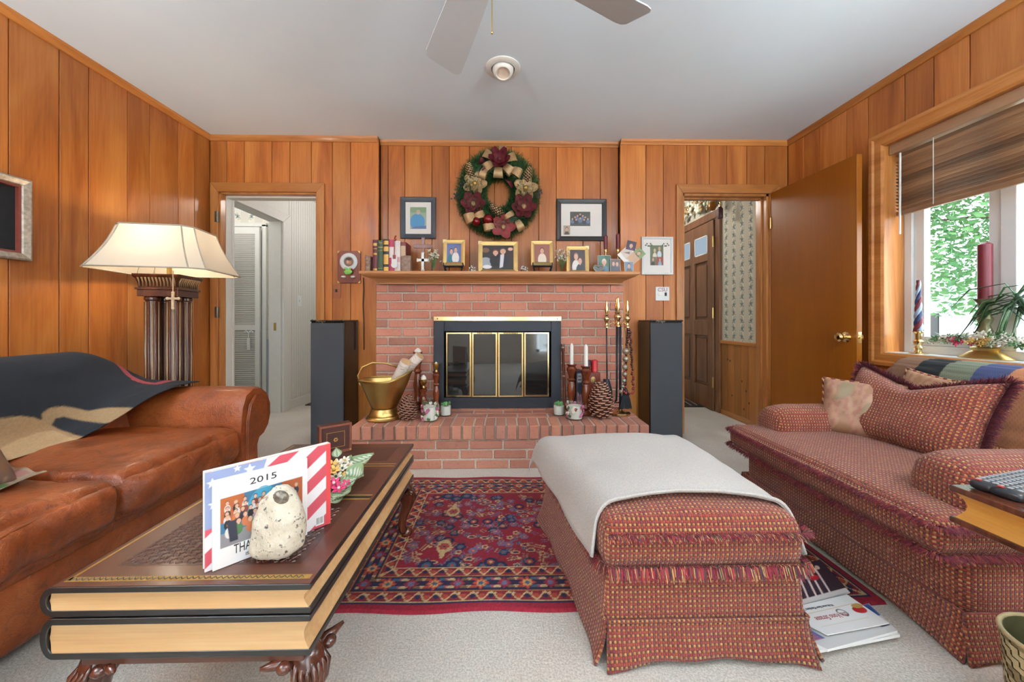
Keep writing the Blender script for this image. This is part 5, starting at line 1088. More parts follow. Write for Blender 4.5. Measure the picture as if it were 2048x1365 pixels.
# ================================================================ ARMCHAIR
def armchair():
    t = thing('tweed_armchair', 'wide rust tweed armchair with fringed seat cushion and skirt', 'armchair', (1.8, 1.5, 0)); ya, yb = 1.02, 1.985; yc = (ya+yb)/2
    MB().rbox((1.775, yc, 0.185), (0.96, yb-ya, 0.21), (0.05, 0.05, 0.05), 18).build('base', M['tweed'], t, world=True, smooth=True, uv=True)
    def ws(p):
        p = Vector(p); p.z += 0.006*n3(p, 5)
        return p
    cu = MB().rbox((1.61, yc, 0.328), (0.80, yb-ya+0.01, 0.105), (0.035, 0.03, 0.04), 24, bulge=(0.012, 0, 0.03), warp=ws).build('seat_cushion', M['tweed'], t, world=True, smooth=True, uv=True)
    for z in (0.366, 0.287):
        pts = [Vector((1.95, yb+0.0, z))]+[Vector((1.9-k*0.07, yb+0.004, z)) for k in range(10)]+[Vector((1.208-0.012*(1-(2*k/20-1)**2), yb-0.01-k*(yb-ya-0.02)/20, z)) for k in range(21)]+[Vector((1.22+k*0.07, ya-0.004, z)) for k in range(10)]
        outs = [Vector((0, 1, 0.2))]*11+[Vector((-1, 0, 0.25))]*21+[Vector((0, -1, 0.2))]*10
        fringe(pts, outs, 0.026, t, dens=0.0026, per=7, droop=0.3, world=True, pal=[(110, 26, 40), (92, 22, 40), (134, 40, 44), (84, 30, 52), (150, 80, 60)])
    for yarm, top, sg, nm in ((1.865, 0.515, 1, 'arm'), (1.135, 0.535, -1, 'arm')):
        pf = [(-0.055, 0.2), (-0.078, 0.33), (-0.088, top-0.085), (-0.07, top-0.03), (-0.03, top-0.003), (0.02, top), (0.07, top-0.02), (0.105, top-0.07), (0.108, top-0.13), (0.09, top-0.2), (0.08, 0.2)]; rings = []
        for x, sc in ((1.335, 0.55), (1.34, 0.75), (1.352, 0.88), (1.38, 0.97), (1.43, 1.0), (1.6, 1.0), (1.8, 1.0), (2.0, 1.0), (2.1, 1.02), (2.25, 0.9)):
            rings.append([(x+0.004*n3((x*3, a*9, z*5), 3), yarm+sg*(a*sc), 0.36+(z-0.36)*sc+0.004*n3((x, a*3, z*3), 8)) for a, z in pf])
        MB().rings(rings).build(nm, M['tweed'], t, world=True, smooth=True, uv=True)
    def bk(a, b):
        y = 1.04+0.955*a; e = min(1, min(a, 1-a)/0.14); h = 0.745-0.10*(1-math.sin(e*PI/2)); prof = [(1.93, 0.26), (1.93, 0.36), (1.95, 0.5), (1.99, h-0.09), (2.035, h-0.02), (2.10, h), (2.17, h-0.02), (2.215, h-0.09), (2.245, 0.4), (2.25, 0.1)]
        f = b*(len(prof)-1); i = min(int(f), len(prof)-2); q = f-i; p0 = prof[max(i-1, 0)]; p1 = prof[i]; p2 = prof[i+1]; p3 = prof[min(i+2, len(prof)-1)]
        def cr(k): return 0.5*((2*p1[k])+(-p0[k]+p2[k])*q+(2*p0[k]-5*p1[k]+4*p2[k]-p3[k])*q*q+(-p0[k]+3*p1[k]-3*p2[k]+p3[k])*q**3)
        return Vector((cr(0), y, cr(1)))
    rings = [[bk(i/30, j/30) for j in range(31)] for i in range(31)]; MB().rings(rings, cap=True).build('backrest', M['tweed'], t, world=True, smooth=50, uv=True)
    # skirt
    def skirt(fn, nm='skirt_panel'):
        o = MB().grid(fn, 26, 8).build(nm, M['tweed'], t, world=True, smooth=True, uv=True); sd = o.modifiers.new('solid', 'SOLIDIFY'); sd.thickness = 0.008
    def fl(b, f): return 0.004+0.030*b**1.5*(0.45+0.55*abs(f)**4)
    skirt(lambda a, b: (1.290-fl(b, 2*a-1)-0.003*math.sin(a*21)*b, yb+0.004-a*(yb-ya+0.008)*(1+0.0)+(0.5-a)*0.04*b, 0.125-b*(0.122-0.022*(1-(2*a-1)**2))))
    skirt(lambda a, b: (1.285+a*0.97-(1-a)*0.02*b, ya-0.004-fl(b, 2*a-1)-0.003*math.sin(a*17)*b, 0.125-b*(0.122-0.03*(1-(2*a-1)**2))))
    skirt(lambda a, b: (1.285+a*0.97-(1-a)*0.02*b, yb+0.004+fl(b, 2*a-1)+0.003*math.sin(a*17)*b, 0.125-b*(0.122-0.03*(1-(2*a-1)**2))))
    # plaid throw over the back
    n, m = 150, 90; u, v = np.meshgrid(np.linspace(0, 1, n+1), np.linspace(0, 1, m+1), indexing='ij'); P = np.empty(u.shape+(3,))
    for i in range(n+1):
        for j in range(m+1):
            q = bk(0.08+0.80*i/n, 0.18+0.62*j/m); h = 0.010+0.003*n3((q.y, j*0.05, 0), 6); dx = -1 if j < m*0.5 else (0 if j < m*0.75 else 0.6)
            P[i, j] = (q.x+h*dx, q.y, q.z+h*(1 if j > m*0.25 else 0.2))
    pal = {(0, 0): (176, 112, 72), (1, 0): (92, 64, 56), (2, 0): (150, 142, 120), (3, 0): (52, 54, 70), (4, 0): (184, 118, 78), (5, 0): (60, 70, 62)}
    row0 = [(176, 112, 72), (178, 116, 76), (180, 116, 76), (92, 62, 54), (150, 138, 116), (98, 70, 60), (176, 112, 72), (98, 64, 54)][::-1]
    cols = [[(176, 114, 74), (62, 70, 60), (178, 116, 80), (60, 68, 104), (112, 118, 98), (24, 27, 29), (122, 88, 66)], [(176, 114, 74), (178, 116, 76), (178, 118, 80), (176, 112, 76), (150, 136, 108), (88, 60, 50), (182, 114, 76)]]
    ci = np.clip(((u)*7.0).astype(int), 0, 6); ri = (v > 0.21).astype(int); C = np.empty(P.shape)
    for r_ in range(2):
        for c_ in range(7):
            k = (ri == 1-r_) & (ci == c_); C[k] = lin(cols[r_][c_])
    tw = ((np.arange(n+1)[:, None]+np.arange(m+1)[None, :]) % 3 == 0); C[tw] *= 0.72
    pt = thing('plaid_throw', 'multicoloured checked throw with tan fringe over the armchair back', 'throw', (2.05, 1.5, 0.74)); o = colgrid('cloth', P, C, M['wool'], pt, world=True)
    sd = o.modifiers.new('solid', 'SOLIDIFY'); sd.thickness = 0.004
    mb = MB(); rg = np.random.RandomState(4)
    for k in range(0, 80):
        p = Vector(P[k, 0]); 
        for _ in range(2):
            q = p+Vector((-0.004, rg.uniform(-.004, .004), 0.004)); mb.tube([q, q+Vector((-0.008, rg.uniform(-.006, .006), -0.03)), q+Vector((-0.006+rg.uniform(-.006, .006), rg.uniform(-.01, .01), -0.06)), q+Vector((-0.004, rg.uniform(-.014, .014), -0.075-rg.uniform(0, .02)))], 0.0022, 4)
    mb.build('fringe', plain('tan_fringe', (192, 130, 78), 0.9, var=0.2), pt, world=True, kind='stuff', fixn=False, smooth=True)
armchair()
def tweed_pillow():
    t = thing('fringed_pillow', 'large rust tweed pillow with wine fringe leaning in the armchair', 'pillow', (1.775, 1.60, 0.545), (R(0), R(0), R(-90+4))); t.rotation_euler = (R(-24), 0, R(-86))
    mb, fn = pillow_mesh(0.54, 0.37, 0.17, 0.07, 28, dip=0.085, seed=9); mb.build('cover', M['tweed'], t, smooth=True, uv=True)
    pts = edge_path(fn, 36); c = Vector((0, 0, 0)); outs = [(p-Vector((p.x*0.4, 0, p.z*0.2))).normalized() for p in pts]
    fringe(pts, outs, 0.034, t, dens=0.0026, per=12, droop=0.1, closed=True, jit=1.1, pal=[(92, 28, 40), (80, 26, 38), (112, 38, 48), (66, 26, 40), (124, 58, 60)])
tweed_pillow()
silk_pillow('silk_pillow', 'pale pink and green silk pillow beside the far arm of the armchair', (1.70, 1.745, 0.515), (R(-16), 0, R(-55)), 0.30, 0.28, 0.12, 1)
silk_pillow('silk_pillow', 'rope-edged silk pillow peeking from behind the large tweed pillow', (1.925, 1.66, 0.565), (R(-14), R(8), R(-88)), 0.25, 0.27, 0.06, 2, (160, 124, 96))
# ================================================================ SMALL THINGS
ZM = 1.3052
SK = (216, 172, 148)
def person(cx, cy, s, shirt, hair=(60, 40, 30), skin=SK, wide=1.5):
    return [('e', cx, cy-s*3.4, s*wide*1.25, s*2.4, shirt), ('e', cx, cy+s*0.22, s*1.02, s*1.12, hair), ('e', cx, cy-s*0.12, s*0.80, s*0.98, skin), ('r', cx-s*0.3, cy-s*1.4, cx+s*0.3, cy-s*0.8, skin), ('e', cx, cy-s*0.55, s*0.3, s*0.10, (190, 110, 100)), ('e', cx-s*.3, cy+s*.05, s*.12, s*.10, (60, 44, 40)), ('e', cx+s*.3, cy+s*.05, s*.12, s*.10, (60, 44, 40))]
def framed(name, label, px0, px1, py0, py1, Y, border, fmat, shapes, base, cat='picture frame', matw=0, lean=0, stand=None, depth=0.016, corners=(), res=60, wall=False, zbase=None, photo=None, matcol=None, group=None):
    a, b = at(px0, py1, Y), at(px1, py0, Y); w = b.x-a.x; z0 = a.z if zbase is None else zbase; h = b.z-z0
    t = thing(name, label, cat, ((a.x+b.x)/2, Y, z0), (lean, 0, 0), group=group); bo = border
    MB_ = mitre(MB(), w, h, [(0, 0.0), (0, -depth), (bo*0.15, -depth-0.002), (bo*0.5, -depth), (bo*0.9, -depth+0.004), (bo, -depth*0.45), (bo, 0)]); MB_.build('frame', fmat, t, bevel=0)
    MB().box(-w/2+0.002, w/2-0.002, -0.002, 0.0, 0.002, h-0.002).build('backing', M['black'], t)
    iw, ih = w-2*bo, h-2*bo
    if matw:
        MB().box(-iw/2, iw/2, -depth*0.42, -0.002, bo, bo+ih).build('mat_board', matcol or M['matboard'], t); mw = matw if isinstance(matw, tuple) else (matw, matw)
        q = photo or (mw[0], mw[1], iw-mw[0], ih-mw[1]); printed('photograph', q[2]-q[0], q[3]-q[1], shapes, base, M['print'], t, ((q[0]+q[2])/2-iw/2, -depth*0.42-0.0006, bo+q[1]), n=res)
    else: printed('photograph', iw, ih, shapes, base, M['print'], t, (0, -depth*0.42, bo), n=res)
    for (sx, sz) in corners:
        X, Zc = sx*w/2, (h if sz > 0 else 0); c = 0.03; MB().prism([(X, Zc), (X-sx*c, Zc), (X, Zc-sz*c)], -depth-0.003, -depth+0.002, 'y').build('corner_plate', M['palegold'], t)
    if stand:      # small black wooden easel under and behind the frame
        zf = ZM-z0
        for s in (-1, 1):
            mb = MB(); mb.tube([(s*w*0.42, -depth-0.022, 0.018), (s*w*0.43, -depth-0.020, 0.0), (s*w*0.40, -depth-0.012, -0.012), (s*w*0.34, 0.01, zf+0.02), (s*w*0.30, 0.03, zf+0.006)], [0.004, 0.005, 0.006, 0.006, 0.005], 6); mb.tube([(s*w*0.40, -depth-0.012, -0.012), (s*w*0.37, -depth-0.006, zf+0.004)], [0.006, 0.005], 6); mb.build('easel_leg', M['black'], t, smooth=True)
        MB().box(-w*0.42, w*0.42, -depth-0.018, 0.012, -0.009, -0.001).build('easel_ledge', M['black'], t, bevel=0.002)
    return t
r1 = lambda x, y: (660+x*0.16602, 440+y*0.16602)
r2 = lambda x, y: (960+x*0.20508, 440+y*0.20508)
r3 = lambda x, y: (700+x*0.19048, 600+y*0.19048)
r4 = lambda x, y: (1080+x*0.21978, 570+y*0.21978)
r6 = lambda x, y: (780+x*0.22461, 280+y*0.22461)
# ---- pictures on the wall
framed('framed_photograph', 'charcoal framed photo of a person in blue hung left of the wreath', 802, 872, 396, 478, YM-0.001, 0.04, M['dframe'], [('r', 0, 0.75, 1, 1, (120, 150, 110)), ('r', 0, .55, 1, .75, (150, 170, 140)), ('e', .45, .32, .45, .38, (64, 140, 190)), ('e', .5, .76, .12, .10, SK), ('e', .5, .82, .12, .06, (180, 170, 160)), ('p', [(0, 0), (1, 0), (1, .15), (.3, .1)], (70, 100, 150))], (150, 170, 160), matw=(0.038, 0.042), depth=0.022)
sh = []
for i, (x, y) in enumerate(((.12, .5), (.25, .62), (.37, .72), (.5, .82), (.63, .72), (.75, .62), (.88, .5), (.3, .45), (.5, .55), (.7, .45))): sh += person(x, y, 0.055, (40, 40, 46) if i % 2 else (96, 108, 140), (40, 30, 24))
fr2 = framed('framed_photograph', 'wide black framed family photo hung right of the wreath', 1113, 1212, 400, 482, YM-0.001, 0.038, M['bframe'], sh, (64, 66, 58), matw=0.05, depth=0.022, photo=(0.075, 0.085, 0.245, 0.205))
printed('inset_photograph', 0.055, 0.075, person(.5, .6, .2, (60, 40, 34)), (170, 150, 130), M['print'], fr2, (-0.125, -0.016, 0.05), n=24)
framed('framed_photograph', 'white framed three-photo portrait hung right of the mantel', 1282, 1344.5, 475, 550, YB-0.001, 0.018, M['vinyl'], person(.35, .72, .085, (220, 214, 200), (210, 196, 150))+person(.7, .82, .085, (200, 214, 226), (196, 180, 140))+[('r', 0, 0, .45, .42, (90, 100, 80)), ('r', .45, 0, 1, .42, (140, 70, 60))]+person(.22, .28, .07, (40, 40, 44), (190, 160, 110))+person(.74, .28, .07, (130, 170, 200), (120, 90, 60)), (88, 104, 76), matw=0.03, depth=0.02, photo=(0.055, 0.06, 0.165, 0.225))
wf = bpy.data.objects['framed_photograph.002']
for s in (-1, 1):
    mb = MB()
    for k in range(6): mb.ball((s*(0.045+0.010*k), -0.012, 0.245+0.012*math.sin(k*1.9)), (0.006, 0.003, 0.006), 8, 6)
    mb.build('bird_ornament', M['steel'], wf, smooth=True)
# ---- shadow box on the left wall
t = thing('shadow_box', 'silver and red framed black shadow box on the left wall', 'picture frame', (XL, 1.62, 1.24), (0, 0, PI/2)); w, h = 0.58, 0.40; mitre(MB(), w, h, [(0, 0), (0, -0.03), (0.008, -0.034), (0.03, -0.026), (0.034, -0.020)]).build('frame', plain('silvered_frame', (168, 156, 140), 0.4, metal=0.4, var=0.3, scale=60), t); mitre(MB(), w, h, [(0.034, -0.020), (0.044, -0.018), (0.046, -0.002)]).build('inner_trim', plain('red_brown_fillet', (124, 58, 46), 0.5), t)
MB().box(-w/2+0.045, w/2-0.045, -0.004, 0, 0.045, h-0.045).build('velvet_back', plain('black_velvet', (28, 28, 30), 0.95), t); MB().lathe([(0.022, 0), (0.022, 0.006), (0.015, 0.01), (0, 0.01)], (0.10, -0.004, 0.23), 16, rot=frame_to((0, -1, 0))).build('medal', M['steel'], t, smooth=40)
# ---- plaque, switches
t = thing('photo_plaque', 'wooden plaque with round photo and green frog left of the mantel', 'plaque', (0, 0, 0)); a, b = at(676.6, 567, YB-0.001), at(722, 503, YB-0.001); w, h = b.x-a.x, b.z-a.z; t.location = ((a.x+b.x)/2, YB-0.001, a.z)
MB().box(-w/2, w/2, -0.014, 0, 0, h).build('board', M['cherry'], t, bevel=0.003)
for sx in (-1, 1):
    for z in (0, h): MB().prism([(sx*w/2, z), (sx*(w/2-0.022), z), (sx*w/2, z+(0.022 if z == 0 else -0.022))], -0.016, -0.013, 'y').build('corner_plate', M['oldbrass'], t)
MB().lathe([(0.038, 0), (0.070, 0), (0.072, 0.006), (0.062, 0.012), (0.045, 0.012), (0.038, 0.006)], (0, -0.014, h*0.66), 28, rot=frame_to((0, -1, 0)), cap=False).build('photo_ring', M['vinyl'], t, smooth=40); printed('photograph', 0.075, 0.075, [('e', .5, .5, .5, .5, (120, 90, 70)), ('e', .38, .5, .14, .2, SK), ('e', .62, .45, .14, .2, (190, 130, 100)), ('e', .5, .8, .3, .15, (40, 34, 30))], (150, 120, 90), M['print'], t, (0, -0.016, h*0.66-0.0375), n=24)
mb = MB(); mb.ball((0, -0.03, h*0.34), (0.036, 0.016, 0.022), 14, 10).ball((-0.018, -0.03, h*0.43), (0.012, 0.012, 0.012), 10, 8).ball((0.018, -0.03, h*0.43), (0.012, 0.012, 0.012), 10, 8); mb.build('frog_figure', plain('frog_green', (140, 200, 96), 0.4, var=0.2), t, smooth=True)
for s in (-1, 1): MB().ball((s*0.038, -0.028, h*0.19), (0.020, 0.014, 0.010), 12, 8).build('frog_foot', M['whitewax'], t, smooth=True)
MB().ball((0.03, -0.035, h*0.42), 0.008, 8, 6).build('red_bead', M['redwax'], t, smooth=True)
a = at(673.5, 582, YB-0.001); t = thing('switch_plate', 'copper coloured switch plate below the frog plaque', 'light switch', a); MB().box(-0.034, 0.034, -0.005, 0, -0.057, 0.057).build('plate', M['copper'], t, bevel=0.002); MB().box(-0.006, 0.006, -0.014, -0.004, -0.012, 0.012).build('toggle', M['ink'], t)
a = at(1324.5, 588, YB-0.001); t = thing('switch_plate', 'square white switch plate lettered CSU beside the right doorway', 'light switch', a); MB().box(-0.058, 0.058, -0.006, 0, -0.057, 0.057).build('plate', M['vinyl'], t, bevel=0.002); textobj('CSU', 0.044, M['redink'], t, (0, -0.0068, 0.032), sx=1.0, name='lettering'); MB().box(0.018, 0.032, -0.016, -0.005, -0.018, 0.01).build('toggle', M['ink'], t); MB().lathe([(0.018, 0), (0.018, 0.004), (0.014, 0.005)], (-0.022, -0.006, 0.0), 18, rot=frame_to((0, -1, 0))).build('dimmer_knob', M['whitewax'], t, smooth=40)
mb = MB(); mb.tube([at(726.5, 556, YB-0.01), at(727.5, 580, YB-0.01), at(726, 610, YB-0.008), at(727.5, 640, YB-0.008), at(728, 700, YB-0.006)], 0.004, 6); o = mb.build('lamp_cord', M['cord'], None, smooth=True); tag(o, 'thin dark cord hanging down the panelling at the left mantel end', 'cord')
# ---- wreath
def wreath():
    c = at(996.7, 391, YM-0.01); t = thing('christmas_wreath', 'evergreen wreath with wine magnolias, cones and ribbon above the mantel', 'wreath', (c.x, YM-0.06, c.z)); rg = np.random.RandomState(11)
    MB().tube([(0.225*math.cos(a), 0.02, 0.245*math.sin(a)) for a in np.linspace(0, 2*PI, 48, endpoint=False)], 0.092, 12, closed=True).build('ring_core', M['dgreen'], t, smooth=True)
    mb = MB(); vs = []; fs = []; mi = []
    for k in range(11000):
        a = rg.uniform(0, 2*PI); b = rg.uniform(-PI*0.15, PI*1.15); rr = 0.088*rg.uniform(0.8, 1.15); cr = Vector((0.225*math.cos(a), 0.02, 0.245*math.sin(a))); ra = Vector((math.cos(a), 0, math.sin(a)))
        o = ra*math.cos(b)+Vector((0, -math.sin(b), 0)); p = cr+o*rr; ta = Vector((-math.sin(a), 0, math.cos(a))); d = (o+ta*rg.uniform(-1, 1.2)+Vector(rg.normal(size=3))*0.35).normalized(); L = rg.uniform(0.03, 0.062); s = d.orthogonal().normalized()*0.0022
        if p.y > 0.05: p.y = 0.05
        e = p+d*L
        if e.y > 0.055: e.y = 0.055
        i = len(vs); vs += [p-s, p+s, e+s*0.4, e-s*0.4]; fs.append((i, i+1, i+2, i+3)); mi.append(k % 3 == 0)
    mb.add(vs, fs); mb.m = [int(x) for x in mi]; mb.build('needles', [M['dgreen'], M['green']], t, kind='stuff', fixn=False)
    def loc(zx, zy, out=0.0): p = at(*r6(zx, zy), YM-0.10); return Vector((p.x-t.location.x, -0.06-out, p.z-t.location.z))
    def flower(zx, zy, r, n, mat, cmat, name, cup=0.35, out=0.0, rings=2):
        p = loc(zx, zy, out); f = MB()
        for ri in range(rings):
            for k in range(n):
                a = 2*PI*k/n+ri*PI/n+rg.uniform(-.15, .15); rr = r*(1-0.38*ri); d = Vector((math.cos(a), 0, math.sin(a))); tw = Vector((-math.sin(a), 0, math.cos(a)))
                def pt(u, v, d=d, tw=tw, rr=rr, ri=ri):
                    s = math.sin(PI*(0.10+0.84*u))**0.6; w = rr*0.40*s*(2*v-1)*(1-0.0*u); return p+d*(rr*u)+tw*w+Vector((0, -0.012-ri*0.012-cup*rr*u*u+0.35*abs(2*v-1)**2*-rr*0.35*u, 0))
                f.grid(pt, 6, 4)
        o = f.build(name, mat, t, smooth=True, fixn=False); MB().ball(p+Vector((0, -0.03, 0)), (r*0.2, r*0.16, r*0.2), 10, 8).build('flower_centre', cmat, o, smooth=True)
    flower(745, 585, 0.098, 6, M['wine'], M['champagne'], 'magnolia'); flower(1190, 608, 0.100, 6, M['wine'], M['champagne'], 'magnolia'); flower(1010, 790, 0.098, 5, M['rose'], M['champagne'], 'magnolia', rings=1); flower(975, 200, 0.085, 6, M['wine'], M['wine'], 'magnolia', 0.7, 0.02)
    flower(760, 405, 0.098, 5, M['champagne'], M['goldp'], 'poinsettia', 0.1); flower(1205, 445, 0.100, 5, M['champagne'], M['goldp'], 'poinsettia', 0.1)
    for zx, zy, ang, s in ((715, 290, 100, 1.0), (1225, 330, 75, 1.05), (950, 645, 140, 1.1)):
        p = loc(zx, zy, 0.02); cone_at(t, p, 0.034*s, 0.115*s, frame_to((math.cos(R(ang)), -0.25, math.sin(R(ang)))), 7, 10, gilt=True, origin='mid')
    for zx, zy, r in ((775, 742, 0.036), (877, 725, 0.044)): MB().ball(loc(zx, zy, 0.03), r, 18, 12).build('red_ball', M['redball'], t, smooth=True)
    rib = [((-0.11, 0.05), (0.07, 60)), ]
    for (zx, zy, ang, w) in ((880, 165, 150, .06), (1000, 125, 80, .05), (1075, 190, 20, .06), (885, 255, 210, .06), (965, 310, 268, .065), (1050, 285, 320, .06), (1125, 310, 335, .065), (835, 320, 245, .05), (720, 710, 200, .07), (1150, 775, 300, .05), (1060, 690, 30, .04), (885, 790, 190, .05), (800, 690, 20, .05)):
        p = loc(zx, zy, 0.015); d = Vector((math.cos(R(ang)), 0, math.sin(R(ang)))); s = Vector((-d.z, 0, d.x))
        def loop(u, v, p=p, d=d, s=s, w=w): a = u*2*PI; return p-d*0.045+d*(0.045*(1-math.cos(a)))+Vector((0, -0.028*math.sin(a)-0.012, 0))+s*(w*(v-0.5)*(0.7+0.5*math.sin(a/2)))
        MB().grid(loop, 16, 3).build('ribbon_loop', M['champagne'], t, smooth=True, fixn=False)
    for (zx, zy, zx2, zy2) in ((860, 260, 790, 320), (1040, 370, 1090, 430), (800, 230, 850, 190)):
        p, q = loc(zx, zy, 0.01), loc(zx2, zy2, 0.01); m_ = (p+q)/2+Vector((0, -0.03, 0)); MB().tube([p, m_, q], [0.02, 0.028, 0.02], 8, sq=0.3).build('wine_ribbon', M['wine'], t, smooth=True)
    bb = plain('blue_grey_berry', (58, 64, 78), 0.5)
    for (zx, zy) in ((600, 515), (655, 410), (1315, 500), (1280, 430)):
        mb = MB(); p = loc(zx, zy)
        for k in range(14): mb.ball(p+Vector(rg.normal(size=3))*0.018, 0.007, 6, 5)
        mb.build('berry_sprig', bb, t, smooth=True)
def cone_at(parent, p, r, h, rot, rows, per, gilt=False, origin='base', name='scales'):
    p = Vector(p); mb = MB(); z_off = -h/2 if origin == 'mid' else 0
    def prof(f): return r*0.92*math.sin(PI*(0.13+0.78*f)**0.82)
    mb.lathe([(max(0.001, prof(k/10)*0.72), z_off+h*k/10) for k in range(11)], p, 14, rot=rot, mi=0)
    n = rows*per; 
    for k in range(n):
        f = (k+0.5)/n; a = k*2.399963; rr = prof(f)*0.80; z = z_off+h*f; d = Vector((math.cos(a), math.sin(a), 0)); tw = Vector((-math.sin(a), math.cos(a), 0)); L = r*(0.62-0.22*f); w = r*0.44*(0.6+0.6*math.sin(PI*f)); up = Vector((0, 0, h*0.030+r*0.06))
        b0 = d*rr*0.8+Vector((0, 0, z)); e = d*(rr+L*0.62)+Vector((0, 0, z))+up; th = Vector((0, 0, -h*0.030))
        V = [b0-tw*w*0.5, b0+tw*w*0.5, e+tw*w*0.62-d*L*0.12, e+d*L*0.12, e-tw*w*0.62-d*L*0.12, e+tw*w*0.55+th-d*L*0.15, e+th*1.2+d*L*0.05, e-tw*w*0.55+th-d*L*0.15]
        V = [p+(rot @ v if rot else v) for v in V]; i = len(mb.v); mb.v += [tuple(v) for v in V]
        mb.f += [(i, i+1, i+2, i+3, i+4), (i+2, i+5, i+6, i+3), (i+3, i+6, i+7, i+4), (i, i+4, i+7), (i+1, i+5, i+2)]; mb.m += [0, 1, 1, 0, 0]
    return mb.build(name, [M['cone'], M['palegold'] if gilt else M['conetip']], parent, kind='stuff', fixn=False)
wreath()
# ---- on the mantel, left to right
def book(label, px0, px1, py0, Y, depth, cover, bands=(), group='books between the stone bookends', deco=None):
    a, b = at(px0, 540, Y), at(px1, py0, Y); w, h = b.x-a.x, b.z-ZM; t = thing('book', label, 'book', ((a.x+b.x)/2, Y, ZM), group=group)
    mb = MB(); mb.box(-w/2, -w/2+0.0025, 0, depth, 0, h).box(w/2-0.0025, w/2, 0, depth, 0, h)
    sp = [(-w/2, 0.004)]+[(-w/2*math.cos(k*PI/8), 0.004-0.006*math.sin(k*PI/8)) for k in range(1, 8)]+[(w/2, 0.004), (w/2-0.002, 0.006), (-w/2+0.002, 0.006)]; mb.prism(sp, 0, h, 'z'); mb.build('cover', cover, t); MB().box(-w/2+0.0026, w/2-0.0026, 0.0062, depth-0.004, 0.004, h-0.004).build('page_block', M['pages'], t)
    for z0, z1, m in bands: MB().prism([(p, q-0.0008) for p, q in sp[:9]]+[(w/2, 0.0045), (-w/2, 0.0045)], z0*h, z1*h, 'z').build('spine_band', m, t)
    return t, w, h
def bmat(n, rgb): return plain(n, rgb, 0.5, var=0.08)
Yb_ = 2.86; X = lambda x: r1(x, 0)[0]; Yp = lambda y: r1(0, y)[1]
t = thing('bookend', 'grey agate bookend at the left of the mantel books', 'bookend', (at(X(482), 540, 2.9).x, 2.9, ZM), group='stone bookends')
def stone_block(t, w, h, d, seed, px_=None):
    def wr(p): p = Vector(p); q = n3(p, 18, seed); return p+Vector((0.006*q, 0.006*n3(p, 20, seed+3), (0.010*n3(p, 14, seed+5)) if p.z > h*0.6 else 0))
    MB().rbox((0, d/2-0.05, h/2), (w, d, h), 0.008, 8, warp=wr).build('stone', M['stone'], t, smooth=50)
stone_block(t, 0.040, 0.135, 0.1, 1)
book('slim dark red book beside the left bookend', X(514), X(570), Yp(240), Yb_, 0.16, bmat('dark_red_cloth', (98, 34, 46)), [(0.82, 0.9, M['goldp']), (0.72, 0.74, M['goldp']), (0.55, 0.6, M['goldp']), (0.08, 0.14, M['goldp'])])
book('green gilt leather book next to the slim red one', X(572), X(637), Yp(248), Yb_, 0.16, bmat('green_leather', (52, 78, 52)), [(0.92, 0.93, M['goldp']), (0.78, 0.80, M['goldp']), (0.68, 0.69, M['goldp']), (0.14, 0.15, M['goldp']), (0.05, 0.06, M['goldp'])])
book('black leather book with gilt spine panels', X(639), X(708), Yp(232), Yb_, 0.16, bmat('black_leather_book', (36, 34, 34)), [(0.84, 0.95, M['goldp']), (0.64, 0.78, M['goldp']), (0.26, 0.55, M['goldp']), (0.04, 0.18, M['goldp'])])
book('pink and white spined book in the middle of the row', X(710), X(772), Yp(238), Yb_, 0.16, bmat('pink_dust_jacket', (176, 58, 92)), [(0.46, 0.78, bmat('white_jacket', (230, 222, 218))), (0.0, 0.03, M['goldp'])])
book('white book with pink patterned spine', X(776), X(846), Yp(252), Yb_, 0.16, bmat('white_jacket', (230, 222, 218)), [(0.34, 0.5, bmat('pale_pink_print', (214, 160, 164)))])
book('thick dark red book against the right bookend', X(848), X(915), Yp(268), Yb_+0.012, 0.15, bmat('maroon_cover', (120, 48, 50)), [(0.0, 0.88, bmat('tan_spine', (196, 170, 140)))])
t = thing('ribbon_tag', 'pale ornament tag hung over the book spines on a reddish ribbon', 'ornament', (at(X(775), 500, 2.84).x, 2.84, ZM+0.07)); MB().obox((0, 0, 0.035), (0.042, 0.004, 0.06)).obox((0, -0.001, 0.05), (0.024, 0.004, 0.03), mi=1).build('tag', [M['vinyl'], M['rose']], t, bevel=0.001)
MB().lathe([(0.022, 0), (0.024, 0.003), (0.0, 0.005)], (0, 0, -0.01), 16, rot=frame_to((0, -1, 0))).build('medallion', M['vinyl'], t, smooth=40); MB().tube([(0, 0, 0.065), (0.002, 0.006, 0.15), (0, 0.02, 0.19)], 0.0016, 5).build('ribbon', M['redlac'], t)
mb = MB(); 
for k in range(5): mb.ball((0.004*math.sin(k*2), 0.02, 0.18+k*0.008), (0.007, 0.005, 0.006), 6, 5)
mb.build('bow', M['redlac'], t, smooth=True)
t = thing('bookend', 'brown banded agate bookend at the right of the mantel books', 'bookend', (at(X(928), 540, 2.9).x+0.004, 2.9, ZM), group='stone bookends'); stone_block(t, 0.072, 0.135, 0.1, 9)
a = at(X(1122), Yp(215), 2.93); t = thing('wooden_cross', 'dark wooden standing cross on the mantel', 'cross', (a.x, 2.93, ZM)); hh = a.z-ZM; MB().obox((0, 0, hh/2+0.01), (0.028, 0.014, hh-0.02)).obox((0, -0.001, hh*0.76), (0.145, 0.014, 0.030)).build('cross', M['turned'], t, bevel=0.003); MB().obox((0, 0, 0.008), (0.10, 0.05, 0.016)).obox((0, 0, 0.022), (0.06, 0.03, 0.014)).build('base', M['turned'], t, bevel=0.002)
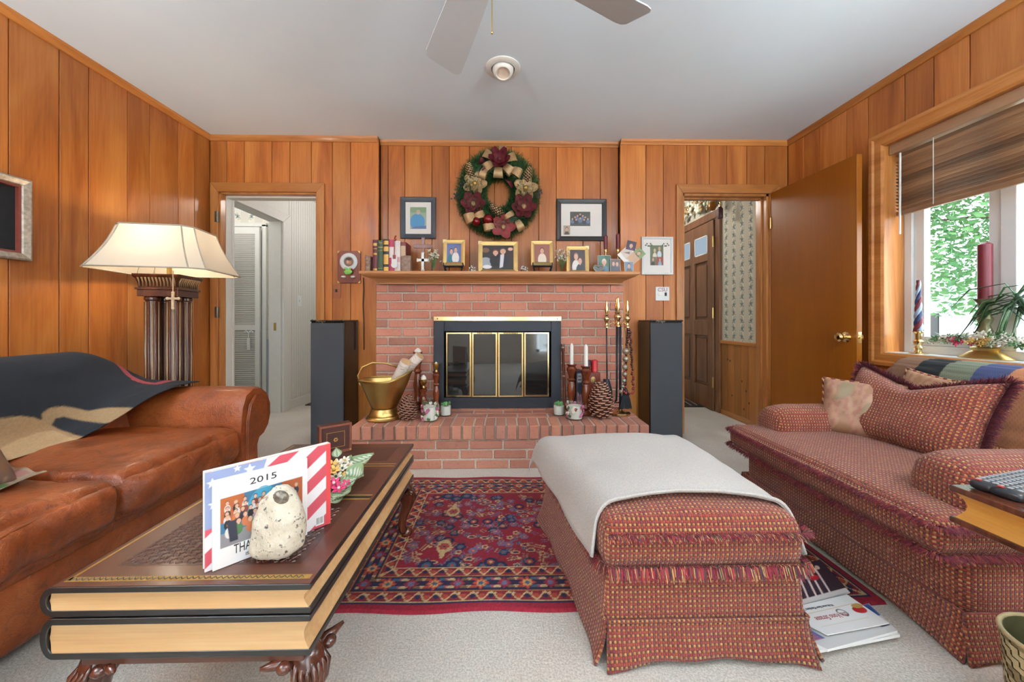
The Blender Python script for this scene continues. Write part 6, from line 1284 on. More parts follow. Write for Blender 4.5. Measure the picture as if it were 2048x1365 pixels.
a = at(X(1118), Yp(390), 2.86); t = thing('jewelled_cross', 'small silvery jewelled cross in front of the wooden cross', 'cross', (a.x, 2.86, ZM)); hh = a.z-ZM; mb = MB(); mb.obox((0, 0, hh*0.52), (0.020, 0.008, hh*0.9)).obox((0, 0, hh*0.62), (0.085, 0.008, 0.02))
for dx, dz in ((0.043, 0.62), (-0.043, 0.62), (0, 0.97), (0, 0.14)):
    for k in range(3): mb.ball((dx+(k-1)*(0.009 if dz != 0.62 else 0), 0, hh*dz+(k-1)*(0.009 if dz == 0.62 else 0.002)), 0.007, 8, 6)
mb.obox((0, 0, 0.006), (0.04, 0.03, 0.012)); mb.build('cross', plain('silver_glass', (196, 196, 190), 0.2, metal=0.5, var=0.2), t, smooth=40)
def posy(label, px, pytop, Y, seed):
    a = at(px, pytop, Y); t = thing('bud_vase', label, 'vase', (a.x, Y, ZM), group='little vases of white flowers'); hh = a.z-ZM; rg = np.random.RandomState(seed)
    MB().lathe([(0.014, 0), (0.014, 0.004), (0.006, 0.008), (0.006, 0.02), (0.012, 0.028), (0.015, 0.075), (0.018, 0.08)], n=16, cap=False).build('glass', M['glass'], t, smooth=True); st = MB(); fl = MB()
    for k in range(34):
        d = Vector(rg.normal(size=3)); d.z = abs(d.z)*0.5; e = Vector((d.x*0.026, d.y*0.014, 0.085+(hh-0.09)*rg.uniform(0.25, 1)-abs(d.x)*0.01)); st.tube([(0, 0, 0.03), (e.x*0.4, e.y*0.4, 0.08), e], 0.0009, 3)
        for _ in range(3): fl.ball(e+Vector(rg.normal(size=3))*0.005, rg.uniform(0.003, 0.005), 6, 5)
    st.build('stems', M['green'], t, kind='stuff', fixn=False); fl.build('blossoms', M['petalwhite'], t, kind='stuff', smooth=True, fixn=False)
posy('small vase of white flowers beside the wooden cross', X(1245), Yp(340), 2.87, 1); posy('small vase of white flowers right of the centre photos', r2(800, 0)[0], r2(0, 275)[1], 2.87, 2)
framed('mantel_photograph', 'gold framed photo of a couple against blue on a black easel', X(1357), X(1625), Yp(232), Yp(556), 2.9, 0.031, M['gold'], person(.32, .58, .13, (40, 110, 124), (60, 50, 50))+person(.62, .66, .13, (226, 222, 220), (80, 70, 64)), (92, 108, 160), stand=True, lean=R(-7), corners=((-1, 1),), depth=0.01)
def ornament(label, px, py, Y, r):
    a = at(px, py, Y); t = thing('mosaic_ball', label, 'ornament', (a.x, Y, ZM), group='small round mantel ornaments'); MB().ball((0, 0, r), (r, r*0.8, r), 14, 10).build('ball', M['stone'], t, smooth=True); mb = MB(); rg = np.random.RandomState(int(px))
    for k in range(22): d = Vector(rg.normal(size=3)).normalized(); mb.ball(Vector((0, 0, r))+Vector((d.x*r, d.y*r*0.8, d.z*r)), r*0.22, 6, 5)
    mb.build('studs', M['vinyl'], t, smooth=True)
ornament('round studded trinket between the couple photo and the wide gold frame', X(1715), Yp(600), 2.84, 0.026); ornament('small studded trinket right of the wide gold frame', r2(430, 0)[0], 540, 2.84, 0.026)
framed('mantel_photograph', 'wide gold framed photo of a couple in evening dress at the mantel centre', 956, r2(370, 0)[0], r2(0, 200)[1], 543, 2.88, 0.034, M['gold'], [('e', .1, .3, .2, .2, (150, 160, 170)), ('e', .85, .5, .12, .3, (60, 44, 44)), ('e', .1, .8, .12, .1, (120, 90, 70)), ('e', .9, .85, .08, .07, SK)]+person(.42, .70, .10, (36, 32, 36), (120, 60, 40))+person(.66, .76, .11, (44, 44, 52), (80, 70, 60))+[('p', [(.58, .62), (.7, .62), (.66, .1), (.55, .05)], (216, 216, 226)), ('e', .15, .1, .15, .08, (226, 226, 230))], (52, 44, 44), lean=R(-8), zbase=ZM, corners=((-1, 1), (1, -1)), depth=0.01, res=90)
framed('mantel_photograph', 'upright gold framed photo of a person in white on a black easel', r2(497, 0)[0], r2(716, 0)[0], r2(0, 197)[1], r2(0, 448)[1], 2.9, 0.029, M['gold'], [('r', 0, 0, 1, .12, (150, 100, 84))]+person(.5, .64, .15, (226, 216, 200), (120, 60, 44)), (150, 96, 84), stand=True, lean=R(-8), depth=0.01)
t = framed('mantel_photograph', 'gold framed couple portrait with dark backdrop near the burgundy candles', r2(843, 0)[0], r2(1066, 0)[0], r2(0, 250)[1], 543, 2.89, 0.031, M['gold'], person(.40, .66, .15, (216, 214, 210), (150, 110, 70))+person(.66, .46, .15, (34, 32, 36), (60, 44, 36))+[('p', [(.2, .1), (.45, .2), (.4, .3), (.2, .2)], (226, 224, 222))], (60, 34, 38), zbase=ZM, lean=R(-7), depth=0.01, corners=((1, 1),))
def taper(label, px, py0, pymid, Y):
    a, b = at(px, py0, Y), at(px, pymid, Y); t = thing('taper_candle', label, 'candle', (a.x, Y, ZM), group='burgundy candles on the mantel'); h = b.z-ZM
    MB().lathe([(0.026, 0), (0.026, 0.004), (0.012, 0.012), (0.008, 0.03), (0.012, 0.04), (0.007, 0.055), (0.007, h-0.045), (0.013, h-0.03), (0.016, h-0.015), (0.012, h-0.004), (0.018, h)], n=16).build('brass_stick', M['brass'], t, smooth=40); MB().lathe([(0.0165, h), (0.0165, h+(a.z-b.z)*0.9), (0.008, h+(a.z-b.z)*0.97), (0.0, a.z-ZM)], n=12).build('candle', M['burgundy'], t, smooth=40)
taper('left burgundy candle on a brass stick at the right mantel end', r2(1225, 0)[0], r2(0, 148)[1], r2(0, 282)[1], 2.99); taper('right burgundy candle on a brass stick at the right mantel end', r2(1345, 0)[0], r2(0, 130)[1], r2(0, 282)[1], 2.99)
def loose_photo(label, pts, Y, shapes, base, w, h, px, py, rot=0.0, name='photo_print'):
    a = at(px, py, Y); t = thing(name, label, 'photograph', (a.x, Y, a.z), (R(-6), rot, 0)); printed('print', w, h, shapes, base, M['print'], t, (0, -0.001, -h/2), n=30); MB().box(-w/2-0.002, w/2+0.002, 0, 0.0025, -h/2-0.002, h/2+0.002).build('card', M['paper'], t); return t
loose_photo('unframed photo of a white haired person in blue on the mantel', None, 2.90, [('e', .3, .8, .3, .3, (70, 110, 90)), ('e', .8, .6, .2, .4, (60, 90, 60))]+person(.48, .58, .17, (40, 96, 130), (226, 220, 214)), (52, 76, 56), 0.098, 0.128, r2(1213, 0)[0], r2(0, 428)[1])
loose_photo('dark couple photo propped below the right burgundy candle', None, 2.885, person(.32, .66, .16, (40, 34, 44), (60, 44, 36))+person(.68, .64, .16, (50, 44, 60), (70, 50, 40)), (92, 74, 70), 0.078, 0.100, r2(1320, 0)[0], r2(0, 446)[1])
t = loose_photo('small portrait card at the far right mantel end', None, 2.875, person(.5, .62, .2, (64, 66, 60), (60, 44, 34)), (110, 134, 164), 0.066, 0.082, r2(1453, 0)[0], r2(0, 460)[1])
a = at(*r2(1462, 345), 2.90); t = thing('photo_collage_card', 'diamond shaped collage card of four photos at the right mantel end', 'photograph', (a.x, 2.90, a.z), (R(-6), R(5), 0)); s = 0.075
for (dx, dz, base, sh_) in ((0.0, 0.04, (60, 40, 60), person(.5, .5, .22, (80, 50, 90))), (-0.05, -0.01, (206, 196, 186), [('p', [(.2, .2), (.8, .6), (.6, .8)], (120, 90, 84))]), (0.045, -0.005, (120, 140, 90), person(.5, .5, .2, (40, 50, 40))), (0.0, -0.052, (196, 160, 130), [])):
    printed('print', s, s, sh_, base, M['print'], t, (dx, -0.002-abs(dz)*0.03, dz), rot=(0, R(45 if dz != 0.04 else 8), 0), n=20)
MB().prism([(0, -0.1), (0.1, -0.005), (0, 0.1), (-0.1, -0.005)], 0, 0.003, 'y').build('card', M['paper'], t); MB().box(-0.01, 0.01, 0.003, 0.006, ZM-a.z, 0).build('strut', M['paper'], t)
a = at(*r2(1155, 470), 2.84); t = thing('heart_ornament', 'small silver heart shaped photo frame on the mantel', 'ornament', (a.x, 2.84, ZM)); hp = [(0.040*(16*math.sin(q)**3)/16, 0.033+0.036*(13*math.cos(q)-5*math.cos(2*q)-2*math.cos(3*q)-math.cos(4*q))/16) for q in np.linspace(0, 2*PI, 32, endpoint=False)]
MB().prism(hp, 0, 0.008, 'y').build('photo_face', plain('dim_photo', (90, 104, 104), 0.4, var=0.5, scale=90), t); MB().tube([(x, -0.001, z) for x, z in hp], 0.005, 6, closed=True).build('rim', M['silverbead'], t, smooth=True)
# ---- hearth, left side
def zc(px, py, Z=HZT+0.002): return atz(px, py, Z)
HS = HZT+0.0025
def scuttle():
    c = zc(768.6, 836, HS); t = thing('coal_scuttle', 'brass coal scuttle holding birch logs on the hearth', 'bucket', (c.x, c.y, HS)); 
    MB().lathe([(0.118, 0), (0.120, 0.006), (0.112, 0.012), (0.108, 0.022), (0.098, 0.026), (0.095, 0.040), (0.090, 0.048), (0.084, 0.060), (0.080, 0.068)], n=32).build('foot', M['oldbrass'], t, smooth=40)
    rings = []; N = 40
    for k in range(13):
        f = k/12; ring = []
        for i in range(N):
            a = 2*PI*i/N; ca, sa = math.cos(a), math.sin(a); rx = 0.080+0.100*f; ry = 0.076+0.060*f; zt = 0.066+0.215*f+f**2*(0.030*ca*abs(ca)-0.018*(abs(sa))**3+0.012*ca*ca); ring.append((rx*ca+0.012*f, ry*sa, zt))
        rings.append(ring)
    b = MB().rings(rings, cap=False).build('body', M['oldbrass'], t, smooth=True); sd = b.modifiers.new('solid', 'SOLIDIFY'); sd.thickness = 0.003
    MB().tube(rings[-1], 0.0045, 6, closed=True).build('rolled_rim', M['oldbrass'], t, smooth=True)
    hp = [Vector((-0.155, -0.02, 0.235)), Vector((-0.172, -0.02, 0.29)), Vector((-0.145, -0.01, 0.345)), Vector((-0.08, 0.0, 0.375)), Vector((0.0, 0.02, 0.37)), Vector((0.06, 0.05, 0.345)), Vector((0.10, 0.09, 0.30))]; MB().tube(hp, 0.0065, 8).ball(hp[0], 0.012, 8, 6).build('handle', M['oldbrass'], t, smooth=True)
    return t
sc_ = scuttle()
def log(label, p, q, r):
    p, q = Vector(p), Vector(q); L = (q-p).length; t = thing('birch_log', label, 'log', p, frame_to(q-p).to_euler(), group='birch logs in the scuttle'); MB().lathe([(r*0.97, 0), (r, 0.02), (r*0.98, L*0.5), (r, L-0.004), (r*0.97, L)], n=20, cap=False).build('bark', M['bark'], t, smooth=40); MB().lathe([(r*0.97, L-0.001), (r*0.5, L+0.001), (0, L+0.001)], n=20, cap=False).build('cut_end', M['endgrain'], t, smooth=True); MB().lathe([(r*0.97, 0.001), (0, 0.0)], n=20, cap=False).build('cut_end', M['endgrain'], t, smooth=True)
e = at(*r3(590, 650), 2.50); log('front birch log sticking out of the brass scuttle', (e.x-0.10, 2.57, e.z-0.17), e, 0.038); e = at(*r3(735, 585), 2.55); log('rear birch log sticking out of the brass scuttle', (e.x-0.17, 2.60, e.z-0.17), e, 0.034)
def cone_thing(label, px, py, w, h): c = zc(px, py, HS); t = thing('pine_cone', label, 'pine cone', (c.x, c.y, HS), group='big decorative pine cones'); cone_at(t, (0, 0, 0), w/2, h, None, 10, 11); return t
cone_thing('smaller pine cone beside the brass scuttle', r3(605, 0)[0], 839, 0.118, 0.158); cone_thing('larger pine cone in front of the fire tools', r4(555, 0)[0], 835, 0.158, 0.235)
BAL = [(0.95, 0), (1.0, 0.02), (0.8, 0.05), (0.55, 0.08), (0.6, 0.11), (0.8, 0.14), (0.62, 0.18), (0.5, 0.22), (0.62, 0.32), (0.72, 0.42), (0.6, 0.54), (0.42, 0.62), (0.7, 0.66), (0.45, 0.70), (0.5, 0.76), (0.72, 0.84), (0.78, 0.9), (0.55, 0.95), (0.8, 0.985), (0.8, 1.0)]
def candlestick(label, px, pytop, pybase, r, wood_top, candle, cup=False, Y=None, group=None, cmat='whitewax', cr=0.016):
    c = zc(px, pybase, HS); Yq = Y or c.y; a = at(px, pytop, Yq); b = at(px, wood_top, Yq); t = thing('candlestick', label, 'candlestick', (a.x, Yq, HS), group=group); h = b.z-HS; hw = h-(0.06 if cup else 0)
    MB().lathe([(r*q, z*hw) for q, z in BAL], n=20).build('turned_stem', M['turned'], t, smooth=35)
    if cup: MB().lathe([(0.012, hw), (0.010, hw+0.012), (0.020, hw+0.028), (0.024, hw+0.042), (0.018, hw+0.05), (0.036, hw+0.058), (0.037, hw+0.061), (0.0, hw+0.06)], n=20).build('brass_cup', M['oldbrass'], t, smooth=40)
    if candle: MB().lathe([(cr, h), (cr, a.z-HS-0.018), (cr*0.5, a.z-HS-0.006), (0.001, a.z-HS)], n=12).build('candle', M[cmat], t, smooth=40)
    return t
candlestick('tall turned wooden candlestick behind the birch logs', r3(712, 0)[0], r3(0, 505)[1], 818, 0.044, r3(0, 548)[1], True, cr=0.025); candlestick('short brass-cupped candlestick between the scuttle and the tall ones', r3(772, 0)[0], r3(0, 788)[1], 822, 0.034, r3(0, 835)[1], True, True, cr=0.019); candlestick('brass-cupped wooden candlestick against the black fireplace surround', r3(905, 0)[0], r3(0, 650)[1], 820, 0.034, r3(0, 668)[1], True, True, cr=0.016, cmat='wax')
def votive(label, px, pyb, w, h, kind, seed):
    c = zc(px, pyb, HS); t = thing('votive_holder' if kind == 'flower' else 'jar_candle', label, 'candle', (c.x, c.y, HS), group='floral votives' if kind == 'flower' else 'succulent jar candles'); r = w/2; rg = np.random.RandomState(seed)
    MB().lathe([(r*0.92, 0), (r, 0.004), (r, h), (r-0.003, h), (r-0.003, 0.006), (0, 0.006)], n=24).build('glass', M['glass'], t, smooth=40)
    if kind == 'flower':
        for col, n_ in (('petalwhite', 14), ('petalpink', 12), ('green', 8), ('rose', 5)):
            mb = MB()
            for k in range(n_):
                a = rg.uniform(0, 2*PI); z = rg.uniform(0.1, 0.92)*h
                for q in range(5):
                    b = q*2*PI/5+rg.rand(); d = Vector((math.cos(a), math.sin(a), 0)); tw = Vector((-math.sin(a), math.cos(a), 0)); mb.ball(d*(r+0.001)+tw*0.007*math.cos(b)+Vector((0, 0, z+0.007*math.sin(b))), (0.0055, 0.0055, 0.0055), 6, 4)
            mb.build('applied_flowers', M[col] if col != 'petalpink' else plain('lilac_pink', (190, 110, 146), 0.5, var=0.2), t, smooth=True, kind='stuff')
        MB().lathe([(r*0.85, 0.007), (r*0.85, h*0.75), (0, h*0.75)], n=20).build('inner_wax', M['whitewax'], t, smooth=40)
    else:
        MB().lathe([(r-0.005, 0.006), (r-0.005, h*0.62), (0, h*0.63)], n=20).build('wax', M['whitewax'], t, smooth=40); mb = MB()
        for k in range(26): a = rg.uniform(0, 2*PI); q = rg.uniform(0, r*0.7); mb.ball((q*math.cos(a), q*math.sin(a), h*0.7+rg.uniform(0, 0.012)), (0.008, 0.008, 0.010), 7, 5)
        mb.build('succulent', plain('succulent_green', (104, 158, 96), 0.5, var=0.25, scale=60), t, smooth=True)
votive('flower covered glass votive beside the smaller pine cone', r3(840, 0)[0], 841, 0.108, 0.122, 'flower', 1); votive('glass jar candle with green succulents left of the fireplace doors', r3(1005, 0)[0], 831, 0.080, 0.105, 'jar', 2)
votive('flower covered glass votive beside the larger pine cone', r4(318, 0)[0], 838, 0.112, 0.120, 'flower', 3); votive('glass jar candle with green succulents right of the fireplace doors', r4(172, 0)[0], 830, 0.082, 0.105, 'jar', 4)
# ---- hearth, right side
candlestick('left of the two tall candlesticks with white candles by the fire tools', r4(288, 0)[0], r4(0, 530)[1], 820, 0.046, r4(0, 722)[1], True, group='tall candlesticks with white candles', cr=0.0145); candlestick('right of the two tall candlesticks with white candles by the fire tools', r4(418, 0)[0], r4(0, 540)[1], 829, 0.046, r4(0, 738)[1], True, group='tall candlesticks with white candles', cr=0.0145)
p0, p1 = zc(r4(228, 0)[0], 819, HS), at(*r4(207, 540), 2.79); t = thing('wooden_flute', 'long dark wooden flute leaning by the fireplace doors', 'flute', p0, frame_to(p1-p0).to_euler()); L = (p1-p0).length; MB().lathe([(0.014, 0), (0.016, 0.02), (0.011, 0.05), (0.010, L-0.06), (0.013, L-0.05), (0.012, L)], n=14).build('tube', M['mahog'], t, smooth=40); MB().lathe([(0.0125, L*0.5), (0.0125, L*0.52)], n=12).lathe([(0.0145, L-0.03), (0.0145, L-0.02)], n=12).build('ring', M['silverbead'], t)
b0 = zc(r4(360, 0)[0], 822, HS); t = thing('photo_album', 'narrow dark book with silver title standing behind the candlesticks', 'book', (b0.x, b0.y, HS)); hh = at(r4(360, 0)[0], r4(0, 785)[1], b0.y).z-HS; MB().box(-0.024, 0.024, 0, 0.11, 0, hh).build('cover', bmat('ink_blue_cover', (36, 36, 48)), t, bevel=0.002)
printed('spine_label', 0.040, hh*0.96, [('r', .1, .72, .9, .96, (150, 150, 156)), ('r', .2, .77, .8, .81, (40, 40, 50)), ('r', .2, .86, .8, .90, (40, 40, 50)), ('p', [(.1, .05), (.9, .05), (.9, .45), (.5, .35), (.1, .5)], (170, 150, 150)), ('e', .5, .3, .3, .1, (120, 80, 90))], (40, 40, 54), M['print'], t, (0, -0.0012, hh*0.02), n=50)
b0 = Vector((at(r4(490, 0)[0], 700, 2.765).x, 2.745, 0)); t = thing('keepsake_box', 'tall brown box with a gold emblem beside the larger pine cone', 'box', (b0.x, b0.y+0.02, HS)); hh = at(r4(490, 0)[0], r4(0, 805)[1], b0.y).z-HS; MB().box(-0.05, 0.05, 0, 0.055, 0, hh).build('body', M['cherry'], t, bevel=0.003)
MB().lathe([(0.020, 0), (0.022, 0.002), (0.016, 0.003)], (-0.005, 0, hh*0.80), 20, rot=frame_to((0, -1, 0)), sx=0.85, sy=1.2).build('emblem', M['gold'], t, smooth=40); textobj('S', 0.034, M['palegold'], t, (-0.005, -0.0042, hh*0.80))
b0.y = 2.693; p = at(*r4(497, 800), 2.845); t = thing('red_pillar_candle', 'tall red candle standing behind the brown keepsake box', 'candle', (p.x, b0.y+0.15, HS)); h2 = at(*r4(497, 685), b0.y+0.15).z-HS; MB().lathe([(0.022, 0), (0.023, h2-0.006), (0.019, h2), (0.0, h2-0.003)], n=20).build('candle', M['redwax'], t, smooth=40); MB().lathe([(0.002, h2-0.004), (0.0015, h2+0.008)], n=6).build('wick', M['ink'], t)
t = thing('dark_tin', 'dark maroon tin behind the right white candle', 'tin', (p.x-0.05, b0.y+0.15, HS)); MB().lathe([(0.023, 0), (0.023, h2-0.02), (0.02, h2-0.014), (0.02, h2), (0, h2)], n=20).build('body', bmat('dark_maroon_tin', (58, 24, 30)), t, smooth=40); MB().lathe([(0.0238, h2-0.06), (0.0238, h2-0.05)], n=20).build('band', M['oldbrass'], t)
def fire_tools():
    c = zc(1240.5, 829, HS); t = thing('fireplace_tool_set', 'brass and black iron fireplace tool stand on the right of the hearth', 'fire tools', (c.x, c.y, HS)); Yc = c.y
    def lx(px, py, Y=None): p = at(px, py, Y or Yc); return Vector((p.x-c.x, (Y or Yc)-Yc, p.z-HS))
    MB().lathe([(0.070, 0), (0.070, 0.010), (0.062, 0.018), (0.04, 0.022), (0.014, 0.03), (0.012, 0.05)], n=28).build('base', M['brass'], t, smooth=40)
    top = lx(1235, 652).z; MB().tube([(0, 0, 0.03), (0, 0, top)], 0.009, 10).build('pole', M['iron'], t, smooth=True)
    hang = [lx(1213, 654, Yc-0.01), lx(1236, 652, Yc-0.02), lx(1254.5, 654, Yc-0.01), lx(1233, 650, Yc+0.04)]
    mb = MB()
    for h_ in hang: mb.tube([(0, 0, top), Vector((h_.x*0.5, h_.y*0.5, top+0.025)), h_+Vector((0, 0, 0.004))], 0.005, 6).lathe([(0.016, -0.006), (0.016, 0.0), (0.010, 0.006)], h_, 12)
    mb.build('hook_arms', M['brass'], t, smooth=40)
    hp = [(0.006, 0), (0.012, 0.01), (0.008, 0.02), (0.012, 0.035), (0.021, 0.055), (0.021, 0.065), (0.010, 0.078), (0.014, 0.088), (0.008, 0.096), (0.013, 0.115), (0.012, 0.14), (0.007, 0.165), (0.009, 0.172), (0.005, 0.182), (0.006, 0.188), (0.0, 0.196)]
    def tool(name, h_, zlen, s=1.0):
        o = MB().lathe([(q*s, z*s) for q, z in hp], h_, 14).build('tool_handle', M['brass'], t, smooth=40); return o
    for h_, s in zip(hang, (0.95, 1.05, 0.98, 1.0)): tool('x', h_, 0, s)
    s0 = hang[0]; MB().tube([s0, Vector((s0.x+0.004, s0.y, 0.24))], 0.005, 8).build('shovel_rod', M['iron'], t, smooth=True); MB().grid(lambda u, v: Vector((s0.x+0.004+(u-0.5)*0.075*(0.55+0.45*min(1, v*2)), s0.y-0.01+0.03*abs(u-0.5)**2*4-0.03*v, 0.25-0.15*v)), 6, 6).build('shovel_blade', M['iron'], t, smooth=True)
    s1 = hang[1]; MB().tube([s1, Vector((s1.x-0.008, s1.y, 0.10))], 0.005, 8).tube([s1, Vector((s1.x-0.016, s1.y-0.004, 0.09))], 0.004, 8).build('tongs', M['iron'], t, smooth=True); s3 = hang[3]; MB().tube([s3, Vector((s3.x, s3.y, 0.10)), Vector((s3.x-0.02, s3.y, 0.07)), Vector((s3.x+0.02, s3.y, 0.075))], 0.005, 8).build('poker', M['iron'], t, smooth=True)
    s2 = hang[2]; MB().tube([s2, Vector((s2.x-0.012, s2.y, 0.16))], 0.005, 8).build('broom_rod', M['iron'], t, smooth=True); mb = MB(); rg = np.random.RandomState(3)
    for k in range(160): a, b = rg.uniform(-1, 1), rg.uniform(-1, 1); q = Vector((s2.x-0.012, s2.y, 0.165)); mb.tube([q+Vector((a*0.012, b*0.010, 0)), q+Vector((a*0.030, b*0.016, -0.06)), q+Vector((a*0.042, b*0.018, -0.115-rg.uniform(0, .012)))], 0.0016, 3)
    mb.build('broom_bristles', M['broom'], t, kind='stuff', fixn=False); MB().lathe([(0.016, 0.15), (0.018, 0.17), (0.008, 0.185)], (s2.x-0.012, s2.y, 0), 12).build('broom_ferrule', M['iron'], t, smooth=40)
    # strings of beads hung over the hooks
    n = thing('bead_necklace', 'long string of dark red seed beads hung on the fire tools', 'necklace', (c.x+s2.x, Yc-0.045, HS+s2.z-0.02)); mb = MB(); zb = -0.43
    for side in (-1, 1):
        for k in range(26): f = k/25; mb.ball((side*(0.004+0.028*f**0.8)+0.004*math.sin(k*1.7), 0.006*math.cos(k*2.1), zb*f), 0.0095, 8, 6, mi=1 if f > 0.6 and k % 2 else 0)
    for k in range(5): a = PI*k/4; mb.ball((-0.030*math.cos(a), 0, zb-0.016*math.sin(a)), 0.0095, 8, 6, mi=k % 2)
    mb.build('beads', [M['bead'], plain('red_bead', (140, 40, 40), 0.3)], n, smooth=True, kind='stuff'); MB().tube([(-0.004, 0, 0), (0, -0.004, 0.006), (0.004, 0, 0)], 0.002, 5).build('string', M['cord'], n)
    n = thing('silver_bead_string', 'string of large tarnished silver balls hung on the fire tools', 'necklace', (c.x+0.018, Yc-0.05, HS+0.47)); mb = MB()
    for k, (dz, r_, dx) in enumerate(((-0.02, 0.024, 0.005), (-0.075, 0.022, 0.004), (-0.13, 0.020, 0.0), (-0.18, 0.018, -0.003), (-0.225, 0.016, -0.008), (-0.265, 0.014, -0.016), (-0.30, 0.013, -0.03))): mb.ball((dx, 0, dz), r_, 12, 8)
    mb.build('beads', M['silverbead'], n, smooth=True, kind='stuff'); MB().tube([(0.0, 0.03, 0.20), (0.006, 0.0, 0.08), (0.005, 0, 0)], 0.002, 5).build('string', M['cord'], n)
fire_tools()
# ---- on the coffee table
TT = TZ+0.0012
def standing_book(name, label, cat, pl, pr, h, th, facemat=None):
    """a book standing on edge: front lower-left and lower-right corners on the table"""
    a, b = atz(pl[0], pl[1], TT), atz(pr[0], pr[1], TT); w = (b-a).length; ang = math.atan2(b.y-a.y, b.x-a.x)
    t = thing(name, label, cat, ((a.x+b.x)/2, (a.y+b.y)/2, TT), (0, 0, ang)); return t, w
t, w = standing_book('picture_book', 'landscape book with stars and stripes cover standing on the coffee table', 'book', (409, 1146), (661, 1046.5), 0.215, 0.02); h = 0.216
sh = []; strp = 0.155
for k in range(-6, 8): sh.append(('p', [(0.0, k*strp*2-0.9), (1.02, k*strp*2-0.9+0.95), (1.02, k*strp*2-0.9+0.95+strp), (0.0, k*strp*2-0.9+strp)], (196, 78, 92)))
sh.append(('p', [(0, .42), (.30, .42), (.44, 1.0), (0, 1.0)], (146, 160, 198)))
def star(x, y, r): return ('p', [(x+r*0.77*(1 if k % 2 == 0 else 0.42)*math.sin(k*PI/5), y+r*(1 if k % 2 == 0 else 0.42)*math.cos(k*PI/5)) for k in range(10)], (240, 240, 244))
for x, y, r in ((.31, .93, .06), (.05, .88, .055), (.06, .66, .055), (.22, .97, .04), (.08, .48, .03)): sh.append(star(x, y, r))
sh.append(('r', .955, 0, 1.01, 1.0, (212, 70, 72))); sh += [('r', .855, .03, .935, .135, (240, 240, 238))]
for k in range(12): sh.append(('r', .862+k*.0055, .045, .862+k*.0055+(0.0035 if k % 3 else 0.002), .125, (40, 42, 50)))
printed('front_cover', w, h, sh, (232, 230, 232), M['print'], t, (0, -0.0008, 0), n=190)
MB().box(-w/2, w/2, 0, 0.0022, 0, h).box(-w/2, w/2, 0.0168, 0.019, 0, h).box(w/2-0.0022, w/2, 0.0022, 0.0168, 0, h).build('case', M['paper'], t); MB().box(-w/2+0.003, w/2-0.003, 0.0026, 0.0164, 0.003, h-0.003).build('page_block', M['pages'], t)
t, w = standing_book('photo_calendar', 'white 2015 family photo book leaning in front of the flag book', 'book', (425, 1144), (614.4, 1070), 0.195, 0.008); h = 0.196
rg = np.random.RandomState(21); sh = [('r', .07, .22, .94, .78, (60, 110, 140)), ('r', .07, .50, .30, .78, (170, 90, 46)), ('r', .70, .45, .94, .78, (166, 86, 46)), ('r', .07, .22, .94, .38, (134, 132, 136)), ('e', .5, .5, .18, .3, (70, 150, 180))]
sh.append(('r', .07, .78, .94, .785, (200, 200, 200))); ppl = []
for row, (y, n_, s) in enumerate(((.715, 9, .020), (.665, 9, .021), (.61, 9, .022), (.55, 7, .024), (.48, 5, .027))):
    for k in range(n_): ppl.append((y-0.02*rg.rand(), .12+(.80-.0*row)*(k+0.3*rg.rand()+.1)/n_*(1-row*.08), s))
for y, x, s in ppl: sh += person(x, y, s, [(40, 44, 60), (210, 206, 206), (70, 110, 70), (120, 60, 50), (170, 150, 160), (36, 36, 40), (190, 110, 70), (220, 216, 210)][rg.randint(8)], [(50, 36, 28), (110, 70, 40), (40, 30, 26), (170, 140, 100)][rg.randint(4)], wide=1.2)
sh += [('p', [(.13, .50), (.22, .50), (.24, .26), (.16, .26)], (44, 48, 62)), ('p', [(.40, .40), (.52, .40), (.50, .24), (.41, .24)], (96, 140, 170)), ('r', .38, .33, .54, .45, (90, 140, 80)), ('r', 0.54, .24, .66, .42, (112, 176, 140)), ('r', 0, 0, 1, .215, (238, 237, 236)), ('r', .94, 0, 1, 1, (238, 237, 236)), ('r', 0, 0, .07, 1, (238, 237, 236))]
printed('front_cover', w, h, sh, (238, 237, 236), M['print'], t, (0, -0.0008, 0), n=180)
MB().box(-w/2, w/2, 0, 0.0018, 0, h).box(-w/2, w/2, 0.0068, 0.0085, 0, h).box(w/2-0.002, w/2, 0.0018, 0.0068, 0, h).build('case', M['paper'], t); MB().box(-w/2+0.003, w/2-0.004, 0.002, 0.0066, 0.002, h-0.003).build('page_block', M['pages'], t)
textobj('2015', 0.021, M['ink'], t, (0.0, -0.0012, h*0.89), sx=1.35, name='lettering'); textobj('THAN', 0.030, M['ink'], t, (-0.058, -0.0012, h*0.155), sx=0.55, name='lettering', ax='LEFT'); textobj('IS A', 0.010, M['ink'], t, (-0.036, -0.0012, h*0.06), name='lettering', ax='LEFT')
c = atz(551, 1117, TT); t = thing('fossil_rock', 'pale speckled rock holding the books up on the coffee table', 'rock', (c.x, c.y+0.006, TT))
def rockm():
    k = NT('speckled_limestone'); v = k.coord(); n = k.noise(v, 22, 5, 0.65); c = k.ramp(n, [(0.3, L3(186, 174, 150)), (0.6, L3(218, 210, 192)), (0.8, L3(206, 178, 146))]); s = k.noise(v, 95, 3, 0.6); c = k.mix(k.ramp(s, [(0.60, (0, 0, 0)), (0.68, (1, 1, 1))]), c, L3(92, 88, 80)); k.bump(k.noise(v, 60, 5, 0.7), 0.7, 0.006); return k.fin(c, 0.85)
mb = MB(); mb.ball((0, 0, 0), (1, 1, 1), 40, 28); vs = []
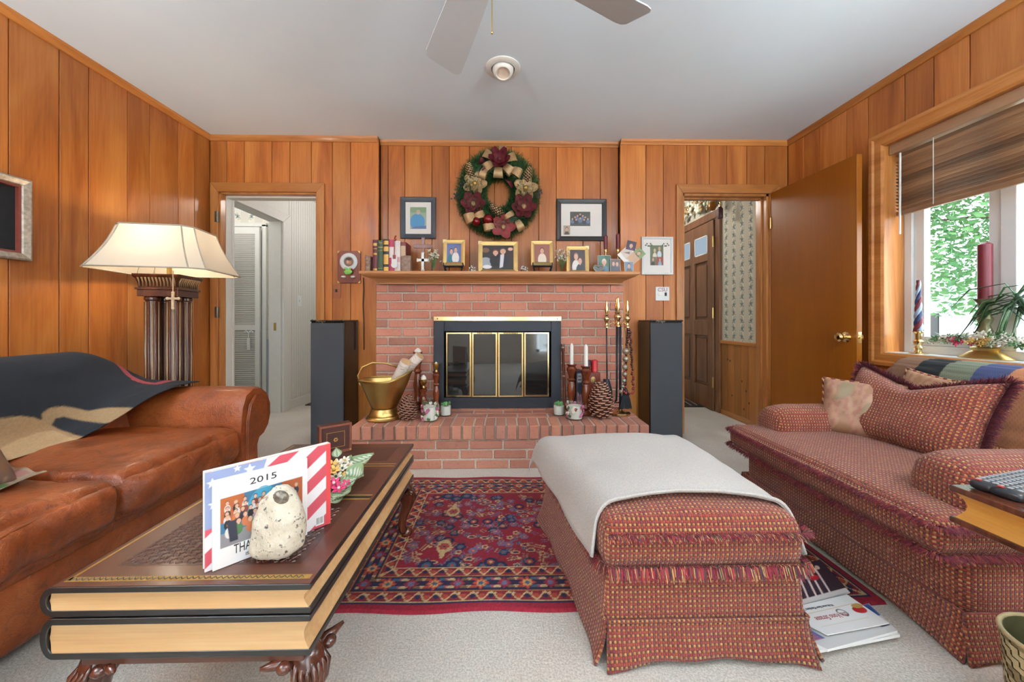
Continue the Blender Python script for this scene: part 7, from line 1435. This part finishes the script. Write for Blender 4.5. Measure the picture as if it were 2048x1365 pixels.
for p in mb.v:
    p = Vector(p); z = (p.z+1)/2; an = math.atan2(p.y, p.x); r_ = 0.061*max(0.0, 1-abs(2*z-1)**(6 if z < 0.5 else 2.6))**0.5*(1-0.36*max(0, z-0.25)); q = Vector((math.cos(an)*r_, math.sin(an)*r_*0.68, 0.164*z)); q += Vector(p)*0.006*noise.noise(q*28)+Vector(p)*0.003*noise.noise(q*90); q.z = max(q.z, 0.0); q.x += 0.010*z; vs.append(tuple(q))
mb.v = vs; mb.build('stone', rockm(), t, smooth=True); mb = MB(); mb.ball((0.020, -0.018, 0.146), (0.018, 0.012, 0.014), 12, 8, rot=rotm('Y', R(30))); mb.build('crystal_patch', plain('dark_crystal', (120, 112, 100), 0.25, metal=0.4, var=0.5, scale=120), t, smooth=False)
pl, pr = Vector((-0.745, 1.512, TT)), Vector((-0.646, 1.588, TT)); ang = math.atan2(pr.y-pl.y, pr.x-pl.x); w = (pr-pl).length; t = thing('leather_box', 'dark leather book-shaped box with gilt flower at the far end of the coffee table', 'box', ((pl.x+pr.x)/2, (pl.y+pr.y)/2, TT), (0, 0, ang))
dl = plain('oxblood_leather', (64, 34, 30), 0.4, var=0.25, scale=20); MB().box(-w/2, w/2, 0, 0.045, 0, 0.118).build('body', dl, t, bevel=0.004); mitre(MB(), w, 0.118, [(0, 0.0), (0, -0.003), (0.008, -0.003), (0.010, 0)]).build('rim', plain('worn_leather_edge', (112, 62, 44), 0.45), t)
mitre(MB(), w*0.56, 0.064, [(0, 0.0), (0, -0.001), (0.0018, -0.001), (0.0018, 0)], z0=0.024).build('gilt_border', M['goldp'], t); mb = MB()
for k in range(6): a = k*PI/3; mb.ball((0.006*math.cos(a), -0.0005, 0.056+0.006*math.sin(a)), (0.0032, 0.001, 0.0032), 6, 4)
mb.build('gilt_flower', M['goldp'], t)
for s in (-1, 1): MB().ball((s*(w/2-0.006), -0.004, 0.006), 0.004, 6, 5).build('stud', M['oldbrass'], t)
# silk flowers
def leaf(mb_list, base, tip, wid, cup, up, n=14, m=8):
    base, tip = Vector(base), Vector(tip); d = tip-base; s = d.cross(Vector(up)).normalized(); nrm = s.cross(d).normalized()
    u, v = np.meshgrid(np.linspace(0, 1, n+1), np.linspace(-1, 1, m+1), indexing='ij'); P = np.empty(u.shape+(3,)); C = np.empty(u.shape+(3,))
    for i in range(n+1):
        for j in range(m+1):
            uu, vv = u[i, j], v[i, j]; ww = wid*math.sin(PI*min(1, uu*0.97+0.03)**0.75); P[i, j] = base+d*uu+s*ww*vv+nrm*(cup*abs(vv)**1.5*wid-0.25*wid*math.sin(uu*PI)*0.6)
            rim_ = abs(vv) > 0.72; vein = abs(vv) < 0.10 or abs((uu*7-abs(vv)*2.2) % 1.0-0.5) < 0.13; C[i, j] = lin((126, 150, 108) if rim_ else ((108, 132, 92) if vein else (218, 224, 206)))
    return P, C
t = thing('silk_flower_spray', 'caladium leaves with white, yellow and pink silk flowers on the coffee table', 'flowers', (-0.56, 1.29, TT))
def tw_(px, py, z): p = atz(px, py, TT+z); return p
for (b, e_, w_, z0, z1) in (((690, 935), (748, 910), 0.036, 0.03, 0.045), ((690, 950), (728, 953), 0.055, 0.03, 0.03), ((680, 975), (714, 957), 0.024, 0.02, 0.03), ((668, 1000), (700, 968), 0.028, 0.015, 0.02), ((675, 915), (672, 896), 0.018, 0.03, 0.06), ((688, 925), (706, 916), 0.026, 0.03, 0.05), ((655, 1005), (690, 992), 0.022, 0.01, 0.012)):
    P, C = leaf(None, tw_(*b, z0), tw_(*e_, z1), w_, 0.25, (0, -0.35, 1)); colgrid('caladium_leaf', P, C, M['leafv'], t, world=True)
def blossom(p, r, mat, n_=6, cm='petalyellow', tilt=(0, -0.4, 1)):
    mb = MB(); rot = frame_to(tilt)
    for k in range(n_): a = 2*PI*k/n_; mb.ball(Vector(p)+rot @ Vector((r*0.6*math.cos(a), r*0.6*math.sin(a), 0.003)), (r*0.5, r*0.28, r*0.14), 8, 6, rot=rot @ rotm('Z', a) @ rotm('Y', -0.4))
    o = mb.build('blossom', M[mat], t, world=True, smooth=True); MB().ball(Vector(p)+rot @ Vector((0, 0, 0.004)), r*0.22, 8, 6).build('blossom_eye', M[cm], o, world=True, smooth=True)
for (px, py, z, r, mat, cm) in ((675, 928, .05, .020, 'petalwhite', 'petalyellow'), (690, 922, .05, .018, 'petalwhite', 'petalyellow'), (668, 942, .05, .022, 'petalyellow', 'goldp'), (664, 930, .055, .018, 'petalyellow', 'goldp'), (685, 938, .045, .018, 'petalwhite', 'dgreen'), (672, 955, .03, .02, 'petalwhite', 'dgreen'), (668, 968, .03, .022, 'petalpink', 'petalwhite'), (678, 978, .025, .022, 'petalpink', 'petalwhite'), (690, 970, .02, .018, 'petalpink', 'petalwhite'), (683, 952, .03, .016, 'petalyellow', 'goldp'), (697, 932, .04, .018, 'petalwhite', 'petalyellow')): blossom(tw_(px, py, z), r, mat, cm=cm)
MB().tube([tw_(690, 925, 0.03), tw_(675, 955, 0.02), tw_(655, 1000, 0.006)], 0.004, 6).tube([tw_(690, 950, 0.03), tw_(675, 965, 0.012), tw_(650, 1010, 0.004)], 0.004, 6).build('stem', M['dgreen'], t, world=True, smooth=True)
# ---- end table with remotes
EZ = 0.597; t = thing('end_table', 'small book-shaped end table at the right edge beside the armchair', 'table', (1.2, 0.52, 0)); ex0, ex1, ey0, ey1 = 0.942, 1.48, 0.26, 0.772
MB().box(ex0, ex1, ey0, ey1, EZ-0.013, EZ).build('top_cover', M['mahog'], t, world=True, bevel=0.003); MB().box(ex0, ex1, ey0, ey1, EZ-0.078, EZ-0.066).build('bottom_cover', M['mahog'], t, world=True, bevel=0.003); rings = []
pg2 = wood('amber_page_edges', (170, 112, 36), (196, 138, 56), (208, 156, 76), 1, 0.45, 0.1, 5.0, vary=0, bump=0.02)
for k in range(9): f = k/8; z = EZ-0.066+0.053*f; dd = 0.006+0.012*math.sin(f*PI); rings.append([(ex0+dd, ey0+dd, z), (ex1-0.01, ey0+dd, z), (ex1-0.01, ey1-dd, z), (ex0+dd, ey1-dd, z)])
MB().rings(rings).build('page_block', pg2, t, world=True); MB().prism([(ex1-0.012, EZ-0.078), (ex1+0.012, EZ-0.06), (ex1+0.016, EZ-0.04), (ex1+0.012, EZ-0.018), (ex1-0.012, EZ)], ey0, ey1, 'y').build('spine', M['mahog'], t, world=True)
MB().box(ex0+0.02, ex1-0.02, ey0+0.02, ey1-0.02, EZ, EZ+0.0006).build('leather_top', lth, t, world=True)
for x, y in ((1.30, 0.36), (1.38, 0.36), (1.30, 0.6), (1.40, 0.62)): MB().tube([(x, y, EZ-0.078), (x+0.01, y, 0.4), (x, y, 0.2), (x+0.01, y, 0.0)], [0.02, 0.024, 0.013, 0.018], 10).build('leg', M['mahog'], t, world=True, smooth=True)
def remote(label, p, q, w):
    a, b = atz(*p, EZ+0.01), atz(*q, EZ+0.01); d = b-a; L = d.length; t = thing('remote_control', label, 'remote', (a.x, a.y, EZ+0.0008), (0, 0, math.atan2(d.y, d.x)), group='remote controls on the end table'); MB().rbox((L/2, 0, 0.0095), (L, w, 0.019), (0.012, 0.012, 0.0085), 8).build('body', M['remote'], t, smooth=True)
    bt = MB().rbox((0, 0, 0), (0.008, 0.007, 0.003), 0.001, 2).build('button', M['button'], t, loc=(0.02, 0, 0.0195))
    for i in range(int(L/0.014)-2):
        for j in (-1, 0, 1):
            if (i, j) != (0, 0): link(bt.data, 'button', t, (0.02+i*0.014, j*w*0.27, 0.0195))
    MB().rbox((0, 0, 0), (0.009, 0.008, 0.003), 0.001, 2).build('power_button', M['redlac'], t, loc=(0.012, w*0.2, 0.0197))
remote('far black remote control on the end table', (1962, 975), (2075, 953), 0.042); remote('near black remote control on the end table', (2008, 990), (2110, 972), 0.046)
# ---- woven basket on the floor
c = Vector((1.275, 0.81, 0)); t = thing('woven_basket', 'pale woven waste basket at the lower right edge', 'basket', c); r0, r1_, hh = 0.088, 0.102, 0.205; mb = MB(); mt = [plain('straw_light', (186, 170, 128), 0.8, var=0.15), plain('straw_dark', (136, 120, 86), 0.8, var=0.15)]
NB, NR = 36, 15
for i in range(NR):
    for j in range(NB):
        a0, a1 = 2*PI*j/NB, 2*PI*(j+0.92)/NB; z0, z1 = hh*i/NR, hh*(i+0.92)/NR; o_ = 0.002 if (i+j) % 2 else 0; ra, rb = r0+(r1_-r0)*z0/hh+o_, r0+(r1_-r0)*z1/hh+o_
        i0 = len(mb.v); mb.v += [(ra*math.cos(a0), ra*math.sin(a0), z0), (ra*math.cos(a1), ra*math.sin(a1), z0), (rb*math.cos(a1), rb*math.sin(a1), z1), (rb*math.cos(a0), rb*math.sin(a0), z1)]; mb.f.append((i0, i0+1, i0+2, i0+3)); mb.m.append(1 if ((i//2+j//3) % 3 == 0) else 0)
mb.build('weave', mt, t, kind='stuff', fixn=False); MB().lathe([(r0-0.002, 0.002), (r1_-0.002, hh), (r1_-0.006, hh), (r0-0.006, 0.006), (0, 0.006)], n=36, cap=False).build('liner', plain('olive_liner', (84, 84, 50), 0.8), t, smooth=40); MB().tube([(r1_*math.cos(a), r1_*math.sin(a), hh) for a in np.linspace(0, 2*PI, 36, endpoint=False)], 0.005, 6, closed=True).build('rim', mt[0], t, smooth=True)
# ---- papers on the floor between the ottoman and the armchair
def paper_stack(name, label, corners, z, th, shapes, base, n=120, pages=True):
    P4 = [atz(px, py, z+th) for px, py in corners]        # front-left, front-right, back-right, back-left on the photo
    t = thing(name, label, 'magazine', sum(P4, Vector())/4-Vector((0, 0, th))); u, v = np.meshgrid(np.linspace(0, 1, n), np.linspace(0, 1, n), indexing='ij'); Q = [np.array(p) for p in P4]
    P = (1-u)[..., None]*(1-v)[..., None]*Q[0]+u[..., None]*(1-v)[..., None]*Q[1]+u[..., None]*v[..., None]*Q[2]+(1-u)[..., None]*v[..., None]*Q[3]; P[..., 2] += 0.0005
    colgrid('cover', P, soft(u, v, shapes, base, 0.5/n, 0.5/n), M['print'], t, world=True); mb = MB(); mb.rings([[tuple(p-Vector((0, 0, th-0.0002))) for p in P4], [tuple(p) for p in P4]]); mb.build('page_block', M['paper'], t, world=True); return t, P4
ZR = 0.012
paper_stack('newspaper_bundle', 'plastic wrapped newspaper under the other papers by the ottoman', ((1622, 1305), (1800, 1270), (1733, 1212), (1560, 1240)), 0.012, 0.008, [('r', .1, .25, .16, .85, (60, 70, 110)), ('r', .17, .55, .19, .8, (180, 60, 60))], (216, 216, 212), 30)
t, P4 = paper_stack('magazine', 'grey magazine with a small flag on its cover by the ottoman', ((1655, 1300), (1795, 1262), (1738, 1208), (1560, 1250)), ZR+0.009, 0.007, [('r', .02, .3, .16, .62, (90, 100, 150))]+[('r', .02+.0, .32+k*.06, .13, .345+k*.06, (200, 90, 90)) for k in range(5)]+[('r', .80, .55, 1, 1, (40, 76, 140)), ('r', .86, .2, .98, .4, (40, 60, 100))], (206, 206, 204), 60)
def lay_text(body, size, mat, t, P4, u, v, sx=1.0, name='lettering', flip=True, up=0.0012):
    p = P4[0].lerp(P4[1], u).lerp(P4[3].lerp(P4[2], u), v); d = (P4[1]-P4[0]).normalized(); ang = math.atan2(d.y, d.x)+(PI if flip else 0); o = textobj(body, size, mat, t, wm(t).inverted() @ (p+Vector((0, 0, up))), (0, 0, ang), name, 0.0002, sx=sx); return o
lay_text('pommours', 0.030, M['ink'], t, P4, 0.45, 0.38, 0.7)
paper_stack('magazine', 'dark photo magazine under the white leaflet by the ottoman', ((1590, 1215), (1700, 1185), (1640, 1120), (1560, 1140)), ZR+0.017, 0.004, [('p', [(x, .0), (x+.03, .0), (x+.10, .8), (x+.06, .8)], (226, 200, 196)) for x in (.1, .25, .4, .52, .66)]+[('e', .2+.15*k, .8, .05, .06, (180, 60, 70) if k % 2 else (210, 170, 150)) for k in range(5)]+[('r', .0, .0, 1, .12, (216, 210, 206)), ('e', .6, .55, .1, .07, (190, 40, 50))], (54, 40, 50), 70)
t, P4 = paper_stack('leaflet', 'white church style leaflet lying on top of the magazines by the ottoman', ((1655, 1270), (1778, 1247), (1694, 1190), (1560, 1222)), ZR+0.023, 0.003, [('r', .02, .70, .9, .715, (206, 176, 110)), ('r', .1, .24, .85, .25, (206, 176, 130)), ('e', .88, .50, .09, .12, (176, 40, 44)), ('e', .92, .62, .08, .08, (180, 140, 80)), ('ring', .62, .52, .06, .13, .6, (70, 70, 76))], (232, 232, 230), 90)
lay_text('Welcome New Members 2025', 0.0125, M['ink'], t, P4, 0.42, 0.82, 0.8); lay_text('the Vono Strasse', 0.024, M['redink'], t, P4, 0.42, 0.47, 0.7)
# ---- on the window sill
SZ = WZ0+0.0045
px_ = atx(1837, 2.425); t = thing('twisted_candle', 'blue and red twisted candle on a brass stick on the window sill', 'candle', (2.425, px_.y, SZ)); k_ = 0.142
MB().lathe([(0.042, 0), (0.042, 0.003), (0.018, 0.010), (0.014, 0.022), (0.022, 0.034), (0.014, 0.046), (0.020, 0.058), (0.024, 0.072), (0.014, 0.082), (0.016, 0.118), (0.026, 0.128), (0.026, 0.131), (0.0, 0.131)], n=20).build('brass_stick', M['brass'], t, smooth=40); cols_ = ['ink', 'burgundy', 'steel']
for s, m_ in enumerate((plain('navy_wax', (40, 54, 92), 0.4), M['burgundy'], plain('pale_blue_wax', (150, 168, 190), 0.4))):
    MB().tube([(0.010*(1-z*0.5)*math.cos(z*15+s*2.09), 0.010*(1-z*0.5)*math.sin(z*15+s*2.09), 0.131+0.30*z) for z in np.linspace(0, 1, 50)], [0.013*(1-0.62*z) for z in np.linspace(0, 1, 50)], 8).build('candle_strand', m_, t, smooth=True)
cy = atx(1970, 2.44).y; t = thing('flower_bowl', 'brass bowl of white, pink and yellow silk flowers with a tall burgundy candle', 'flower arrangement', (2.44, cy, SZ)); rg = np.random.RandomState(31)
MB().lathe([(0.105, 0), (0.107, 0.004), (0.085, 0.018), (0.07, 0.03), (0.05, 0.04), (0.06, 0.055), (0.05, 0.06), (0.0, 0.06)], n=28, sx=0.55).build('bowl', M['oldbrass'], t, smooth=40)
MB().lathe([(0.030, 0.05), (0.02, 0.10), (0.028, 0.14), (0.018, 0.17), (0.030, 0.20), (0.020, 0.22), (0.024, 0.28), (0.040, 0.30), (0.040, 0.304), (0, 0.304)], n=20).build('candle_holder', plain('verdigris_brass', (120, 116, 84), 0.4, metal=0.5, var=0.2), t, smooth=40); MB().lathe([(0.026, 0.304), (0.026, 0.58), (0.012, 0.592), (0.0, 0.594)], n=14).build('candle', M['burgundy'], t, smooth=40)
fl = {'petalwhite': MB(), 'palegreen': MB(), 'petalpink': MB(), 'petalyellow': MB(), 'green': MB()}
for k in range(150):
    yy = rg.uniform(-0.17, 0.20); zz = 0.075+rg.uniform(0, 0.065)*(1-abs(yy)*3); xx = rg.uniform(-0.05, 0.03); r_ = rg.uniform(0.010, 0.018); key = 'petalwhite' if k % 2 else ('palegreen' if k % 4 else 'green')
    if zz < 0.10 and 0.03 < yy < 0.13: key = 'petalpink'
    elif zz < 0.105 and -0.06 < yy <= 0.03: key = 'petalyellow'
    rot = frame_to((-1+rg.uniform(-.5, .5), rg.uniform(-.6, .6), rg.uniform(-.2, .9)))
    for q in range(5): a = 2*PI*q/5; fl[key].ball(Vector((xx-0.02, yy, zz))+rot @ Vector((r_*0.7*math.cos(a), r_*0.7*math.sin(a), 0)), (r_*0.62, r_*0.3, r_*0.16), 6, 4, rot=rot @ rotm('Z', a))
for key, mb in fl.items(): mb.build('blossoms', M[key], t, smooth=True, kind='stuff', fixn=False)
mb = MB()
for k in range(26): yy = rg.uniform(-0.18, 0.2); mb.tube([(-0.01, yy*0.3, 0.07), (-0.03, yy*0.8, 0.10), (-0.035, yy*1.1, 0.095+rg.uniform(-.02, .04))], [0.002, 0.009, 0.001], 5, sq=0.25)
mb.build('leaves', M['palegreen'], t, smooth=True, kind='stuff', fixn=False)
pb = Vector((2.44, 1.60, SZ)); t = thing('potted_cactus_plant', 'arching green houseplant at the right edge of the window sill', 'houseplant', pb); MB().lathe([(0.045, 0), (0.06, 0.10), (0.064, 0.105), (0.058, 0.105), (0.055, 0.09), (0, 0.09)], n=20).build('pot', plain('terracotta', (160, 96, 68), 0.8), t, smooth=40)
for k in range(34):
    yy = rg.uniform(0.10, 0.33); zz = rg.uniform(0.06, 0.30); xx = rg.uniform(-0.10, 0.03); z0 = 0.16+rg.uniform(0, 0.14)
    if k > 20: yy = rg.uniform(-.25, .1)
    MB().tube([(rg.uniform(-.02, .02), rg.uniform(-.02, .02), 0.09), (xx*0.4, yy*0.45, z0+0.09), (xx*0.8, yy*0.8, (z0+zz)/2+0.08), (xx, yy, zz)], [0.003, 0.009, 0.012, 0.003], 6, sq=0.22).build('leaf', M['dgreen'] if k % 3 else M['green'], t, smooth=True)
# ---- over the entry door
t = thing('dried_flower_swag', 'dried cream flower swag on the wallpaper above the entry door', 'swag', (FXW-0.03, 4.2, 2.2)); rg = np.random.RandomState(5)
for key, n_ in (('petalwhite', 60), ('champagne', 50), ('palegreen', 30)):
    mb = MB()
    for k in range(n_): yy = rg.uniform(-0.42, 0.36); zz = 0.03-0.10*abs(yy)+rg.uniform(-.07, .07); r_ = rg.uniform(0.012, 0.03); mb.ball((rg.uniform(-0.05, 0.0), yy, zz), (r_*0.7, r_, r_), 7, 5)
    mb.build('dried_heads', M[key], t, smooth=True, kind='stuff', fixn=False)
q = atx(1440.5, 2.10, 420); t = thing('hanging_tassel', 'burgundy tassel with brass cap hanging above the entry door corner', 'tassel', (q.x, q.y, q.z)); MB().lathe([(0.022, -0.085), (0.024, -0.08), (0.024, 0.01), (0.012, 0.03)], n=14).build('skirt', bmat('burgundy_silk', (70, 32, 44)), t, smooth=40); MB().lathe([(0.012, 0.03), (0.014, 0.05), (0.006, 0.06), (0.008, 0.075), (0, 0.08)], n=12).tube([(0, 0, 0.08), (0.0, 0, ZC-q.z)], 0.002, 5).build('brass_cap', M['brass'], t, smooth=40)
q = atx(1432, 2.10, 408); t = thing('amber_glass_bell', 'small amber glass bell hanging beside the burgundy tassel', 'bell', (q.x, q.y+0.06, q.z)); MB().lathe([(0.0, -0.05), (0.022, -0.045), (0.04, -0.01), (0.036, 0.03), (0.016, 0.045), (0.0, 0.05)], n=18).build('bell', plain('amber_glass', (150, 100, 40), 0.15, metal=0.4), t, smooth=True); MB().tube([(0, 0, 0.05), (0, 0, ZC-q.z)], 0.002, 5).build('cord', M['cord'], t)
